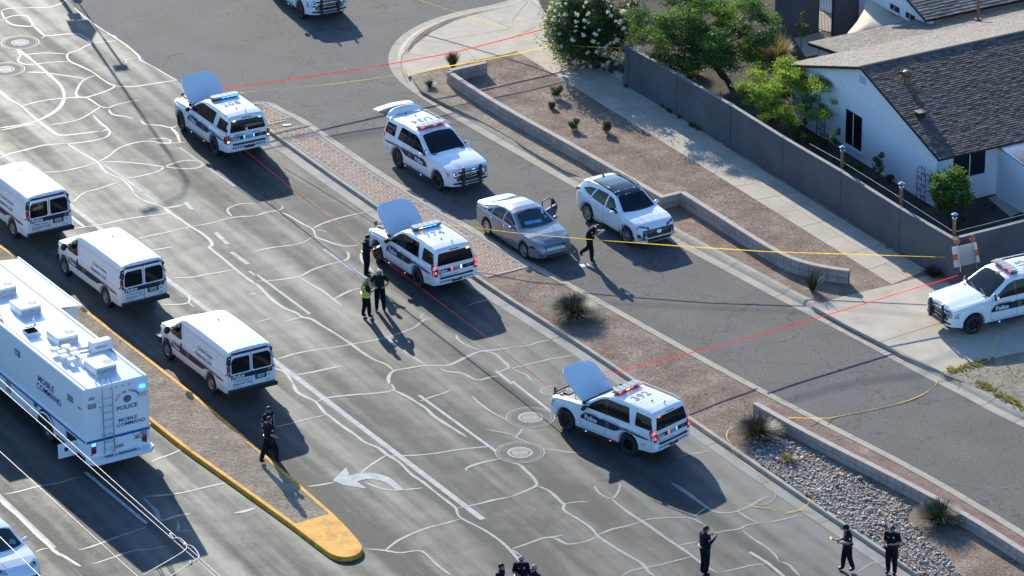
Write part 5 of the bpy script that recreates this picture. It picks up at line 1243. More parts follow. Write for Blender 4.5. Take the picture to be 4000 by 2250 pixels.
    fp('lower_intake', rpoly([(-.52, .33), (.52, .33), (.56, .45), (-.56, .45)], .03), B, 'black_plastic', t, off=.006)
    fp('bumper_trim', rpoly([(-.5, .30), (.5, .30), (.52, .325), (-.52, .325)], .01), B, 'alloy', t, off=.014)
    for s in (1, -1): tp('hood_crease', [(3.30, s*.34), (3.30, s*.352), (2.5, s*.512), (2.5, s*.50)], B, 'car_white', t, off=.012, res=.2)
    tp('hood_crease', [(3.40, -.006), (3.40, .006), (2.5, .006), (2.5, -.006)], B, 'car_white', t, off=.010, res=.2)
    return t
simple('roof_glass', (.008, .009, .012), .07, spec=.7, coat=.3)
cr = crossover(); rest(cr, R7(232, 800), R7(900, 1195), .355, 2.755, side=-1, hy=.93)
# ---------------------------------------------------------------- white sedan at the lower left corner
def corner_sedan():
    P = dict(SEDP); P['top'] = [(a, b+.02) for a, b in SEDP['top']]
    t = empty('white_sedan', (0, 0, 0)); tag(t, 'white sedan cut off by the lower left corner of the picture', 'car')
    body, B = car_body(P, MATS['car_white'], t)
    for s in (1, -1):
        for xa in (0, 2.765): wheel(t, (xa, s*.80, .325), s, R=.325, rim=.225, wd=.22, spokes=10, rimmat='alloy', style='multi')
        sp('side_window', rpoly([(2.12, 1.0), (1.95, 1.12), (1.50, 1.335), (1.22, 1.375), (1.16, .99)], .03), s, B, 'glass_dark', t, res=.08)
        sp('side_window', rpoly([(1.10, .99), (1.14, 1.38), (.75, 1.37), (.40, 1.25), (.28, .99)], .03), s, B, 'glass_dark', t, res=.08)
        mirror(t, (1.98, 1.0, 1.04), s, B, 'car_white', size=(.14, .22, .14))
        tp('headlamp', rpoly([(3.56, s*.42), (3.46, s*.68), (3.06, s*.86), (3.14, s*.70), (3.38, s*.44)], .03), B, 'lamp_clear', t, off=.008, res=.06)
        tp('lamp_unit', disc(3.36, s*.62, .05), B, 'glass_mid', t, off=.014)
        cut_line(t, [(2.14, .3), (2.18, .95)], s, B)
        for xx in (3.2,): tp('hood_crease', [(3.30, s*.34), (3.30, s*.352), (2.5, s*.512), (2.5, s*.50)], B, 'car_white', t, off=.012, res=.2)
    tp('windscreen', rpoly([(2.30, .70), (2.42, .35), (2.45, 0), (2.42, -.35), (2.30, -.70), (1.68, -.56), (1.56, 0), (1.68, .56)], .05), B, 'glass_mid', t, off=.006, res=.1)
    tp('sun_visor', rpoly([(2.2, .28), (2.28, .5), (2.12, .54), (2.05, .40)], .05), B, 'visor', t, off=.011)
    fp('grille', rpoly([(-.60, .36), (.60, .36), (.62, .56), (-.62, .56)], .05), B, 'black_plastic', t, off=.008, res=.1)
    fp('badge', [(-.12, .60), (-.04, .61), (.04, .61), (.12, .60), (.10, .57), (-.10, .57)], B, 'gold', t, off=.02)
    return t
cs = corner_sedan()
# mirror tip surveyed in the photo: left mirror at T(0,2,200,1165)
hcs = rad(-58.5); fr_ = V3((math.cos(hcs), math.sin(hcs), 0)); lf_ = V3((-fr_.y, fr_.x, 0)); mp_ = G(*T(0, 2, 205, 1165), 1.04); oc = mp_-fr_*1.98-lf_*1.05
cs.location = (oc.x, oc.y, 0); cs.rotation_euler = (0, 0, hcs)
# ---------------------------------------------------------------- mobile command truck
def truck():
    # x forward, rear face at x=0, right-hand rule: left side +y
    RL = (330, 0)
    rlb = G(1450*0+1225/3.623, 1450+1250/3.623, .55); 
    t = empty('command_truck', (0, 0, 0)); tag(t, 'large white command truck with blue stripe, roof air conditioners and a rear ladder', 'truck')
    H, W, L = 3.55, 2.5, 13.5; w = W/2
    # body: rounded roof edges by a bevelled shell
    bm = bmesh.new(); bmesh.ops.create_cube(bm, size=1)
    for v in bm.verts: v.co = V3(((v.co.x+.5)*L, v.co.y*W, .62+(v.co.z+.5)*(H-.62)))
    es = [e for e in bm.edges if all(v.co.z > 2 for v in e.verts)]+[e for e in bm.edges if abs(e.verts[0].co.z-e.verts[1].co.z) > 1]
    bmesh.ops.bevel(bm, geom=es, offset=.07, segments=4, affect='EDGES', profile=.5)
    me = bpy.data.meshes.new('body'); bm.to_mesh(me); bm.free(); link('body', me, t, MATS['truck_white']); smooth(me, 40)
    def bx(name, c, d, mat, par=t, **k): m_ = MB(); m_.box(c, d, **k); return m_.build(name, MATS[mat], par)
    bx('chassis', (6.5, 0, .62), (12, 1.6, .5), 'black_plastic')
    for s in (1, -1):
        bx('blue_stripe', (6.7, s*(w+.004), 1.30), (13.3, .008, .09), 'blue_vinyl')
        bx('side_rail', (6.7, s*(w+.02), 1.42), (13.3, .05, .05), 'truck_white')
        for q in (1.6, 4.6, 7.4): bx('locker_gap', (q, s*(w+.004), .95), (.014, .006, .62), 'roof_grey')
        wheel(t, (3.1, s*(w-.17), .52), s, R=.52, rim=.30, wd=.3, spokes=8, rimmat='chrome', style='steel')
        wheel(t, (11.4, s*(w-.17), .52), s, R=.52, rim=.30, wd=.3, spokes=8, rimmat='chrome', style='steel')
        m_ = MB(); ap = [(3.1+.72*math.cos(rad(q)), .52+.66*math.sin(rad(q))) for q in range(0, 181, 12)]
        m_.add([(a, s*(w+.006), b) for a, b in ap]+[(3.82, s*(w+.006), .60), (2.38, s*(w+.006), .60)], [tuple(range(len(ap)+2)) if s < 0 else tuple(reversed(range(len(ap)+2)))]); 
        m_.build('wheel_opening', MATS['dark_opening'], t)
        m_ = MB(); m_.tube([(a, s*(w+.02), b) for a, b in ap], .035, 6); m_.build('arch_trim', MATS['truck_white'], t)
        for (lx, lz) in ((1.05, 2.78), (5.2, 2.9)):
            f = bx('scene_lamp', (lx, s*(w+.02), lz), (.36, .05, .26), 'roof_grey'); bx('lens', (lx, s*(w+.05), lz), (.26, .02, .17), 'lamp_clear', f)
        bx('side_marker', (.35, s*(w+.015), 2.68), (.20, .03, .09), 'lamp_clear')
    for s, x0 in ((1, 3.6), (-1, 3.0)):
        for q, tx in enumerate(('MOBILE', 'COMMAND')):
            m = lettering('lettering', tx, (x0 + (-.15 if q else 0)*s*-1, s*5, 2.40-.35*q), (-s, 0, 0), ZP, (0, -s, 0), FlatSide(s*w), MATS['letter_navy'], t, size=.37, bold=.018, off=.01)
    # open locker door low on the near side
    bx('locker_opening', (1.1, w+.006, 1.02), (.80, .006, .34), 'dark_opening'); bx('locker_door', (.72, w+.36, .82), (.04, .72, .60), 'truck_white')
    bx('door_latch', (.695, w+.42, .86), (.02, .14, .16), 'black_plastic')
    bx('vent', (6.1, w+.01, 1.05), (.35, .02, .55), 'roof_grey'); bx('latch_plate', (3.9, w+.01, 1.18), (.3, .02, .14), 'chrome')
    # slide-out room near side
    sl = bx('slide_out', (10.6, w+.42, 2.05), (5.2, .88, 2.35), 'truck_white'); 
    bx('topper_awning', (10.6, w+.42, 3.28), (5.3, .92, .05), 'vinyl_cream', sl); bx('blue_stripe', (10.6, w+.87, 1.42), (5.2, .008, .09), 'blue_vinyl', sl); bx('seal', (8.0, w+.2, 2.05), (.03, .5, 2.3), 'black_plastic', sl)
    sl = bx('slide_out', (9.6, -w-.42, 2.05), (4.6, .88, 2.2), 'truck_white')
    m_ = MB(); m_.add([(7.2, -w, 3.32), (12.2, -w, 3.32), (12.2, -w-.95, 3.18), (7.2, -w-.95, 3.18), (7.2, -w, 3.30), (12.2, -w, 3.30), (12.2, -w-.95, 3.16), (7.2, -w-.95, 3.16)], [(3, 2, 1, 0), (4, 5, 6, 7), (0, 1, 5, 4), (2, 3, 7, 6), (1, 2, 6, 5), (3, 0, 4, 7)]); m_.build('topper_awning', MATS['vinyl_cream'], sl)
    m_ = MB(); m_.tube([(7.1, -w-.98, 3.17), (12.3, -w-.98, 3.17)], .06, 10); m_.build('awning_tube', MATS['truck_white'], sl)
    # roof edge rails and roof units
    for s in (1, -1): bx('roof_rail', (6.7, s*(w-.16), H+.012), (13.2, .05, .02), 'ac_grille')
    def rbox(name, x0, x1, y0, y1, z0, z1, mat, par, r=.12):
        m_ = MB(); m_.prism(rpoly([(x0, y0), (x1, y0), (x1, y1), (x0, y1)], r), z0, z1); 
        o = m_.build(name, MATS[mat], par); b = o.modifiers.new('bevel', 'BEVEL'); b.width = .03; b.segments = 2; b.limit_method = 'ANGLE'; b.angle_limit = rad(50); smooth(o.data, 40); return o
    for k, ax in enumerate((1.3, 4.25, 7.2, 9.2)):
        yy = -.05
        u = rbox('air_conditioner', ax-.50, ax+.50, yy-.42, yy+.42, H+.02, H+.33, 'truck_white', t)
        m_ = MB()
        for q in range(17): m_.box((ax-.505, yy-.36+.045*q, H+.16), (.02, .016, .20))
        m_.build('grille', MATS['ac_grille'], u)
        m_ = MB(); m_.cyl((ax-.1, yy-.22, H+.335), (0, 0, 1), .17, .012, 24); f = m_.build('fan_cover', MATS['ac_grille'], u)
        m_ = MB(); 
        for q in range(8): m_.box((ax-.1+.1*math.cos(q*.785), yy-.22+.1*math.sin(q*.785), H+.345), (.10, .008, .006), q*.785)
        m_.build('fan_rib', MATS['truck_white'], f)
    h = bx('roof_hatch', (5.35, .62, H+.05), (.5, .5, .08), 'truck_white'); bx('opening', (5.35, .62, H+.094), (.4, .4, .01), 'dark_opening', h)
    m_ = MB(); m_.add([(5.6, .38, H+.1), (5.6, .86, H+.1), (5.25, .86, H+.34), (5.25, .38, H+.34)], [(0, 1, 2, 3)]); m_.build('lid', MATS['roof_grey'], h)
    # light tower folded on the roof
    lt = empty('light_tower'); lt.parent = t
    m_ = MB(); m_.box((2.75, -.78, H+.24), (.34, .85, .40), taper=.86); m_.build('mast_housing', MATS['truck_white'], lt)
    lettering('lettering', 'nightscan', (2.57, -.48, H+.2), (0, -1, 0), ZP, XP, None, MATS['roof_grey'], lt, size=.13, off=.012)
    m_ = MB(); m_.tube([(2.85, -.4, H+.16), (2.95, .55, H+.18)], .05, 8); m_.tube([(2.65, -.4, H+.10), (2.7, .5, H+.12)], .04, 8); m_.build('mast', MATS['alloy'], lt)
    for q in range(4):
        for s2 in (0, 1):
            m_ = MB(); m_.box((3.25-.36*q, .30+.42*s2-.1*(q % 2), H+.20), (.20, .28, .14)); m_.build('floodlight', MATS['truck_white'], lt)
    m_ = MB(); m_.tube([(3.35, .3, H+.14), (2.1, .3, H+.14)], .03, 6); m_.tube([(3.35, .7, H+.14), (2.1, .7, H+.14)], .03, 6); m_.build('lamp_rail', MATS['alloy'], lt)
    m_ = MB(); m_.tube([(6.1, .15, H), (6.1, .15, H+.22)], .015, 6); m_.ball((6.1, .15, H+.10), .05); m_.build('antenna', MATS['truck_white'], t)
    m_ = MB(); m_.tube([(7.0, 1.0, H+.16), (10.2, 1.0, H+.16)], .04, 6); m_.tube([(7.0, 1.0, H), (7.0, 1.0, H+.2)], .03, 6); m_.box((8.8, .95, H+.12), (.5, .12, .16)); m_.build('awning_arm', MATS['truck_white'], t)
    # rear face
    bx('blue_stripe', (-.004, 0, 1.30), (.008, 2.44, .11), 'blue_vinyl'); bx('rear_rail', (-.015, 0, 1.42), (.04, 2.46, .04), 'truck_white')
    for s in (1, -1):
        f = bx('lamp_cluster', (-.03, s*.98, 1.04), (.05, .19, .50), 'chrome'); bx('tail_lamp', (-.06, s*.98, .92), (.02, .15, .24), 'lamp_red', f); bx('strobe_lamp', (-.06, s*.98, 1.19), (.02, .15, .13), 'led_blue' if s > 0 else 'lamp_clear', f)
        f = bx('scene_lamp', (-.03, s*.98, 2.85), (.06, .30, .20), 'chrome'); bx('lens', (-.065, s*.98, 2.85), (.02, .22, .13), 'lamp_clear', f)
        bx('strobe_lamp', (-.03, s*.98, 3.17), (.05, .20, .11), 'led_blue' if s < 0 else 'lamp_clear')
        m_ = MB(); m_.cyl((-.01, s*1.05, .74), (1, 0, 0), .035, .03, 12); m_.build('reflector', MATS['lamp_red'], t)
    for q in range(4): bx('clearance_lamp', (-.012, -.5+.25*q, 3.38), (.02, .06, .03), 'lamp_red')
    BX = None
    m_ = MB()
    def rtext(tx, y, z, size, **k):
        return lettering('lettering', tx, (-.012, y, z), (0, -1, 0), ZP, XP, None, MATS['letter_navy'], t, size=size, off=.0, **k)
    rtext('POLICE', -.36, 2.36, .24, bold=.02) if False else rtext('POLICE', .02, 2.36, .25, bold=.02)
    rtext('MOBILE', -.04, 1.86, .21, bold=.015); rtext('COMMAND', .04, 1.66, .21, bold=.015)
    word = 'CITY OF PHOENIX'; n = len(word)
    for i, ch in enumerate(word):
        if ch == ' ': continue
        a = rad(160-140*i/(n-1)); r = .42; cy, cz = -.42, 2.70; c_ = V3((-.012, cy-r*math.cos(a), cz+.86*r*math.sin(a)))
        tng = V3((0, -math.sin(a), -math.cos(a)*1)).normalized() if False else V3((0, -math.sin(a), -math.cos(a)))
        up = V3((0, -math.cos(a), math.sin(a)))
        lettering('lettering', ch, c_, tng, up, XP, None, MATS['letter_navy'], t, size=.14, bold=.015, off=0, center=True)
    m_ = MB(); m_.cyl((-.012, -.40, 2.78), (1, 0, 0), .15, .012, 24); sl_ = m_.build('seal', MATS['blue_vinyl'], t); m_ = MB(); m_.cyl((-.022, -.40, 2.75), (1, 0, 0), .10, .012, 18); m_.build('seal_bird', MATS['gold'], sl_)
    # ladder
    ld = MB()
    for yy in (.62, .24):
        ld.tube([(.32, yy, H-.0), (.30, yy, H+.28), (.14, yy, H+.42), (-.06, yy, H+.30), (-.16, yy, H-.1), (-.16, yy, .78), (-.02, yy, .70)], .022, 8)
        for zq in (2.7, 1.5): ld.tube([(-.16, yy, zq), (0, yy+.06, zq)], .018, 6)
    lo = ld.build('ladder', MATS['alloy'], t, 50)
    for q in range(8): m_ = MB(); m_.tube([(-.16, .62, .92+.31*q), (-.16, .24, .92+.31*q)], .018, 6); m_.build('rung', MATS['alloy'], lo)
    # bumper step
    m_ = MB(); m_.prism([(.05, -1.27), (.05, 1.27), (-.18, 1.27), (-.40, 1.05), (-.40, -1.05), (-.18, -1.27)][::-1], .46, .62); bo = m_.build('rear_bumper', MATS['truck_white'], t)
    bx('tread_plate', (-.18, -.05, .626), (.16, 1.35, .012), 'ac_grille', bo)
    m_ = MB()
    for q in range(34): m_.box((-.18, -.70+.04*q, .634), (.15, .012, .006))
    m_.build('tread_rib', MATS['roof_grey'], bo)
    for yy in (.28, -.62):
        m_ = MB(); m_.tube([(-.22, yy, .62), (-.22, yy, .72), (-.24, yy-.1, .76), (-.22, yy-.12, .62)], .03, 8); m_.build('tow_hook', MATS['truck_white'], bo)
    bx('number_plate', (-.02, -.02, .86), (.02, .30, .15), 'plate'); lettering('lettering', 'G 425AK', (-.034, .11, .83), (0, -1, 0), ZP, XP, None, MATS['letter_navy'], t, size=.08, off=0)
    e_ = MB(); e_.cyl((-.015, -.72, 1.05), (1, 0, 0), .085, .02, 16); e_.tube([(-.02, -.90, 1.20), (-.02, -.55, .93)], .012, 5); e_.tube([(-.02, -.55, 1.22), (-.02, -.90, .93)], .012, 5); e_.build('badge', MATS['ac_grille'], t)
    m_ = MB(); m_.ball((-.02, .12, 1.08), .05, 10, sc=(.3, 1, .7)); m_.build('camera_dome', MATS['chrome'], t)
    # cab, out of view to the left
    m_ = MB(); m_.box((14.4, 0, 1.5), (1.9, 2.3, 1.9), taper=.9); m_.build('cab', MATS['truck_white'], t)
    return t
class FlatSide:
    """a flat side wall, for lettering"""
    def __init__(s, y): s.y = y
    def ray_cast(s, o, d): return (V3((o.x, s.y, o.z)), None, None, 0)
tk = truck()
def squash(o, k):
    if o.type == 'MESH' and not o.name.startswith('wheel'):
        me = o.data
        for v in me.vertices: v.co.z *= k
    if not o.name.startswith('wheel') or o.name.startswith('wheel_opening'):
        for c in o.children: squash(c, k)
squash(tk, .888)
ta = G(1225/3.623, 1450+1250/3.623, .55); tb = G(2100/3.623, 1450+1045/3.623, .55)
d_ = tb-ta; hy_ = math.atan2(d_.y, d_.x)       # along -y of the truck

ht = rad(121.5); fr_ = V3((math.cos(ht), math.sin(ht), 0)); lf_ = V3((-fr_.y, fr_.x, 0))
pt = ta-lf_*1.25; tk.location = (pt.x, pt.y, 0); tk.rotation_euler = (0, 0, ht)
# ================================================================ WALLS, HOUSE
def on_plane(px, py, p0, nrm):
    d = F_*FPX + R_*(px-2000) + U_*(1125-py)
    t = (p0-CP).dot(nrm)/d.dot(nrm); return CP+d*t
def block_wall(label, base, H, th, z0=.15, courses=2, cap=.07, bl=.40, back=-1, group=None):
    """base: front foot line; built of separate blocks with raked joints"""
    root = empty('block_wall', (0, 0, 0)); tag(root, label, 'wall')
    P = resample(base, bl); Q = offs(P, back*th); hc = (H-cap)/courses; j = .010
    P2, Q2 = Z(P, z0), Z(Q, z0); cmb = MB()
    A = [p.lerp(q, .12) for p, q in zip(P2, Q2)]; Bq = [p.lerp(q, .88) for p, q in zip(P2, Q2)]
    n = len(A)
    for i in range(n-1):
        cmb.add([A[i], A[i+1], Bq[i+1], Bq[i]]+[v+V3((0, 0, H-cap)) for v in (A[i], A[i+1], Bq[i+1], Bq[i])], [(0, 1, 5, 4), (1, 2, 6, 5), (2, 3, 7, 6), (3, 0, 4, 7), (4, 5, 6, 7)])
    cmb.build('mortar', MATS['joint_dark'], root)
    def piece(name, a, b, c, d, za, zb, mat, g=j):
        cen = (a+b+c+d)/4; q = [p+(b-a).normalized()*g*(1 if k in (0, 3) else -1) for k, p in enumerate((a, b, c, d))]
        v = [V3((p.x, p.y, za)) for p in q]+[V3((p.x, p.y, zb)) for p in q]
        f = [(0, 1, 5, 4), (1, 2, 6, 5), (2, 3, 7, 6), (3, 0, 4, 7), (4, 5, 6, 7)]
        if ((b-a).cross(d-a)).z < 0: f = [x[::-1] for x in f]
        return mk(name, v, f, MATS[mat], root)
    for k in range(courses):
        for i in range(n-1):
            if False:
                a = P2[i].lerp(P2[i+1], .5) if i >= 0 else P2[0]; b = P2[i+1].lerp(P2[i+2], .5) if i+2 < n else P2[i+1]
                d = Q2[i].lerp(Q2[i+1], .5) if i >= 0 else Q2[0]; c = Q2[i+1].lerp(Q2[i+2], .5) if i+2 < n else Q2[i+1]
            else: a, b, c, d = P2[i], P2[i+1], Q2[i+1], Q2[i]
            if (b-a).length < .05: continue
            o_ = random.uniform(-.004, .004); e = (a-d).normalized()*o_
            piece('block', a+e, b+e, c, d, z0+k*hc+(.010 if k else 0), z0+(k+1)*hc-.008, 'block_face')
    for i in range(n-1):
        a, b, c, d = P2[i], P2[i+1], Q2[i+1], Q2[i]; e = (a-d).normalized()*.012
        piece('cap_block', a+e, b+e, c-e, d-e, z0+H-cap+.003, z0+H+random.uniform(-.003, .003), 'block_cap', .004)
    return root
w1a = TL(1, 0, [(1440, 628), (1600, 742), (1932, 942)], .15)+TL(2, 0, [(350, 1132), (640, 1300)], .15)+TL(2, 1, [(1128, 135)], .15)
w1a = relax(resample([w1a[0]]+catmull(w1a[1:-1], 4)+[w1a[-1]], .4), 30)
rt = G(*T(1, 0, 1610, 590), .15)
ret = block_wall('short return of the planter wall beside the corner ramp', [w1a[0]+(rt-w1a[0]).normalized()*2.0, w1a[0]+(rt-w1a[0]).normalized()*.21], .52, .2, back=1)
block_wall('long pale block planter wall between corner ramp and white crossover', w1a, .52, .2)
jg = [G(*T(2, 1, 1128, 135), .15), G(*T(2, 1, 1268, 100), .15)]
block_wall('short jog of block wall beside the white crossover', [jg[0]+(jg[1]-jg[0]).normalized()*.02, jg[1]+(jg[1]-jg[0]).normalized()*.12], .52, .2)
w1b = [jg[1]]+TL(2, 1, [(1500, 248), (1932, 522)], .15)+TL(3, 1, [(200, 622), (400, 672), (606, 698)], .15)
w1b = relax(resample(catmull(w1b, 4), .4), 6)
block_wall('curving pale block wall ending at the spiky yucca by the driveway', w1b, .56, .2)
w2 = TL(2, 2, [(1815, 232)], .15)+TL(3, 2, [(75, 352), (480, 562), (850, 745), (1150, 902), (1450, 1058), (1700, 1222), (1932, 1372)], .15)
w2 = relax(resample(ext(w2, 0, 8), .4), 30)
block_wall('long low block wall between the river rocks and frontage road', w2, .46, .2)
sl_ = offs(w2, -.2)+[p for p in reversed(offs(w2, -.85))]
tag(slab('gravel_strip', sl_, MATS['red_gravel'], z0=.05, z1=.155+.18), kind='structure')
# charcoal fence wall with pilasters
HF = 1.82
ft = TL(2, 0, [(868, 345), (1242, 558), (1638, 783)], HF+.15)+TL(3, 0, [(108, 1033), (548, 1290)], HF+.15)+TL(3, 1, [(990, 118), (1398, 352)], HF+.15)
fence = tag(empty('fence_wall'), 'charcoal painted masonry fence wall behind the sidewalk', 'wall')
fp_ = ft
def panel_wall(root, a, b, H, th=.16, name='panel', mat='fence_paint', z0=.1, capm='cap_edge'):
    t = (b-a); t.z = 0; an = math.atan2(t.y, t.x); nn = V3((-t.y, t.x, 0)).normalized()
    c = (a+b)/2+nn*th/2; m_ = MB(); m_.box((c.x, c.y, z0+H/2), (t.length-.02, th, H), an); o_ = m_.build(name, MATS[mat], root)
    m_ = MB(); m_.box((c.x, c.y, z0+H+.012), (t.length-.03, th+.006, .025), an); m_.build('coping', MATS[capm], root); return o_
simple('cap_edge', (.20, .20, .205), .7, var=.35, vs=6)
for a, b in zip(fp_, fp_[1:]): panel_wall(fence, a, b, HF)
for k, a in enumerate(fp_):
    t = (fp_[min(k+1, len(fp_)-1)]-fp_[max(k-1, 0)]); an = math.atan2(t.y, t.x); nn = V3((-t.y, t.x, 0)).normalized()
    m_ = MB(); wd_ = .30 if k in (0, 2, 6) else .10; c = V3((a.x, a.y, 0))+nn*.08; m_.box((c.x, c.y, .1+(HF+.02)/2), (wd_, .20+.02*(wd_ > .2), HF+.03), an); m_.build('pilaster', MATS['fence_paint'], fence)
ca_ = TL(2, 0, [(868, 612), (1570, 1045)], .15); 
m_ = MB(); t = ca_[1]-ca_[0]; cc_ = (ca_[0]+ca_[1])/2; m_.box((cc_.x, cc_.y, .25), (t.length, .12, .22), math.atan2(t.y, t.x)); m_.build('footing_ledge', MATS['fence_paint'], fence)
fr2 = G(*T(3, 1, 1932, 217), HF+.15); dirr = (fr2-ft[-1]); dirr.z = 0; far = ft[-1]+dirr.normalized()*12
f2 = tag(empty('fence_wall'), 'charcoal fence wall behind the road sign, running to the right edge', 'wall')
panel_wall(f2, ft[-1]+dirr.normalized()*.02, far, HF)
# ---------------- house
SL = math.tan(rad(17.8))
e1 = V3((math.cos(rad(118.1)), math.sin(rad(118.1)), 0)); e2 = V3((math.cos(rad(30)), math.sin(rad(30)), 0))
ZE = 2.4; E_ = G(*T(3, 0, 1290, 1205), ZE); B_ = G(*T(3, 0, 112, 490), ZE); span = (B_-E_).length; Mx = (E_+B_)/2; ZA = ZE+span/2*SL
e1 = (B_-E_).normalized(); A_ = V3((Mx.x, Mx.y, ZA))
house = empty('white_house', (E_.x, E_.y, 0)); tag(house, 'white painted brick house with brown shingle roof behind the charcoal fence', 'house')
def to(o, p): return p-V3((o.location.x, o.location.y, 0))
def lpoly(name, pts, mat, par, root, th=None, nrm=None):
    v = [to(root, p) for p in pts]; n = len(v)
    if th is None: return mk(name, v, [tuple(range(n))], MATS[mat], par)
    v2 = [p+nrm*th for p in v]; f = [tuple(range(n)), tuple(range(2*n-1, n-1, -1))]+[(i, n+i, n+(i+1) % n, (i+1) % n) for i in range(n)]
    me = bpy.data.meshes.new(name); me.from_pydata(v+v2, [], f); bm = bmesh.new(); bm.from_mesh(me); bmesh.ops.recalc_face_normals(bm, faces=bm.faces); bm.to_mesh(me); bm.free()
    return link(name, me, par, MATS[mat])
LR = 16.0
sdn = V3((0, 0, -.12))
f_n = (V3((-e1.x, -e1.y, SL*-1))).normalized()
slopeF = (A_-E_); slopeB = (A_-B_)
nF = e2.cross(slopeF).normalized(); nF = nF if nF.z > 0 else -nF
nB = e2.cross(slopeB).normalized(); nB = nB if nB.z > 0 else -nB
lpoly('roof', [E_, E_+e2*LR, A_+e2*LR, A_], 'fascia', house, house, -.10, nF)
lpoly('roof', [B_, A_, A_+e2*LR, B_+e2*LR], 'fascia', house, house, -.10, nB)
def shingles(root, par, org, u, v, nrm, Lu, Lv, seed, kind='shingle', tw=.24, ex=.13, clip=None, budget=0, th=.022):
    """courses of overlapping tabs: u along the eave, v up the slope"""
    r = random.Random(seed); rows = int(Lv/ex); V = []; Fc = []; rn = []; made = 0; objs = []
    for i in range(rows):
        x = -r.random()*tw
        while x < Lu:
            w_ = tw*r.choice((.8, 1, 1, 1.2)); x0, x1 = max(0, x), min(Lu, x+w_); x += w_
            if x1-x0 < .05: continue
            dl = r.uniform(0, .02); y0, y1 = i*ex-dl, (i+1)*ex+.03
            if clip and not clip((x0+x1)/2, (y0+y1)/2): continue
            g = .006
            ps = [org+u*(x0+g)+v*y0, org+u*(x1-g)+v*y0, org+u*(x1-g)+v*y1, org+u*(x0+g)+v*y1]
            hz = th+r.uniform(0, .012)
            q = [to(root, p) for p in ps]
            vs = [q[0]+nrm*.004, q[1]+nrm*.004, q[0]+nrm*hz, q[1]+nrm*hz, q[2]+nrm*.008, q[3]+nrm*.008]
            fs = [(0, 1, 3, 2), (2, 3, 4, 5), (0, 2, 5), (1, 4, 3)]
            if made < budget: objs.append(mk('shingle', vs, fs, MATS[kind], par)); made += 1
            else: n0 = len(V); V += vs; Fc += [tuple(k+n0 for k in f) for f in fs]; rn += [r.random()]*4
    if V:
        o_ = mk('shingles', V, Fc, MATS[kind], par); at = o_.data.attributes.new('rnd', 'FLOAT', 'FACE'); at.data.foreach_set('value', rn); tag(o_, kind='stuff')
shingles(house, house, E_+nF*.002, e2, slopeF.normalized(), nF, 11.5, slopeF.length, 1, budget=298)
shingles(house, house, B_+nB*.002, e2, slopeB.normalized(), nB, 13, slopeB.length, 2, kind='pale_tile', th=.015)  # same shingles on the sunlit slope; the sunlight is put into a paler colour
m_ = MB(); ra = to(house, A_); m_.tube([ra+V3((0, 0, .02)), ra+e2*13+V3((0, 0, .02))], .05, 6); m_.build('ridge_cap', MATS['pale_tile'], house)
# walls
ov = .22; WE = E_+e2*ov+e1*.45; WB = B_+e2*ov-e1*.45; WA = A_+e2*ov
zt = ZE+.45*SL-.12; gable = [V3((WE.x, WE.y, .1)), V3((WE.x, WE.y, zt)), V3((WA.x, WA.y, ZA-.13)), V3((WB.x, WB.y, zt)), V3((WB.x, WB.y, .1))]
gn = e1.cross(V3((0, 0, 1))); gn = gn if gn.dot(e2) < 0 else -gn
lpoly('wall', gable, 'white_masonry', house, house, -.15, gn)
frontn = V3((0, 0, 1)).cross(e2).normalized(); frontn = frontn if frontn.dot(e1) < 0 else -frontn
WF = WE+e2*7.2
lpoly('wall', [V3((WE.x, WE.y, .1)), V3((WF.x, WF.y, .1)), V3((WF.x, WF.y, zt)), V3((WE.x, WE.y, zt))], 'white_masonry', house, house, -.15, frontn)
# faint brick coursing on the gable: shallow raked lines
m_ = MB(); gu = e1
for k in range(30):
    z = .2+.085*k
    a = to(house, V3((WE.x, WE.y, z))+gn*.0015); b = to(house, V3((WB.x, WB.y, z))+gn*.0015); m_.add([a, b, b+V3((0, 0, .008)), a+V3((0, 0, .008))], [(0, 1, 2, 3)])
tag(m_.build('mortar_line', MATS['mortar_white'] if 'mortar_white' in MATS else simple('mortar_white', (.50, .50, .51), .8), house), kind='stuff')
P0 = V3((WE.x, WE.y, 1))
def win(px, p0, nrm, name='window', two=True, frame='black_gloss'):
    c = [on_plane(*q, p0, nrm) for q in px]          # tl, tr, br, bl
    U3 = ((c[1]-c[0])+(c[2]-c[3])); U3.z = 0; U3.normalize(); wdt = ((c[1]-c[0]).dot(U3)+(c[2]-c[3]).dot(U3))/2; z1 = (c[0].z+c[1].z)/2; z0 = (c[2].z+c[3].z)/2
    m = (c[0]+c[1]+c[2]+c[3])/4; base = V3((m.x, m.y, 0)); 
    def R3(u0, u1, a, b, off, nm, mt, par, th=.03):
        pts = [base+U3*u0+V3((0, 0, a)), base+U3*u1+V3((0, 0, a)), base+U3*u1+V3((0, 0, b)), base+U3*u0+V3((0, 0, b))]
        return lpoly(nm, [p+nrm*off for p in pts], mt, par, house, -th, nrm)
    h = wdt/2
    g = R3(-h, h, z0, z1, .03, name, frame, house); R3(-h+.05, h-.05, z0+.05, z1-.05, .036, 'pane', 'glass_dark', g, .01)
    if two: R3(-.02, .02, z0+.05, z1-.05, .05, 'mullion', 'letter_white' if frame == 'black_gloss' else 'black_gloss', g, .02)
    R3(-h-.06, h+.06, z0-.09, z0-.01, .10, 'sill', 'white_masonry', g, .12); return g
win([T(3, 0, 592, 820), T(3, 0, 710, 885), T(3, 0, 705, 1140), T(3, 0, 590, 1078)], P0, gn)
P1 = V3((WF.x, WF.y, 1))
win([T(3, 0, 1398, 1178), T(3, 0, 1636, 1128), T(3, 0, 1636, 1300), T(3, 0, 1398, 1352)], P1, frontn)
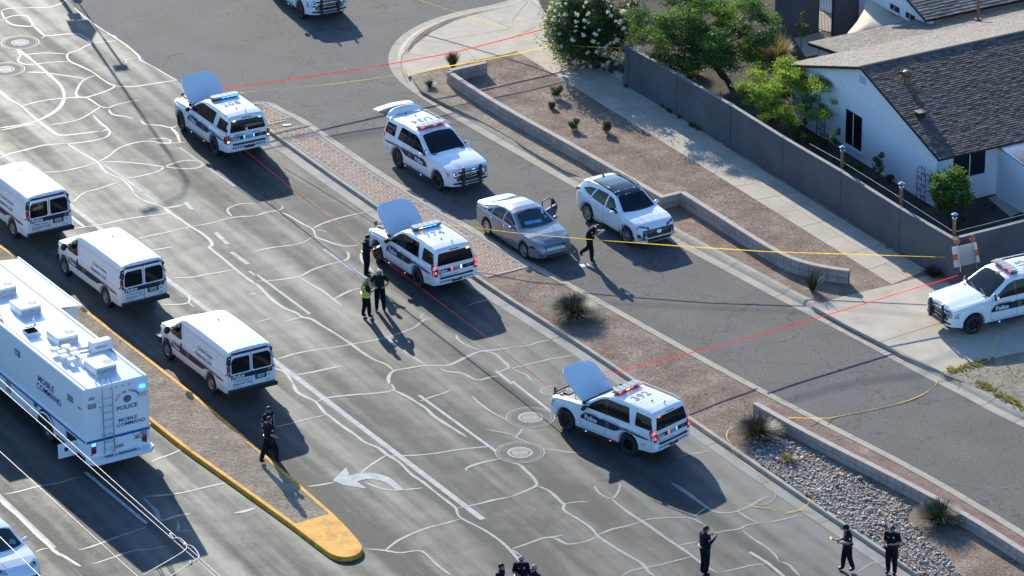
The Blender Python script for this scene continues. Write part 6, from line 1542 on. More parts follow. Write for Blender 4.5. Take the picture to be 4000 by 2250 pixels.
vv = [on_plane(*q, P0, gn) for q in (T(3, 0, 696, 560), T(3, 0, 742, 590), T(3, 0, 742, 648), T(3, 0, 696, 618))]
vo = lpoly('gable_vent', [p+gn*.03 for p in vv], 'white_masonry', house, house, -.03, gn)
for k in range(5):
    a, b = vv[0].lerp(vv[3], (k+.5)/5.2), vv[1].lerp(vv[2], (k+.5)/5.2); lpoly('slat', [p+gn*.035 for p in (a, b, b-V3((0, 0, .03)), a-V3((0, 0, .03)))], 'roof_grey', vo, house, -.01, gn)
# roof furniture
def on_roof(px): return on_plane(*px, E_, nF)
q = on_roof(T(3, 0, 1045, 625)); 
m_ = MB(); l_ = to(house, q); m_.cyl(l_+V3((0, 0, .12)), (0, 0, 1), .13, .34, 16); tv_ = m_.build('turbine_vent', MATS['vent_metal'] if 'vent_metal' in MATS else simple('vent_metal', (.26, .15, .11), .45, metal=.5), house)
m_ = MB(); m_.ball(l_+V3((0, 0, .40)), .19, 20, sc=(1, 1, .75)); 
for k in range(16):
    a = k*math.pi/8; m_.box(l_+V3((.185*math.cos(a), .185*math.sin(a), .40)), (.03, .012, .22), a+.5)
m_.build('turbine', MATS['vent_metal'], tv_)
q = to(house, on_roof(T(3, 0, 1150, 885))); m_ = MB(); m_.box(q+V3((0, 0, .10)), (.30, .26, .26), rad(30)); dv = m_.build('roof_vent', MATS['black_plastic'], house); m_ = MB(); m_.box(q+V3((0, 0, .25)), (.42, .36, .03), rad(30)); m_.build('lid', MATS['vent_metal'], dv)
q = to(house, on_roof(T(3, 0, 1345, 1080))); m_ = MB(); m_.cyl(q+V3((0, 0, .14)), (0, 0, 1), .03, .32, 10); m_.cyl(q+V3((0, 0, .02)), (0, 0, 1), .10, .03, 12); m_.build('vent_pipe', MATS['vent_metal'], house)
# porch with corrugated roof
pc = [G(*T(3, 0, 1738, 1100), 2.35), G(*T(3, 0, 1990, 1035), 2.35), G(*T(3, 0, 1990, 1275), 2.2), G(*T(3, 0, 1932, 1243), 2.2)]
porch = lpoly('porch_roof', pc, 'fascia', house, house, -.06, V3((0, 0, 1)))
a0_, a1_, b1_, b0_ = pc[0], pc[1], pc[2], pc[3]
for k in range(16):
    s0 = k/16; a = a0_.lerp(a1_, s0); b = pc[0].lerp(pc[3], s0)
cr_ = MB()
edge0 = [pc[0], pc[3]]; dX = (pc[1]-pc[0])
for k in range(26):
    a = pc[0]+dX*(k/26); t_ = (pc[3]-pc[0])*1.0
    b = a+t_*.0
    L0 = a; L1 = a+(pc[3]-pc[0])
    L0, L1 = to(house, L0), to(house, L1); wv = dX.normalized()*.03
    cr_.add([L0-wv, L0+wv, L1+wv, L1-wv, L0+V3((0, 0, .03)), L1+V3((0, 0, .03))], [(0, 4, 5, 3), (4, 1, 2, 5)])
cr_.build('corrugation', MATS['alloy'], porch)
pw0 = G(*T(3, 0, 1735, 1118), 2.2)
pp = [V3((pw0.x, pw0.y, .1)), V3((pw0.x, pw0.y, 2.2)), V3((0, 0, 2.2)), V3((0, 0, .1))]
pe = V3((pw0.x, pw0.y, 0))-e1*5.5; pp[2] = V3((pe.x, pe.y, 2.2)); pp[3] = V3((pe.x, pe.y, .1)); lpoly('porch_wall', pp, 'white_masonry', house, house, -.12, gn)
# second wing of the house: lower roof further back
Q1 = G(*T(3, 0, 300, 322), 2.12); wing = empty('rear_wing', (Q1.x, Q1.y, 0)); tag(wing, 'low rear house wing with pale shingle roof under the shade sail', 'house')
k_ = (Q1-B_).dot(e2); J_ = G(*T(3, 0, 520, 395), ZE+.01); J_ = B_+e2*(J_-B_).dot(e2)+V3((0, 0, .012)); dn_ = (J_-Q1); dl_ = dn_.length; dn_.normalize(); nW = e2.cross(dn_).normalized(); nW = nW if nW.z > 0 else -nW
lpoly('roof', [Q1, J_+dn_*.4, J_+e2*14+dn_*.4, Q1+e2*14], 'fascia', wing, wing, -.12, nW)
shingles(wing, wing, Q1+nW*.002, e2, dn_, nW, 12, dl_+.3, 4, kind='pale_tile', th=.012)
wq = Q1+e2*.25-e1*.4; wr = wq-e1*3; lpoly('wall', [V3((wq.x, wq.y, .1)), V3((wq.x, wq.y, 2.0)), V3((wr.x, wr.y, 2.2)), V3((wr.x, wr.y, .1))], 'white_masonry', wing, wing, -.12, gn)
wq2 = wq+e2*12; lpoly('wall', [V3((wq.x, wq.y, .1)), V3((wq.x, wq.y, 2.0)), V3((wq2.x, wq2.y, 2.0)), V3((wq2.x, wq2.y, .1))], 'white_masonry', wing, wing, -.12, e1)
# third roof, far right back
Q3 = G(*T(3, 0, 1192, 152), 2.6); nh = empty('rear_house', (Q3.x, Q3.y, 0)); tag(nh, 'house at the top right corner with pale brown tiled roof and vent pipe', 'house')
uF = slopeF.normalized()
lpoly('roof', [Q3-e2*0, Q3+e2*16, Q3+e2*16+uF*8, Q3+uF*8], 'fascia', nh, nh, -.12, nF)
shingles(nh, nh, Q3+nF*.002, e2, uF, nF, 11, 7, 5, kind='pale_tile', budget=0, ex=.2, tw=.36, th=.03)
w3 = Q3+e2*.4+e1*.2; w3b = w3+e1*9
lpoly('wall', [V3((w3.x, w3.y, .1)), V3((w3.x, w3.y, 2.5)), V3((w3b.x, w3b.y, 2.5+8.8*SL)), V3((w3b.x, w3b.y, .1))], 'white_masonry', nh, nh, -.12, gn)
_h = house; house = nh
for qd in (((925, 22), (992, 62), (992, 98), (925, 60)), ((1043, 88), (1108, 122), (1108, 160), (1043, 128))): win([T(3, 0, *k) for k in qd], V3((w3.x, w3.y, 1)), gn, two=True)
house = _h
q3 = to(nh, on_plane(*T(3, 0, 1583, 150), Q3, nF)); m_ = MB(); m_.cyl(q3+V3((0, 0, .45)), (0, 0, 1), .06, .95, 12); m_.cyl(q3+V3((0, 0, .03)), (0, 0, 1), .16, .05, 12); m_.build('vent_pipe', MATS['vent_metal'], nh)
# shade sail
SP = [(746, -40), (850, -30), (930, 32), (1080, 160), (1120, 240), (640, 320), (585, 285), (600, 252), (672, 165), (722, 80)]
sv = [G(*T(3, 0, *p), 1.85) for k, p in enumerate(SP)]
c_ = sum(sv, V3())/len(sv)-V3((0, 0, .06))
m_ = MB(); m_.add(sv+[c_], [(i, (i+1) % len(sv), len(sv)) for i in range(len(sv))]); so_ = m_.build('shade_sail', MATS['sail_cloth'] if 'sail_cloth' in MATS else simple('sail_cloth', (.62, .54, .42), .9), None, 60)
sm_ = so_.modifiers.new('solid', 'SOLIDIFY'); sm_.thickness = .02; tag(so_, 'cream fabric shade sail stretched beside the rear wing roof', 'shade sail')
# courtyard walls and gate
def wall_seg(label, a, b, H): 
    r = tag(empty('courtyard_wall'), label, 'wall'); panel_wall(r, a, b, H, z0=.1); return r
ga, gb = G(*T(3, 0, 378, 238), .15), G(*T(3, 0, 490, 278), .15)
wall_seg('dark courtyard wall left of the iron gate', G(*T(3, 0, 60, 300), .15), ga, 2.3)
wall_seg('dark courtyard wall right of the iron gate, under the shade sail', gb, G(*T(3, 0, 800, 200), .15), 2.0)
gt = tag(empty('iron_gate', (ga.x, ga.y, .15)), 'black iron bar gate open to sunlit paving at the top right', 'gate')
dv_ = gb-ga; m_ = MB()
for z in (.12, 1.0, 1.85): m_.tube([V3((0, 0, z)), V3((dv_.x, dv_.y, z))], .02, 6)
for k in (0, 1): m_.tube([V3((dv_.x*k, dv_.y*k, 0)), V3((dv_.x*k, dv_.y*k, 2.0))], .03, 6)
m_.build('frame', MATS['black_plastic'], gt)
for k in range(1, 10): m_ = MB(); m_.tube([V3((dv_.x*k/10, dv_.y*k/10, .1)), V3((dv_.x*k/10, dv_.y*k/10, 1.9))], .011, 5); m_.build('bar', MATS['black_plastic'], gt)
for k, (nm, pts) in enumerate((('path', [(190, 288), (372, 245), (500, 290), (372, 412), (285, 430)]), ('path', [(380, 60), (520, 20), (520, 240), (380, 235)]))):
    tag(slab(nm, [G(*T(3, 0, *p), .15) for p in pts], MATS['concrete'], z0=.1, z1=.156+.001*k), kind='structure')
tag(slab('path', [G(*T(3, 1, *p), .15) for p in [(1660, 45), (1932, -40), (2100, 60), (1950, 130), (1830, 190)]], MATS['concrete'], z0=.1, z1=.156), kind='structure')
# ---------------- trellis, lamp posts with wire
def behind_fence(px, off=.45, k=4):
    a, b = ft[k], ft[k+1]; t = (b-a).normalized(); n_ = V3((-t.y, t.x, 0)); n_ = n_ if n_.y > 0 else -n_
    return on_plane(*px, V3((a.x, a.y, 0))+n_*off, n_)
posts = []
for k, (px, kk, lab) in enumerate(((T(3, 0, 562, 1140), 4, 'brown post with solar lamp below the gable window'), (T(3, 0, 1007, 1415), 4, 'brown post with solar lamp, middle of the three behind the fence'), (T(3, 1, 1408, 200), 5, 'brown post with solar lamp at the corner of the fence'))):
    p = behind_fence(px, .35, kk); t = empty('lamp_post', (p.x, p.y, .15)); tag(t, lab, 'lamp post', 'lamp posts behind the fence'); h = p.z-.15
    m_ = MB(); m_.box((0, 0, h/2), (.10, .10, h), rad(28)); m_.build('post', MATS['vent_metal'], t)
    m_ = MB(); m_.cyl((0, 0, h+.10), (0, 0, 1), .06, .14, 10); l_ = m_.build('lamp', MATS['glass_mid'], t); m_ = MB(); m_.cyl((0, 0, h+.20), (0, 0, 1), .13, .06, 12, r2=.04); m_.cyl((0, 0, h+.02), (0, 0, 1), .09, .03, 12); m_.build('cap', MATS['chrome'], l_)
    posts.append(p)
m_ = MB(); z_ = V3((0, 0, -.55))
pre = behind_fence(T(3, 0, 315, 1085), .35, 4)
m_.tube([pre, posts[0]+z_*.8, posts[1]+z_*.8, posts[2]+z_], .007, 5); m_.tube([posts[2]+z_, G(*T(3, 1, 1932, 170), posts[2].z-.5)], .006, 5)
tag(m_.build('cord', MATS['letter_white']), 'white cord strung between the brown lamp posts', 'cord')
def trellis(px_b, px_t, lab):
    b = on_plane(*px_b, P0+gn*.25, gn); tp_ = on_plane(*px_t, P0+gn*.25, gn); h = tp_.z-.15
    t = empty('trellis', (b.x, b.y, .15), math.atan2(e1.y, e1.x)); tag(t, lab, 'trellis', 'iron trellises by the house wall')
    m_ = MB(); w_ = .30
    m_.tube([(-w_, 0, 0), (-w_, 0, h-.3), (-w_*.7, 0, h-.08), (0, 0, h), (w_*.7, 0, h-.08), (w_, 0, h-.3), (w_, 0, 0)], .016, 6); m_.tube([(0, 0, 0), (0, 0, h)], .012, 6); m_.build('frame', MATS['black_plastic'], t)
    for k in range(5):
        m_ = MB(); z = .3+k*(h-.6)/4; s = 1 if k % 2 else -1
        m_.tube([(s*.15+.11*math.cos(a)*(1-a/14), 0, z+.11*math.sin(a)*(1-a/14)) for a in [q*.6 for q in range(15)]], .010, 5); m_.tube([(-w_, 0, z), (w_, 0, z)], .008, 5); m_.build('scroll', MATS['black_plastic'], t)
trellis(T(3, 0, 395, 1062), T(3, 0, 400, 820), 'black scrolled iron trellis left of the gable window')
trellis(T(3, 1, 1150, 85), T(3, 0, 1150, 1250), 'black scrolled iron trellis beside the citrus bush')
# ================================================================ PLANTS
def leafmat(name, stops, tr=.35):
    mt = multi(name, stops, .6, fine=6, fv=.1, bmp=0, spec=.4)
    n, l = mt.node_tree.nodes, mt.node_tree.links; p = n['Principled BSDF']; out = [x for x in n if x.type == 'OUTPUT_MATERIAL'][0]
    t = n.new('ShaderNodeBsdfTranslucent'); ms = n.new('ShaderNodeMixShader'); ms.inputs[0].default_value = tr
    src = p.inputs['Base Color'].links[0].from_socket
    g = mix(n, l, 1.0, src, (1.7, 1.6, .7), 'MULTIPLY'); l.new(g, t.inputs[0]); l.new(p.outputs[0], ms.inputs[1]); l.new(t.outputs[0], ms.inputs[2]); l.new(ms.outputs[0], out.inputs[0]); return mt
leafmat('leaf_mesquite', [(0, (.035, .075, .025)), (.5, (.06, .12, .035)), (1, (.10, .17, .05))], .35)
leafmat('leaf_bright', [(0, (.09, .17, .03)), (.5, (.16, .26, .04)), (1, (.25, .33, .06))], .5)
leafmat('leaf_mid', [(0, (.06, .125, .03)), (.5, (.10, .19, .04)), (1, (.16, .25, .05))], .42)
leafmat('leaf_dark', [(0, (.018, .035, .014)), (.5, (.03, .055, .02)), (1, (.05, .08, .03))], .3)
leafmat('leaf_citrus', [(0, (.07, .13, .03)), (.6, (.12, .21, .04)), (1, (.22, .28, .05))], .45)
leafmat('leaf_desert', [(0, (.05, .065, .03)), (.5, (.08, .11, .04)), (1, (.12, .14, .06))], .3)
leafmat('blade_green', [(0, (.03, .036, .022)), (.7, (.06, .068, .04)), (1, (.17, .165, .11))], .05)
leafmat('blade_dry', [(0, (.20, .17, .09)), (1, (.34, .30, .18))], .3)
leafmat('blade_lime', [(0, (.14, .16, .03)), (1, (.28, .27, .06))], .4)
leafmat('petal', [(0, (.70, .68, .64)), (1, (.85, .83, .8))], .3)
simple('bark', (.10, .07, .05), .9, var=.3, vs=12)
def leaves(name, clumps, n, size, mat, par, seed, asp=.35, flat=.0, bias=.6, droop=0):
    r = random.Random(seed); V = []; Fc = []; rn = []
    tot = sum(c[1]**2 for c in clumps)
    for c, rad_, *sc in clumps:
        k = int(n*rad_**2/tot); sz = sc[0] if sc else (1, 1, .75); tone = r.random()*.5
        for _ in range(k):
            d = V3((r.gauss(0, 1), r.gauss(0, 1), r.gauss(0, 1))).normalized()*rad_*(r.random()**bias)*(1+.18*r.gauss(0, 1))
            p = V3(c)+V3((d.x*sz[0], d.y*sz[1], d.z*sz[2]-droop*r.random()*rad_))
            a = V3((r.gauss(0, 1), r.gauss(0, 1), r.gauss(0, .6))).normalized(); b = a.cross(V3((r.gauss(0, 1), r.gauss(0, 1), r.gauss(0, 1)))).normalized()
            s = size*r.uniform(.6, 1.3); n0 = len(V)
            V += [p-a*s, p-b*s*asp, p+a*s, p+b*s*asp]; Fc.append((n0, n0+1, n0+2, n0+3)); rn.append(min(.999, tone+.5*r.random()))
    o_ = mk(name, V, Fc, MATS[mat], par); at = o_.data.attributes.new('rnd', 'FLOAT', 'FACE'); at.data.foreach_set('value', rn)
    return o_
def limb(mb, a, b, r0, r1, r, wob=.12, n=5, rn=None):
    a, b = V3(a), V3(b); pts = [a.lerp(b, k/n)+V3((r.uniform(-wob, wob), r.uniform(-wob, wob), r.uniform(-wob, wob)))*(0 if k in (0, n) else 1) for k in range(n+1)]
    mb.tube(pts, [r0+(r1-r0)*k/n for k in range(n+1)], 7); return pts
def tree(name, lab, base, crown_c, R, H, nleaf, size, mat, seed, stems=1, group=None, nclump=26, trunk_h=None, tr=.12, flat=.55, cat='tree', asp=.3, clumpr=.33, mats2=None):
    r = random.Random(seed); t = empty(name, (base.x, base.y, base.z)); tag(t, lab, cat, group)
    cc = V3(crown_c)-V3(base); clumps = []
    for k in range(nclump):
        d = V3((r.gauss(0, 1), r.gauss(0, 1), r.gauss(0, 1))).normalized()*(r.random()**.4)
        clumps.append((cc+V3((d.x*R, d.y*R, d.z*H)), R*clumpr*r.uniform(.6, 1.25), (1, 1, flat)))
    m_ = MB()
    for s in range(stems):
        st = V3((r.uniform(-.15, .15), r.uniform(-.15, .15), 0))*(stems > 1); fk = cc*.45+V3((r.uniform(-.3, .3), r.uniform(-.3, .3), 0))*R*.4
        fk.z = cc.z*.5; limb(m_, st, fk, tr, tr*.7, r, .08)
        for c in r.sample(clumps, min(len(clumps), 9)):
            pts = limb(m_, fk, c[0], tr*.5, tr*.08, r, .12)
            for q in range(3): limb(m_, pts[3], V3(c[0])+V3((r.uniform(-1, 1), r.uniform(-1, 1), r.uniform(-.5, .5)))*c[1], tr*.16, tr*.04, r, .06, 3)
    m_.build('trunk', MATS['bark'], t, 50)
    if mats2:
        k = int(len(clumps)*.6); leaves('crown', clumps[:k], int(nleaf*.6), size, mat, t, seed+1, asp=asp); leaves('crown', clumps[k:], int(nleaf*.4), size, mats2, t, seed+2, asp=asp)
    else: leaves('crown', clumps, nleaf, size, mat, t, seed+1, asp=asp)
    return t
gb_ = G(*T(2, 0, 1640, 650), .15)
tree('mesquite_tree', 'large spreading feathery green tree behind the fence, biggest tree in the picture', gb_, gb_+V3((-1.15, .1, 2.5)), 3.2, 1.6, 60000, .07, 'leaf_mesquite', 3, stems=2, nclump=150, tr=.13, clumpr=.175, flat=.42, mats2='leaf_mid')
gb_ = G(*T(3, 0, 270, 1020), .15)+V3((0, .4, 0))
tree('young_tree', 'bright lime green feathery young tree in front of the white gable', gb_, gb_+V3((-.35, -.1, 1.85)), 2.5, 1.0, 38000, .055, 'leaf_bright', 12, stems=2, nclump=110, tr=.05, clumpr=.16, flat=.42, mats2='leaf_bright')
gb_ = G(*T(2, 0, 620, 520), .15)
tree('oleander', 'tall dark oleander hedge covered with white flowers', gb_, gb_+V3((.05, 1.0, 1.55)), 2.1, 1.55, 40000, .07, 'leaf_dark', 21, stems=5, nclump=50, tr=.035, clumpr=.36, flat=.9, cat='shrub', mats2='leaf_mesquite')
ole = bpy.data.objects['oleander']; r = random.Random(8); cl = []
for k in range(150):
    d = V3((r.gauss(-.3, 1), r.gauss(-.4, 1), r.gauss(.2, 1))).normalized(); cl.append((V3((.05+d.x*2.2, .9+d.y*2.1, 1.6+d.z*1.75)), r.uniform(.05, .11), (1, 1, 1)))
leaves('flower', cl, 5600, .035, 'petal', ole, 9, asp=.8)
gb_ = G(*T(3, 1, 1370, 225), .15)
tree('citrus_tree', 'small round leafy citrus tree behind the corner of the fence', gb_, gb_+V3((-.05, 0, 1.35)), .80, .80, 10000, .06, 'leaf_citrus', 31, nclump=44, tr=.04, clumpr=.36, flat=.9, asp=.5)
for k, (px, h, sd, lab) in enumerate(((T(3, 0, 490, 1245), 1.7, 5, 'thin sapling below the gable window'), (T(3, 0, 840, 1385), 1.3, 6, 'thin sapling against the white wall right of the window'), (T(3, 0, 248, 425), 2.6, 7, 'slender young tree beside the path to the gate'), (T(3, 0, 600, 240), 1.6, 8, 'dark slender bush against the courtyard wall'))):
    b_ = G(*px, .15); tree('sapling', lab, b_, b_+V3((0, 0, h*.68)), .30, h*.36, 700, .05, 'leaf_mesquite', 40+sd, nclump=10, tr=.022, clumpr=.45, flat=1, asp=.4, cat='sapling', group='saplings in the yard')
for (px, rr_, lab) in ((T(2, 0, 340, 740), .42, 'round green desert shrub, largest of the four in the planter'), (T(2, 0, 300, 815), .22, 'small green shrub just below the largest one in the planter'), (T(2, 0, 470, 975), .36, 'dark twiggy shrub left of its neighbour in the planter'), (T(2, 0, 712, 1000), .36, 'round grey-green shrub nearest the sidewalk edge')):
    b_ = G(*px, .15); tree('desert_shrub', lab, b_, b_+V3((0, 0, rr_*.75)), rr_*.62, rr_*.45, int(9000*rr_), .028, 'leaf_desert' if rr_ < .4 else 'leaf_mesquite', int(px[0]), stems=5, nclump=14, tr=.012, clumpr=.5, flat=.9, cat='shrub', group='desert shrubs in the planter')
for k, (px, rr_) in enumerate(((T(3, 0, 190, 1080), .35), (T(3, 0, 290, 1110), .28), (T(3, 0, 400, 1130), .25), (T(3, 0, 660, 1310), .22), (T(3, 0, 900, 1400), .25), (T(3, 0, 560, 1290), .2), (T(3, 1, 1390, 300), .2), (T(3, 1, 1480, 240), .22), (T(2, 0, 1900, 900), .4), (T(3, 0, 20, 930), .35))):
    b_ = G(*px, .15)+V3((.1, .35, 0)); tree('low_plant', 'low leafy green plant '+('left of the first trellis', 'at the foot of the first trellis', 'between the first trellis and the window', 'right of the first lamp post', 'near the middle lamp post', 'beside the first lamp post', 'below the citrus tree', 'right of the citrus tree', 'between the mesquite and the young tree', 'under the young lime green tree')[k], b_, b_+V3((0, 0, rr_*.8)), rr_*.8, rr_*.5, 900, .04, 'leaf_citrus' if k % 2 else 'leaf_mesquite', 300+k, stems=3, nclump=9, tr=.01, clumpr=.5, cat='plant', group='low plants in the bed behind the fence')
def clump(name, lab, px, R, H, n, mat, seed, cat='grass clump', wd=.012, group='ornamental grass clumps', droop=1.0, z=.15, up=0.25):
    r = random.Random(seed); b = G(*px, z); V = []; Fc = []; rn = []
    for k in range(n):
        a = r.uniform(0, 2*math.pi); lean = up+(1-up)*r.random()**.7; L = H*r.uniform(.65, 1.1); d = V3((math.cos(a), math.sin(a), 0)); s0 = d*R*.22*r.random(); P = []
        for q in range(5):
            t_ = q/4; rr_ = R*lean*(t_**1.2)*.95; zz_ = L*(t_*(1.25-.25*lean) - droop*.55*lean*t_*t_); P.append(s0+d*rr_+V3((0, 0, max(.01, zz_))))
        wv = V3((-d.y, d.x, 0))*wd; n0 = len(V)
        for q, p in enumerate(P):
            f = (1-.85*q/4); V += [p-wv*f, p+wv*f]
        for q in range(4): Fc.append((n0+2*q, n0+2*q+1, n0+2*q+3, n0+2*q+2)); rn.append(r.random() if q == 0 else rn[-1])
    o_ = mk(name, V, Fc, MATS[mat]); at = o_.data.attributes.new('rnd', 'FLOAT', 'FACE'); at.data.foreach_set('value', rn); o_.location = b; tag(o_, lab, cat, group); return o_
clump('grass_clump', 'large dark grass clump on the red soil left of the frontage kerb', T(2, 1, 465, 935), 1.15, .85, 1500, 'blade_green', 1, droop=1.2, wd=.015)
clump('grass_clump', 'large dark grass clump in front of the low block wall end', T(2, 2, 1850, 400), 1.05, .82, 1300, 'blade_green', 2, droop=1.2, wd=.015)
clump('grass_clump', 'grass clump against the low block wall beyond the standing officers', T(3, 2, 1290, 1045), 1.0, .82, 1300, 'blade_green', 3, droop=1.2, wd=.015)
clump('grass_clump', 'small pale dry grass tuft among the river rocks', T(3, 2, 150, 585), .40, .34, 300, 'blade_dry', 4)
clump('grass_clump', 'upright green grass clump at the corner of the ramp', T(1, 0, 1485, 500), .42, .60, 500, 'blade_green', 5, droop=.5)
clump('agave', 'low grey agave beside the start of the planter wall', T(1, 0, 1312, 655), .36, .32, 120, 'blade_green', 6, wd=.025, cat='agave', group=None)
clump('yucca', 'spiky dark yucca in front of the curved wall end', T(3, 1, 335, 740), .50, .75, 110, 'blade_green', 7, wd=.02, cat='yucca', group=None, droop=.4)
clump('weed_clump', 'scruffy green weeds at the foot of the fence corner', T(3, 1, 1250, 640), .55, .5, 500, 'blade_green', 8, group=None, cat='weeds')
for k, (px, R_c) in enumerate(((T(2, 0, 1340, 600), .6), (T(2, 0, 1390, 560), .5), (T(2, 0, 1770, 400), .6), (T(2, 0, 1860, 430), .7), (T(3, 0, 60, 450), .8), (T(3, 0, 100, 420), .7), (T(2, 0, 1850, 380), .6))):
    clump('fountain_grass', 'pale plumed fountain grass clump under the trees', px, R_c*1.1, R_c*1.3, 420, 'blade_dry', 20+k, group='fountain grasses under the trees', droop=.7)
for k, (x, y, R_c, m) in enumerate(((340, 235, .35, 'blade_lime'), (300, 205, .25, 'blade_lime'), (420, 300, .35, 'blade_green'), (520, 370, .4, 'blade_green'), (640, 480, .35, 'blade_green'), (760, 560, .35, 'blade_green'), (700, 500, .4, 'blade_green'))):
    clump('hedge_grass', 'tuft of grass growing behind the stone edging', T(2, 0, x, y), R_c, R_c*1.3, 260, m, 60+k, group='grass tufts behind the stone edging')
r = random.Random(77)
V = []; Fc = []; rn = []
def tuft(p, R, n, H):
    for _ in range(n):
        a = r.uniform(0, 6.28); d = V3((math.cos(a), math.sin(a), 0))*R*r.random(); q = p+d*.5; e = q+d*.7+V3((0, 0, H*r.uniform(.5, 1))); wv = V3((-d.y, d.x, 0)).normalized()*.012; n0 = len(V); V.extend([q-wv, q+wv, e]); Fc.append((n0, n0+1, n0+2)); rn.append(r.random())
for (c_, r_, pts, n) in ((2, 0, [(1140, 810), (1200, 850), (1260, 890), (1350, 950), (1400, 980), (860, 655), (700, 530), (650, 510), (1180, 840), (1370, 960)], 60), (3, 1, [(900, 425), (1000, 485)], 12)):
    for x, y in pts: tuft(G(*T(c_, r_, x, y), .155), .20, n, .22)
o_ = mk('weeds', V, Fc, MATS['leaf_desert']); at = o_.data.attributes.new('rnd', 'FLOAT', 'FACE'); at.data.foreach_set('value', rn); tag(o_, 'small weeds along the foot of the charcoal fence', 'weeds', kind='stuff')
V = []; Fc = []; rn = []
edge = TL(3, 1, [(1325, 1375), (1500, 1330), (1650, 1290)], .152)+TL(3, 2, [(1540, 10), (1640, 60), (1760, 130), (1900, 205)], .152)
for a, b in zip(edge[:2]+edge[3:-1], edge[1:3]+edge[4:]):
    for k in range(40): p = a.lerp(b, r.random())+V3((r.uniform(0, .35), r.uniform(0, .5), 0)); tuft(p, .10, 14, .08)
for k in range(50): p = G(*T(3, 1, r.uniform(1400, 2000), r.uniform(1300, 1480)), .152); tuft(p, .08, 8, .06)
o_ = mk('turf_edge', V, Fc, MATS['blade_lime']); at = o_.data.attributes.new('rnd', 'FLOAT', 'FACE'); at.data.foreach_set('value', rn); tag(o_, 'yellow-green grass along the lower right kerb edge', 'grass', kind='stuff')
# litter and twigs on the soils
V = []; Fc = []; rn = []
def inp(P): return [(p.x, p.y) for p in P]
soil1 = inp(TL(2, 0, [(0, 390), (270, 530), (1250, 1150), (1932, 1600), (1280, 1440), (640, 1060), (0, 690)], .15)+TL(1, 0, [(1620, 500)], .15))
def scatter(poly, n, f):
    x0, x1 = min(p[0] for p in poly), max(p[0] for p in poly); y0, y1 = min(p[1] for p in poly), max(p[1] for p in poly); k = 0; g = 0
    while k < n and g < n*30:
        g += 1; x, y = r.uniform(x0, x1), r.uniform(y0, y1)
        if inpoly((x, y), poly): f(x, y); k += 1
def clod(x, y, z=.15, s=None, mn=.008, mx=.026):
    s = s or r.uniform(mn, mx); a = r.uniform(0, 6.28); n0 = len(V)
    P = [V3((x+s*math.cos(a+k*2.09)*r.uniform(.6, 1.2), y+s*math.sin(a+k*2.09)*r.uniform(.6, 1.2), z)) for k in range(3)]+[V3((x+r.uniform(-.3, .3)*s, y+r.uniform(-.3, .3)*s, z+s*.55))]
    V.extend(P); Fc.extend([(n0, n0+1, n0+3), (n0+1, n0+2, n0+3), (n0+2, n0, n0+3)]); rn.extend([r.random()]*3)
scatter(soil1, 2600, clod)
soil2 = inp(TL(2, 1, [(1300, 20), (1932, 400)], .15)+TL(3, 1, [(200, 500), (600, 560), (900, 690), (0, 140)], .15)+TL(2, 1, [(1932, 120), (1600, -80)], .15)); scatter(soil2, 1000, clod)
soil3 = inp(TL(2, 1, [(0, 620), (420, 760), (1200, 1190), (1690, 1460), (1000, 1440), (300, 980), (0, 790)], .15)); scatter(soil3, 1400, clod)
soil4 = inp(TL(2, 2, [(900, 0), (1690, 20), (1810, 150), (1800, 450), (1400, 230)], .15)); scatter(soil4, 800, clod)
soil5 = inp([ring[k] for k in range(40, len(MRp)-1, 4)]+[ring[k] for k in range(len(ring)-len(MLp)+2, len(ring)-40, 4)]); scatter(soil5, 1500, clod)
soil6 = inp(TL(3, 2, [(1300, 1180), (1932, 1430), (1932, 1700), (1500, 1449)], .15)); scatter(soil6, 400, clod)
o_ = mk('soil_clods', V, Fc, MATS['clod'] if 'clod' in MATS else multi('clod', [(0, (.17, .12, .10)), (.5, (.24, .18, .15)), (.95, (.32, .26, .22)), (1, (.5, .46, .42))], .95, bmp=0)); at = o_.data.attributes.new('rnd', 'FLOAT', 'FACE'); at.data.foreach_set('value', rn)
tag(o_, 'loose stones and clods of earth scattered on the bare soil', 'gravel', kind='stuff')
# stone edging below the oleander
ed = TL(2, 0, [(265, 235), (330, 300), (430, 372), (560, 440), (700, 525), (845, 612)], .15); ed = resample(ed, .28)
edging = tag(empty('stone_edging'), 'rough stone edging along the sidewalk below the oleander', 'edging')
for a, b in zip(ed, ed[1:]):
    for q in range(2):
        c = (a+b)/2; t_ = b-a; m_ = MB(); m_.box((c.x+r.uniform(-.02, .02), c.y+.05+r.uniform(-.02, .02)+.03*q, .15+.055+.11*q), (t_.length*r.uniform(.85, 1.0), .18, .10), math.atan2(t_.y, t_.x)+r.uniform(-.08, .08), taper=.92); m_.build('stone', MATS['block_cap'], edging)
# river rocks
rock_poly = inp(TL(2, 2, [(1760, 440)], .15)+TL(3, 2, [(-30, 440), (100, 415), (250, 470), (520, 615), (900, 830), (1080, 930), (1040, 1010), (1130, 1100), (1220, 1190), (1360, 1320), (1480, 1460), (1180, 1470), (930, 1275), (480, 975), (90, 700), (-60, 600)], .15))
bed = tag(slab('rock_bed', [V3((x, y, 0)) for x, y in rock_poly], MATS['tan_soil'], z0=.05, z1=.152), kind='structure')
rv = []
for k in range(7):
    bm = bmesh.new(); bmesh.ops.create_icosphere(bm, subdivisions=1 if k < 6 else 1, radius=.5); rq = random.Random(k)
    sx, sy, sz = rq.uniform(.9, 1.2), rq.uniform(.65, .85), rq.uniform(.4, .55)
    for v in bm.verts: v.co = V3((v.co.x*sx, v.co.y*sy, v.co.z*sz))*rq.uniform(.88, 1.1)
    me = bpy.data.meshes.new('river_stone'); bm.to_mesh(me); bm.free(); me.materials.append(MATS['river_stone']); smooth(me, 50); rv.append(me)
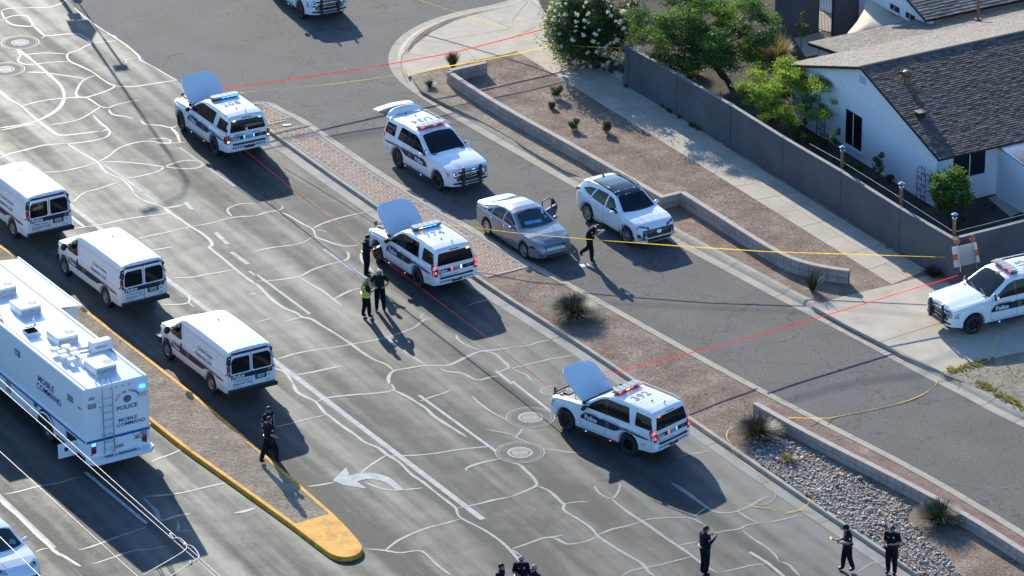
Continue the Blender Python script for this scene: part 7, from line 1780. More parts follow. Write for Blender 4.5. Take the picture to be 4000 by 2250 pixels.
spots = []; cell = {}
def try_rock(x, y):
    s = r.choice((.07, .09, .10, .12, .14, .16, .18, .22))*r.uniform(.85, 1.15)
    key = (int(x/.3), int(y/.3))
    for i in (-1, 0, 1):
        for j in (-1, 0, 1):
            for (a, b, c) in cell.get((key[0]+i, key[1]+j), ()):
                if math.hypot(a-x, b-y) < (c+s)*.38: return
    cell.setdefault(key, []).append((x, y, s)); spots.append((x, y, s))
scatter(rock_poly, 8000, try_rock)
spots.sort(key=lambda q: q[1]); V = []; Fc = []; rn = []
for k, (x, y, s) in enumerate(spots):
    M = Matrix.Translation((x, y, .15+s*r.uniform(.08, .34))) @ Matrix.Rotation(r.uniform(0, 6.28), 4, 'Z') @ Matrix.Rotation(r.uniform(-.6, .6), 4, 'X') @ Matrix.Diagonal((s, s, s, 1)); me = rv[k % 7]
    if k < 299: o_ = link('stone', me, bed); o_.matrix_local = M
    else:
        n0 = len(V); V += [M @ v.co for v in me.vertices]; Fc += [tuple(i+n0 for i in p.vertices) for p in me.polygons]; rn += [r.random()]*len(me.polygons)
o_ = mk('stones', V, Fc, MATS['river_stone'], bed, 50); at = o_.data.attributes.new('rnd', 'FLOAT', 'FACE'); at.data.foreach_set('value', rn); tag(o_, kind='stuff')
# ================================================================ PEOPLE
simple('skin', (.42, .24, .17), .55); simple('uniform_navy', (.006, .007, .013), .85, spec=.25); simple('trousers_navy', (.007, .008, .014), .9, spec=.2); simple('polo_green', (.006, .018, .014), .85, spec=.25)
simple('boots', (.012, .012, .012), .4); simple('hair_dark', (.02, .014, .010), .6); simple('hair_grey', (.28, .27, .25), .6); simple('hair_blond', (.62, .56, .46), .5)
simple('vest_lime', (.55, .85, .05), .7, emit=None); simple('vest_orange', (.90, .16, .03), .7); simple('vest_silver', (.6, .62, .62), .35); simple('badge_metal', (.75, .75, .72), .3, metal=.6); simple('glove_blue', (.03, .35, .62), .5); simple('glow_orange', (.9, .35, .05), .4, emit=((1, .4, .05), 1.2))
simple('clear_plastic', (.65, .72, .76), .15)
STAND = dict(pel=(0, 0, .95), sp=(.0, 0, 1.15), ch=(.0, 0, 1.36), nk=(.0, 0, 1.49), hd=(.03, 0, 1.64),
    sl=(0, .185, 1.42), el=(-.02, .25, 1.14), wl=(.06, .24, .90), sr=(0, -.185, 1.42), er=(-.02, -.25, 1.14), wr=(.06, -.24, .90),
    hl=(0, .10, .92), kl=(.03, .11, .50), al=(-.02, .11, .09), hr=(0, -.10, .92), kr=(.03, -.11, .50), ar=(-.02, -.11, .09))
def person(label, pos, heading, H=1.78, pose=None, top='uniform_navy', legs='trousers_navy', hair='hair_dark', long=False, hat=False, glasses=True, belt=True, sleeves=False, build=1.1, look=0.0, group='people standing around the taped area', long_hair=False):
    J = dict(STAND); J.update(pose or {}); s = H/1.78
    t = empty('person', (pos.x, pos.y, pos.z), heading); tag(t, label, 'person', group)
    vs = []; rr_ = []; es = []; idx = {}
    def av(k, p, r): idx[k] = len(vs); vs.append(V3(p)*s); rr_.append(r*s if not isinstance(r, tuple) else (r[0]*s, r[1]*s)); return idx[k]
    b = build
    av('pel', J['pel'], (.14*b, .175*b)); av('sp', J['sp'], (.135*b, .165*b)); av('ch', J['ch'], (.145*b, .18*b)); av('nk', J['nk'], .062)
    hb = V3(J['nk']).lerp(V3(J['hd']), .42); av('hb', hb, .068)
    av('hd', J['hd'], (.10, .082)); tp_ = V3(J['hd'])+(V3(J['hd'])-V3(J['nk'])).normalized()*.10; av('ht', tp_, .05)
    for a, c in (('pel', 'sp'), ('sp', 'ch'), ('ch', 'nk'), ('nk', 'hb'), ('hb', 'hd'), ('hd', 'ht')): es.append((idx[a], idx[c]))
    for q in 'lr':
        av('s'+q, J['s'+q], .092*b); av('e'+q, J['e'+q], .062); av('w'+q, J['w'+q], .036)
        es += [(idx['ch'], idx['s'+q]), (idx['s'+q], idx['e'+q]), (idx['e'+q], idx['w'+q])]
        av('h'+q, J['h'+q], .128*b); av('k'+q, J['k'+q], .098); A = V3(J['a'+q]); av('a'+q, A, .074)
        ft_ = J.get('f'+q, tuple(A+V3((.16, .02 if q == 'l' else -.02, -.045)))); av('f'+q, ft_, .050)
        es += [(idx['pel'], idx['h'+q]), (idx['h'+q], idx['k'+q]), (idx['k'+q], idx['a'+q]), (idx['a'+q], idx['f'+q])]
    me = bpy.data.meshes.new('body'); me.from_pydata([tuple(v) for v in vs], es, []); o = link('body', me, None)
    md = o.modifiers.new('skin', 'SKIN'); md.use_smooth_shade = True
    for i, v in enumerate(me.skin_vertices[0].data):
        r = rr_[i]; v.radius = r if isinstance(r, tuple) else (r, r); v.use_root = (i == 0)
    sb_ = o.modifiers.new('sub', 'SUBSURF'); sb_.levels = 2; sb_.render_levels = 2
    dg = bpy.context.evaluated_depsgraph_get(); m2 = bpy.data.meshes.new_from_object(o.evaluated_get(dg)); bpy.data.objects.remove(o)
    # hands, nose and ears joined to the body
    m_ = MB(); m_.v = [v.co.copy() for v in m2.vertices]; m_.f = [tuple(p.vertices) for p in m2.polygons]; seg = [(vs[a], vs[c], a, c) for a, c in es]; names = {v: k for k, v in idx.items()}
    def cls(c):
        best = None
        for A, Bv, a, k in seg:
            d = Bv-A; t_ = max(0, min(1, (c-A).dot(d)/max(1e-9, d.dot(d)))); ra_, rb_ = (max(q) if isinstance(q, tuple) else q for q in (rr_[a], rr_[k])); dd = (c-(A+d*t_)).length-(ra_+(rb_-ra_)*t_)*s*(.85 if names[k][0] == 's' and names[a] == 'ch' else 1)
            if best is None or dd < best[0]: best = (dd, names[a], names[k], t_)
        _, a, k, t_ = best
        if a in ('nk', 'hb', 'hd'): return 2
        if a == 'ch' and k == 'nk': return 0 if t_ < .75 else 2
        if k[0] == 'w': return 0 if sleeves else 2
        if a[0] == 's' and k[0] == 'e': return 0 if (sleeves or t_ < .78) else 2
        if a[0] == 'a': return 3
        if a == 'pel' and k[0] == 'h' or a[0] == 'h' or a[0] == 'k': return 1
        if a == 'pel' and k == 'sp': return 1 if t_ < .35 else 0
        return 0
    m_.m = [cls(sum((m_.v[i] for i in f), V3())/len(f)) for f in m_.f]
    for q, sg in (('l', 1), ('r', -1)):
        W_, E_p = V3(J['w'+q])*s, V3(J['e'+q])*s; d = (W_-E_p).normalized(); side = V3((0, -sg, 0))
        hd_ = J.get('g'+q); d2 = (V3(hd_)).normalized() if hd_ else d
        up = d2.cross(side); up = up.normalized() if up.length > .1 else V3((0, 0, 1)); ac = d2.cross(up).normalized()
        hm = J.get('m'+q, 2); palm = W_+d2*.045*s
        m_.tube([W_-d*.01, W_+d2*.03*s, W_+d2*.085*s], [.027*s, .038*s, .034*s], 8, hm)
        for k, (o_, L) in enumerate(((-.026, .070), (-.009, .080), (.009, .075), (.026, .060))):
            b0 = W_+d2*.075*s+ac*o_*s; m_.tube([b0, b0+d2*L*.5*s+up*.006, b0+d2*L*.85*s+up*.022*s], [.0095*s, .0085*s, .006*s], 5, hm)
        b0 = W_+d2*.03*s-ac*.03*s; m_.tube([b0, b0+d2*.03*s-ac*.025*s, b0+d2*.06*s-ac*.03*s], [.012*s, .010*s, .007*s], 5, hm)
    hc = V3(J['hd'])*s; upv = (V3(J['hd'])-V3(J['nk'])).normalized(); fw = V3((math.cos(look), math.sin(look), 0)); fw = (fw-upv*fw.dot(upv)).normalized(); sdv = upv.cross(fw)
    fx_ = hc+fw*.095*s
    m_.tube([fx_+upv*.015*s, fx_-upv*.02*s+fw*.018*s, fx_-upv*.03*s], [.008*s, .013*s, .009*s], 6, 2)
    for k in (1, -1): m_.ball(hc+sdv*k*.083*s-upv*.01*s, .022*s, 6, 2, (.6, .5, 1.3))
    m_.ball(hc+fw*.07*s-upv*.075*s, .035*s, 8, 2)
    mats = [MATS[top], MATS[legs], MATS['skin'], MATS['boots'], MATS['glove_blue'], MATS['uniform_navy']]
    body = m_.build('body', mats, t, 60)
    m_ = MB()
    for k in (1, -1): m_.ball(hc+fw*.088*s+sdv*k*.032*s+upv*.012*s, .011*s, 6)
    m_.box(hc+fw*.092*s-upv*.052*s, (.012, .045, .008), math.atan2(fw.y, fw.x)); m_.build('face_detail', MATS['hair_dark'], t)
    if glasses:
        m_ = MB()
        for k in (1, -1): m_.tube([hc+fw*.098*s+sdv*k*.03*s+upv*.012*s, hc+fw*.090*s+sdv*k*.058*s+upv*.012*s], [.022*s, .018*s], 8); m_.tube([hc+fw*.09*s+sdv*k*.06*s+upv*.015*s, hc+sdv*k*.085*s+upv*.01*s], .005*s, 4)
        m_.build('sunglasses', MATS['black_gloss'], t)
    # hair: a cap of the skull, back and sides
    def shell(name, mat, grow, lo, par=t, front=.35):
        V = []; n, mm = 16, 8
        for i in range(mm+1):
            ph = math.pi*.62*i/mm
            for k in range(n):
                a = 2*math.pi*k/n; d = upv*math.cos(ph)*1.12+(fw*math.cos(a)*1.05+sdv*math.sin(a)*.88)*math.sin(ph)
                if math.cos(a) > front and math.cos(ph) < lo: d = upv*lo*1.12+(fw*math.cos(a)*1.05+sdv*math.sin(a)*.88)*math.sqrt(1-lo*lo)
                V.append(hc+d*(.098+grow)*s)
        F = [(i*n+k, (i+1)*n+k, (i+1)*n+(k+1) % n, i*n+(k+1) % n) for i in range(mm) for k in range(n)]
        return mk(name, V, F, MATS[mat], par, 60)
    shell('hair', hair, .006, .45)
    if long_hair:
        m_ = MB()
        for k in range(-4, 5):
            a = k*.42+math.pi; d = (fw*math.cos(a)+sdv*math.sin(a)*.95); m_.tube([hc+d*.07*s+upv*.06*s, hc+d*.10*s-upv*.05*s, hc+d*.12*s-upv*.17*s, hc+d*.13*s-upv*.24*s], [.03*s, .038*s, .036*s, .012*s], 7)
        for k in (1, -1): m_.tube([hc+sdv*k*.08*s+upv*.05*s, hc+sdv*k*.105*s+fw*.02*s-upv*.08*s, hc+sdv*k*.12*s+fw*.05*s-upv*.20*s], [.03*s, .032*s, .012*s], 7)
        m_.build('hair', MATS[hair], t, 60)
    if hat:
        shell('cap', 'uniform_navy', .016, .42); m_ = MB(); c = hc+fw*.13*s+upv*.045*s; m_.box(c, (.11*s, .15*s, .012), math.atan2(fw.y, fw.x)); m_.build('cap_peak', MATS['uniform_navy'], t)
    pelv = V3(J['pel'])*s; tor = (V3(J['ch'])-V3(J['pel'])).normalized(); tf = (V3((1, 0, 0))-tor*tor.x).normalized(); ts = tor.cross(tf)
    wst = pelv+tor*.085*s
    def ringt(c, rx, ry, r, mat, name, n=18, h=None):
        m_ = MB(); P = [c+tf*rx*math.cos(2*math.pi*k/n)+ts*ry*math.sin(2*math.pi*k/n) for k in range(n)]; h = h or r
        V = [p+tor*h*z for z in (-1, 1) for p in P]+[p+(p-c).normalized()*r+tor*h*z*.8 for z in (-1, 1) for p in P]
        F = []
        for k in range(n):
            j = (k+1) % n; F += [(2*n+k, 2*n+j, 3*n+j, 3*n+k), (k, j, 2*n+j, 2*n+k), (n+k, 3*n+k, 3*n+j, n+j)]
        m_.add(V, F); return m_.build(name, MATS[mat], t)
    if belt:
        bo = ringt(wst, .146*b*s, .182*b*s, .022*s, 'boots', 'duty_belt', h=.028*s)
        m_ = MB(); m_.box(wst-ts*.22*s-tor*.08*s, (.07*s, .05*s, .20*s)); m_.build('holster', MATS['boots'], bo)
        m_ = MB(); m_.box(wst+ts*.21*s-tor*.01*s-tf*.03*s, (.05*s, .045*s, .13*s)); m_.box(wst+ts*.16*s+tf*.08*s, (.05*s, .04*s, .08*s)); m_.box(wst-tf*.15*s+ts*.05*s, (.04*s, .10*s, .07*s)); m_.build('pouch', MATS['boots'], bo)
    chn = V3(J['ch'])*s
    if top == 'uniform_navy':
        m_ = MB(); m_.ball(chn+tf*.148*b*s+ts*.085*s+tor*.03*s, .038*s, 8, sc=(.3, .8, 1)); m_.build('badge', MATS['badge_metal'], t)
        m_ = MB(); m_.box(chn+tf*.152*b*s-ts*.085*s+tor*.03*s, (.01, .07*s, .016*s)); m_.build('name_plate', MATS['badge_metal'], t)
        for q, sg in (('l', 1), ('r', -1)):
            p = V3(J['s'+q]).lerp(V3(J['e'+q]), .35)*s+V3((0, sg*.068*s, 0)); m_ = MB(); m_.ball(p, .042*s, 8, sc=(.8, .35, 1)); m_.build('shoulder_patch', MATS['vest_silver'], t)
    if top == 'polo_green':
        m_ = MB(); m_.ball(wst+tf*.14*s+ts*.08*s-tor*.02*s, .032*s, 8, sc=(.4, .8, 1)); m_.build('badge', MATS['gold'], t)
    # trouser cuffs and collar give the clothes an edge
    return t, J, s, (hc, fw, upv, tf, ts, tor, wst, chn)
def attach(t, name, mb_, mat): return mb_.build(name, MATS[mat], None if t is None else t)
def held(label, cat, name, t, s, local, fn, mat):
    """a thing held in a hand: stays top-level"""
    M = Matrix.Translation(t.location) @ Matrix.Rotation(t.rotation_euler.z, 4, 'Z'); c = M @ (V3(local)*s)
    m_ = MB(); fn(m_); o = m_.build(name, MATS[mat]); o.location = c; o.rotation_euler = (0, 0, t.rotation_euler.z); tag(o, label, cat); return o
FWD = dict(el=(.02, .23, 1.14), wl=(.25, .12, 1.16), er=(.02, -.23, 1.14), wr=(.27, -.06, 1.20))
R1 = lambda x, y: (1380+x/4.025, 900+y/4.025)
# the officer writing beside the wheel
p1_, J, s, _ = person('officer in dark green shirt writing on a clipboard by the front wheel of SUV 774', G(*R1(208, 712)), rad(-12), 1.74, dict(FWD, hd=(.07, 0, 1.62), el=(.04, .22, 1.15), wl=(.30, .10, 1.17), er=(.04, -.22, 1.17), wr=(.30, -.05, 1.24), gl=(1, -.3, .2), gr=(1, .3, -.1)), top='polo_green', belt=True, sleeves=True, glasses=False)
held('white clipboard held by the officer in the dark green shirt', 'clipboard', 'clipboard', p1_, s, (.42, .03, 1.22), lambda m: m.box((0, 0, 0), (.30, .22, .015), M=Matrix.Rotation(rad(-28), 3, 'Y')), 'paper')
person('woman with long pale hair and hands on her hips', G(*R1(418, 1262)), rad(-88), 1.73, dict(sl=(0, .18, 1.42), el=(-.03, .36, 1.19), wl=(.07, .20, 1.05), sr=(0, -.18, 1.42), er=(-.03, -.36, 1.19), wr=(.07, -.20, 1.05), gl=(.5, -.6, -.3), gr=(.5, .6, -.3), al=(0, .16, .09), kl=(.02, .14, .5), ar=(-.02, -.12, .09)), top='polo_green', hair='hair_blond', long_hair=True, belt=False, build=1.14)
p3_, J, s, E3 = person('person in lime and orange safety vest with grey hair', G(*R1(205, 1368)), rad(22), 1.66, dict(hd=(.07, 0, 1.62), nk=(.03, 0, 1.48), ch=(.02, 0, 1.35), wl=(.34, .08, 1.17), wr=(.36, -.04, 1.20), el=(.06, .2, 1.12), er=(.08, -.2, 1.12), al=(-.12, .10, .09), kl=(-.02, .11, .5), ar=(.10, -.11, .09), kr=(.08, -.11, .5)), top='polo_green', hair='hair_grey', belt=False, glasses=False)
hc, fw, upv, tf, ts, tor, wst, chn = E3
def vest_ring(z0, z1, gx, gy, mat, name, par, n=20):
    V = []; 
    for z, g in ((z0, 1.08), ((z0+z1)/2, 1.0), (z1, .93)):
        c = wst.lerp(chn, z)
        for k in range(n): a = 2*math.pi*k/n; V.append(c+tf*gx*g*math.cos(a)*s+ts*gy*g*math.sin(a)*s)
    F = [(i*n+k, i*n+(k+1) % n, (i+1)*n+(k+1) % n, (i+1)*n+k) for i in range(2) for k in range(n)]
    return mk(name, V, F, MATS[mat], par, 60)
vr = vest_ring(-.35, 1.12, .172, .200, 'vest_lime', 'safety_vest', p3_)
for a, c, g in ((-.02, .16, .182), (.30, .44, .180)): vest_ring(a, c, g, g+.028, 'vest_orange', 'orange_band', vr)
for a, c in ((.05, .09), (.31, .35)): vest_ring(a, c, .186, .214, 'vest_silver', 'silver_band', vr)
for sg in (1, -1):
    m_ = MB(); m_.tube([chn+ts*sg*.10*s-tf*.15*s-tor*.02*s, chn+ts*sg*.10*s+tor*.115*s, chn+ts*sg*.10*s+tf*.15*s-tor*.02*s], .042*s, 7); m_.build('shoulder_strap', MATS['vest_lime'], vr)
    m_ = MB(); m_.tube([chn+ts*sg*.09*s-tf*.165*s-tor*.25*s, chn+ts*sg*.09*s-tf*.165*s, chn+ts*sg*.09*s+tor*.10*s, chn+ts*sg*.09*s+tf*.165*s, chn+ts*sg*.09*s+tf*.165*s-tor*.25*s], .020*s, 6); m_.build('orange_strip', MATS['vest_orange'], vr)
RM = lambda x, y: (980+x/5.175, 1560+y/5.175)
person('officer in navy uniform with one boot on the yellow median kerb', G(*RM(375, 1285), .15), rad(35), 1.80, dict(hl=(0, .10, .90), kl=(-.13, .12, .50), al=(-.26, .13, .09), fl=(-.10, .15, .045), hr=(0, -.10, .90), kr=(.22, -.12, .52), ar=(.22, -.12, .09), fr=(.38, -.14, .045), er=(-.05, -.27, 1.16), wr=(.16, -.22, 1.02), el=(-.06, .27, 1.16), wl=(.14, .20, 1.0), pel=(0, 0, .93)), glasses=False)
person('officer in navy uniform facing his colleague beside the median', G(*RM(365, 1075), 0), rad(-35), 1.82, dict(er=(-.04, -.30, 1.18), wr=(.12, -.16, 1.05), el=(-.04, .30, 1.18), wl=(.12, .16, 1.05), hd=(.05, 0, 1.64)), build=1.18)
RT = lambda x, y: (2250+x/6.9, 850+y/6.9)
pt_, J, s, _ = person('officer in black bent over a camera while stepping past the white crossover', G(*RT(400, 1185)), rad(-14), 1.74, dict(pel=(-.05, 0, .96), sp=(-.06, 0, 1.16), ch=(.03, 0, 1.36), nk=(.14, 0, 1.45), hd=(.28, 0, 1.50), sl=(.06, .17, 1.42), sr=(.06, -.17, 1.42), el=(.16, .24, 1.18), wl=(.42, .10, 1.32), er=(.16, -.24, 1.18), wr=(.42, -.10, 1.30),
    hl=(-.05, .10, .93), kl=(-.12, .11, .55), al=(-.44, .11, .30), fl=(-.38, .11, .16), hr=(-.05, -.10, .93), kr=(.06, -.11, .50), ar=(.06, -.11, .09), fr=(.22, -.13, .045), mr=4), glasses=False, look=0)
held('small black camera held by the bending officer', 'camera', 'camera', pt_, s, (.50, 0, 1.34), lambda m: (m.box((0, 0, 0), (.06, .13, .08)), m.cyl((.05, 0, 0), (1, 0, 0), .03, .06, 10)), 'black_plastic')
RO = lambda x, y: (2700+x/6.3, 2020+y/6.3)
person('officer in long-sleeved navy uniform with raised open hands, at the bottom edge', G(*RO(325, 1425)), rad(24), 1.84, dict(el=(.0, .25, 1.18), wl=(.30, .14, 1.30), er=(.02, -.25, 1.18), wr=(.32, -.12, 1.34), gl=(.5, 0, .9), gr=(.5, -.2, .9), al=(-.04, .10, .09)), sleeves=True, build=1.2, group='officers along the bottom edge')
RP = lambda x, y: (3220+x/6.585, 2030+y/6.585)
pc_, J, s, _ = person('officer in navy cap walking left with an orange-tipped torch', G(*RP(580, 1318)), rad(190), 1.76, dict(hd=(.07, 0, 1.62), el=(.0, .22, 1.14), wl=(.30, .06, 1.12), er=(.0, -.24, 1.14), wr=(.32, -.04, 1.16), hl=(0, .10, .92), kl=(-.06, .10, .50), al=(-.20, .10, .12), hr=(0, -.10, .92), kr=(.10, -.10, .50), ar=(.12, -.10, .09)), hat=True, group='officers along the bottom edge')
to_ = held('small torch with glowing orange tip in the hands of the officer in the cap', 'torch', 'torch', pc_, s, (.52, 0, 1.24), lambda m: m.tube([(-.08, 0, -.06), (.03, 0, .02)], .015, 8), 'black_plastic')
m_ = MB(); m_.ball((.06, 0, .045), .04, 10, sc=(1, 1, 1)); m_.build('tip', MATS['glow_orange'], to_)  # orange end of the held bottle; its glow is added
person('officer in short-sleeved navy uniform standing on the gutter with hand on his chest', G(*RP(1720, 1395)), rad(-112), 1.83, dict(el=(-.02, .28, 1.16), wl=(.20, .06, 1.16), gl=(.3, -1, .1), er=(.0, -.24, 1.14), wr=(.18, -.14, 1.12), hl=(0, .09, .92)), build=1.18, group='officers along the bottom edge')
for (px, hd_, lab, hr_, gl_) in (((1955, 2197), -20, 'officer cut off at the chest by the bottom edge, left of the three', 'hair_dark', False), ((2036, 2167), -88, 'grey-haired officer in the middle of the three at the bottom edge', 'hair_grey', True), ((2089, 2203), 215, 'officer holding a clear bottle, right of the three at the bottom edge', 'hair_grey', True)):
    g_ = G(*px, 1.80); pb_, J, s, _ = person(lab, V3((g_.x, g_.y, 0)), rad(hd_), 1.80, dict(wl=(.12, .22, .95), wr=(.24, -.12, 1.18)), hair=hr_, glasses=gl_, build=1.18, group='officers along the bottom edge')
held('clear water bottle held by the officer at the bottom edge', 'bottle', 'water_bottle', pb_, s, (.33, -.08, 1.26), lambda m: (m.cyl((0, 0, 0), (0, 0, 1), .035, .20, 12), m.cyl((0, 0, .12), (0, 0, 1), .015, .04, 8)), 'clear_plastic')
# ================================================================ TAPES
leafmat('tape_red', [(0, (.75, .015, .04)), (1, (.8, .02, .05))], .4); leafmat('tape_yellow', [(0, (.80, .68, .08)), (1, (.86, .74, .12))], .4)
def tape(label, pts, mat, wd=.075, tw=1.3, seed=1, sag=.12):
    if sag == 0 and len(pts) > 8: pts = catmull(pts, 4); wd *= .42; tw = 1.4
    P = []
    for a, b in zip(pts, pts[1:]):
        n = max(2, int((b-a).length/.25))
        for k in range(n): P.append(a.lerp(b, k/n)-V3((0, 0, sag*4*(k/n)*(1-k/n)*min(1, (b-a).length/8))))
    P.append(pts[-1]); m_ = MB(); A = []; Bp = []; r = random.Random(seed); L = 0; ph = .6
    for i, p in enumerate(P):
        d = (P[min(i+1, len(P)-1)]-P[max(i-1, 0)]).normalized(); sx = d.cross(V3((0, 0, 1))); sx = sx.normalized() if sx.length > .01 else V3((1, 0, 0)); u = sx.cross(d)
        if i: L += (p-P[i-1]).length
        a = ph+tw*math.sin(L*.35+ph)+tw*.4*math.sin(L*1.1); v = (u*math.cos(a)+sx*math.sin(a))*wd/2; A.append(p-v); Bp.append(p+v)
    strip(m_, A, Bp); o = m_.build('barrier_tape', MATS[mat]); tag(o, label, 'barrier tape'); sd = o.modifiers.new('solid', 'SOLIDIFY'); sd.thickness = .002; return o
g_ = lambda c, r, x, y, z: G(*T(c, r, x, y), z)
tape('red barrier tape from SUV 208 across the side street to the white-flowered oleander', [G(875, 346, 1.35), g_(1, 0, 800, 520, 1.1), g_(1, 0, 1500, 395, 1.1), g_(2, 0, 415, 173, 1.2)], 'tape_red', .06, .12, 2, .02)
tape('long red barrier tape along the road past the front of SUV 774', [G(744, 414, 1.35), g_(1, 0, 0, 1200, 1.05), g_(1, 1, 300, 0, .98), g_(1, 1, 810, 395, .98), g_(1, 1, 1240, 720, .98), g_(1, 1, 1780, 1130, 1.0), G(2135, 1505, 1.0)], 'tape_red', .055, .12, 4, .0)
tape('red barrier tape from the hood of SUV 392 to the SUV on the driveway', [G(2357, 1468, 1.3), g_(2, 1, 1380, 1207, 1.1), g_(2, 1, 1932, 1062, 1.0), g_(3, 1, 700, 852, 1.0), g_(3, 1, 1430, 630, 1.2)], 'tape_red', .055, .08, 2, .0)
tape('yellow barrier tape from SUV 208 to the planter by the corner ramp', [G(936, 362, 1.3), g_(1, 0, 600, 630, 1.1), g_(1, 0, 1000, 575, 1.1), g_(1, 0, 1932, 412, 1.0), g_(2, 0, 300, 340, 1.0), g_(2, 0, 860, 362, 1.5)], 'tape_yellow', .04, .5, 6, .03)
tape('yellow barrier tape above the brick island behind SUV 208', [g_(1, 0, 65, 895, 1.1), g_(1, 0, 560, 1237, .9), g_(1, 0, 890, 1452, .9), g_(1, 1, 1010, 75, .9)], 'tape_yellow', .035, .5, 7, .05)
tape('yellow barrier tape from the brick island past the sedan to the road sign', [g_(1, 1, 1420, 242, 1.1), g_(1, 1, 1650, 268, 1.12), g_(2, 1, 0, 306, 1.15), g_(2, 1, 640, 362, 1.15), g_(2, 1, 1300, 410, 1.15), g_(3, 1, 0, 450, 1.1), g_(3, 1, 1335, 492, 1.15)], 'tape_yellow', .042, .22, 2, .0)
tape('yellow barrier tape across the top edge of the corner ramp', [g_(1, 0, 1150, -30, 1.1), g_(1, 0, 1932, 222, 1.0), g_(2, 0, 230, 305, 1.0)], 'tape_yellow', .06, .3, 2, .05)
tape('slack yellow tape lying from the driveway across the frontage road', [g_(3, 1, *p, .19 if p[1] < 1400 else .04) for p in [(1930, 950), (1760, 1060), (1705, 1180), (1660, 1270), (1500, 1312), (1320, 1358), (1285, 1405), (1265, 1449)]]+[g_(3, 2, *p, z) for p, z in (((1180, 70), .03), ((1020, 135), .03), ((750, 200), .03), ((500, 248), .03), ((390, 258), .2), ((150, 253), .40))], 'tape_yellow', .05, .9, 10, .0)
tape('slack yellow tape hanging over the kerb and curling on the road', [g_(2, 2, *p, z) for p, z in (((1720, 300), .4), ((1640, 340), .22), ((1620, 400), .19), ((1670, 480), .18), ((1676, 535), .04), ((1800, 630), .03), ((1932, 742), .03))]+[g_(3, 2, *p, .03) for p in [(60, 820), (40, 870), (-20, 905), (-100, 905), (-280, 898)]], 'tape_yellow', .045, .9, 11, .0)
tape('short yellow tape end trailing over the kerb beside the rocks', [g_(2, 2, 1800, 920, .03)]+[g_(3, 2, *p, z) for p, z in (((0, 935), .03), ((130, 975), .03), ((250, 945), .03), ((300, 905), .18), ((380, 830), .22))], 'tape_yellow', .03, 1.3, 12, .0)
# ================================================================ SIGN STAND
nn_ = V3((dirr.y, -dirr.x, 0)).normalized(); pS = ft[-1]+nn_*.40
RS = lambda x, y: (3660+x/6.3, 900+y/6.3)
sc_ = [on_plane(*RS(*q), pS, nn_) for q in ((362, 415), (965, 290), (1055, 775), (425, 915))]
c0 = sum(sc_, V3())/4; sg_ = empty('road_sign', (c0.x, c0.y, 0)); tag(sg_, 'blank back of a road sign with orange legs leaning on the charcoal wall', 'road sign')
def qp(u, v): return sc_[0].lerp(sc_[1], u).lerp(sc_[3].lerp(sc_[2], u), v)-V3((c0.x, c0.y, 0))
def spl(name, u0, u1, v0, v1, mat, off, th, par):
    P = [qp(u0, v0), qp(u1, v0), qp(u1, v1), qp(u0, v1)]; v = [p+nn_*off for p in P]+[p+nn_*(off-th) for p in P]
    return mk(name, v, [(3, 2, 1, 0), (4, 5, 6, 7), (0, 1, 5, 4), (1, 2, 6, 5), (2, 3, 7, 6), (3, 0, 4, 7)], MATS[mat], par)
simple('sign_metal', (.50, .53, .52), .32, metal=.5); simple('sign_orange', (.60, .10, .03), .5); simple('sign_white', (.62, .63, .62), .5)
pn_ = spl('sign_panel', .17, .84, 0, 1, 'sign_metal', .02, .02, sg_)
for u0, u1 in ((0, .17), (.84, 1)):
    for k, (a, b) in enumerate(((0, .36), (.36, .65), (.65, 1))): spl('striped_board', u0+.002, u1-.002, a, b, 'sign_orange' if k == 1 else 'sign_white', .018, .02, sg_)
for u in (.19, .83):
    a, b = qp(u, -.08), qp(u, 1.22); m_ = MB(); m_.tube([a+nn_*.06, b+nn_*.06], .022, 6); l_ = m_.build('leg', MATS['alloy' if u > .5 else 'sign_white'], sg_)
    m_ = MB(); 
    for dx_, dz_ in ((-.12, .16), (0, .26), (.13, .16)): m_.tube([a+nn_*.06, a+nn_*.06+dirr.normalized()*dx_+V3((0, 0, dz_))], .028, 6)
    m_.build('foot', MATS['sign_orange'], l_)
# ================================================================ WIRES AND POLES
simple('wire', (.50, .44, .41), .35, metal=.8); simple('wire_dark', (.10, .10, .10), .5)
def wire(label, a, b, r, mat='wire', name='power_line', grow=(15, 40), group='overhead power lines'):
    d = (b-a).normalized(); A, B2 = a-d*grow[0], b+d*grow[1]; m_ = MB(); m_.tube([A.lerp(B2, k/6)-V3((0, 0, 0)) for k in range(7)], r, 6); return tag(m_.build(name, MATS[mat]), label, 'cable', group)
wz = 10
w_a = wire('upper of the two close power lines crossing the truck', G(*T(0, 2, 40, 0), wz), G(*T(0, 2, 1660, 1449), wz), .010)
w_b = wire('lower of the two close power lines crossing the truck', G(*T(0, 2, 0, 30), wz), G(*T(0, 2, 1620, 1449), wz), .010)
wire('power line crossing the truck shadow, third from the right', G(*T(0, 2, 0, 510), wz-.5), G(*T(0, 2, 1035, 1449), wz-.5), .010)
wire('power line over the white sedan in the corner', G(*T(0, 2, 0, 1155), wz-.5), G(*T(0, 2, 300, 1449), wz-.5), .012)
wire('thin dark cable beside the white sedan in the corner', G(*T(0, 2, 410, 1235), wz-2), G(*T(0, 2, 612, 1449), wz-2), .010, 'wire_dark', grow=(0, 40))
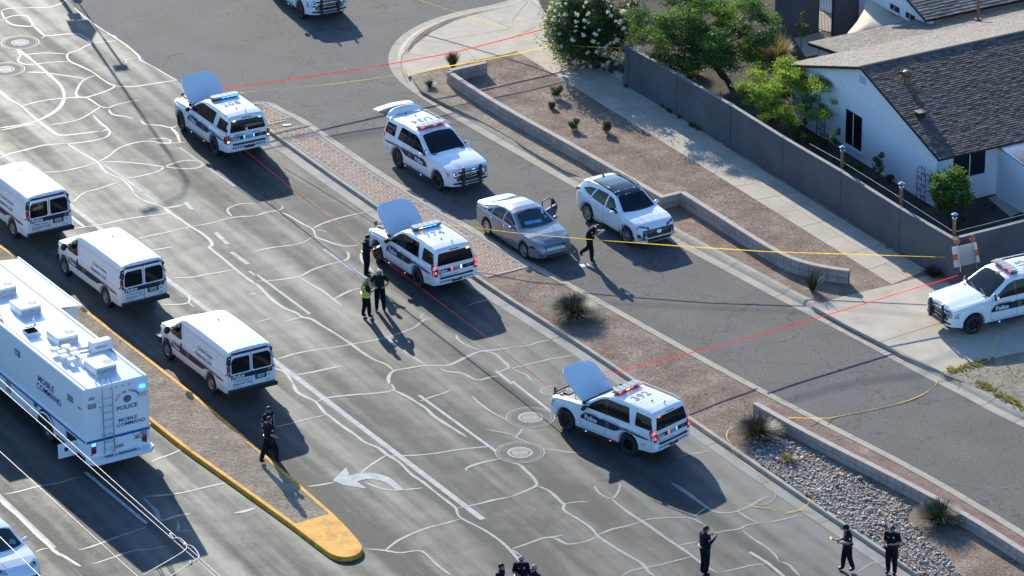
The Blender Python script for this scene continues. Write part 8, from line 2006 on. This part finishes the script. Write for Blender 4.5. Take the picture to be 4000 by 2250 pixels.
for k, pts in enumerate(([(1290, 1140), (1310, 1165), (1350, 1160), (1390, 1190), (1405, 1215), (1395, 1255), (1250, 1345), (1080, 1442)], [(1400, 1212), (1450, 1225), (1490, 1270), (1500, 1310), (1440, 1350), (1290, 1449)])):
    m_ = MB(); m_.tube(catmull([G(*T(0, 2, *p), wz+.03) for p in pts], 4), .013, 6)
    for q in (0, 4): p = G(*T(0, 2, *pts[q]), wz); m_.ball(p, .06, 8)
    tag(m_.build('jumper_cable', MATS['wire']), ('left' if k == 0 else 'right')+' looped jumper cable clamped on the paired power lines', 'cable')
sdir = V3((-math.cos(rad(SUN_AZ)), -math.sin(rad(SUN_AZ)), 0)); cot = 1/math.tan(rad(SUN_EL))
def over(px, z, gz=0): p = G(*px, gz); return V3((p.x, p.y, 0))-sdir*(z-gz)*cot+V3((0, 0, z))
SHW = [('cable whose shadow runs the length of the main road', [T(1, 1, 80, 130), T(1, 1, 840, 680), T(1, 1, 1932, 1505)], .022, 11), ('thin cable beside the main road cable', [T(1, 1, 350, 0), T(1, 1, 870, 320)], .012, 11),
    ('service cable across the frontage road to the driveway', [T(2, 1, 640, 840), T(2, 1, 1932, 898), T(3, 1, 640, 945), T(3, 1, 1290, 1000)], .02, 10), ('service cable across the near end of the frontage road', [T(3, 2, 150, 130), T(3, 2, 640, 0), T(3, 1, 1140, 1380), T(3, 1, 1450, 1275)], .03, 11),
    ('upper service cable over the brick island', [T(1, 0, 245, 1090), T(1, 0, 1000, 970), T(1, 0, 1500, 882), T(1, 0, 1700, 835)], .035, 10), ('lower service cable over the brick island', [T(1, 0, 250, 1110), T(1, 0, 1000, 1010), T(1, 0, 1620, 930), T(1, 0, 1800, 880)], .02, 10)]
for lab, pts, r_, z in SHW:
    m_ = MB(); P = [over(p, z) for p in pts]; P = catmull(ext(P, 10 if len(pts) == 3 else .5, 2), 4); m_.tube(P, r_, 6); tag(m_.build('power_line', MATS['wire_dark']), lab+' above the frame', 'cable', 'overhead power lines')
def shadow_sign(base, pts, name, par, th=.03):
    nd = V3((-sdir.y, sdir.x, 0)); P = []
    for px in pts:
        g = G(*px)-base; g.z = 0; u = g.dot(nd); h = g.dot(sdir)/cot; P.append(nd*u+V3((0, 0, h)))
    n = len(P); v = P+[p-sdir*th for p in P]; return mk(name, v, [tuple(range(n)), tuple(range(2*n-1, n-1, -1))]+[(i, n+i, n+(i+1) % n, (i+1) % n) for i in range(n)], MATS['sign_metal'], par)
A0 = G(*T(0, 0, 700, 335)); A0 = A0-sdir*10.2; pA = empty('street_light', (A0.x, A0.y, 0)); tag(pA, 'tall street light pole with road signs beyond the top left corner', 'street light')
m_ = MB(); m_.tube([(0, 0, 0), (0, 0, 2.6)], [.11, .10], 10); m_.tube([(0, 0, 2.6), (0, 0, 10.6)], [.075, .05], 10); m_.build('pole', MATS['alloy'], pA); m_ = MB(); m_.tube([(0, 0, 10.5), (-.4, -.6, 10.9), (-1.4, -1.6, 11)], .04, 8); m_.box((-1.7, -1.9, 11), (.7, .3, .12), .8); m_.build('lamp_arm', MATS['alloy'], pA)
shadow_sign(A0, [T(0, 0, *p) for p in [(505, 105), (600, 100), (625, 148), (530, 150)]], 'sign', pA); shadow_sign(A0, [T(0, 0, *p) for p in [(500, 158), (670, 150), (730, 235), (690, 320), (655, 310), (545, 250)]], 'sign', pA)
B0 = G(*T(0, 0, 690, 160)); B0 = B0-sdir*5.0; pB = empty('signal_pole', (B0.x, B0.y, 0)); tag(pB, 'signal pole standing beyond the top left corner', 'signal pole')
hB = (G(*T(0, 0, 890, 490))-B0).dot(sdir)/cot; m_ = MB(); m_.tube([(0, 0, 0), (0, 0, 2.9)], .03, 8); m_.tube([(0, 0, 2.9), (0, 0, hB)], .055, 8); m_.build('pole', MATS['wire_dark'], pB)
shadow_sign(B0, [T(0, 0, *p) for p in [(845, 495), (955, 487), (978, 530), (870, 543)]], 'sign', pB); shadow_sign(B0, [T(0, 0, *p) for p in [(540, -10), (615, -10), (622, 18), (600, 28), (560, 22)]], 'sign', pB)
# papers dropped on the road
for k, (px, a, lab) in enumerate(((T(2, 1, 545, 553), .4, 'white paper lying on the road by the bending officer'), (T(1, 0, 235, 942), .2, 'pale flat stone in the gap between the brick panels'))):
    p = G(*px, .006 if k == 0 else .16); m_ = MB(); m_.box((0, 0, .003), (.36 if k == 0 else .34, .26 if k == 0 else .16, .006), a); o = m_.build('paper_sheet' if k == 0 else 'flat_stone', MATS['paper']); o.location = p; tag(o, lab, 'paper' if k == 0 else 'stone')
V = []; Fc = []; rn = []
for k in range(160):
    c_, r_ = random.choice(((0, 0), (0, 1), (1, 1), (1, 2), (2, 2), (0, 2))); p = G(*T(c_, r_, random.uniform(0, 1932), random.uniform(0, 1449)), .02); clod(p.x, p.y, .0115, random.uniform(.008, .022))
for q in range(len(rn)): rn[q] = .99
o_ = mk('litter', V, Fc, MATS['clod']); at = o_.data.attributes.new('rnd', 'FLOAT', 'FACE'); at.data.foreach_set('value', rn); tag(o_, 'tiny pale scraps scattered on the main road', 'litter', kind='stuff')
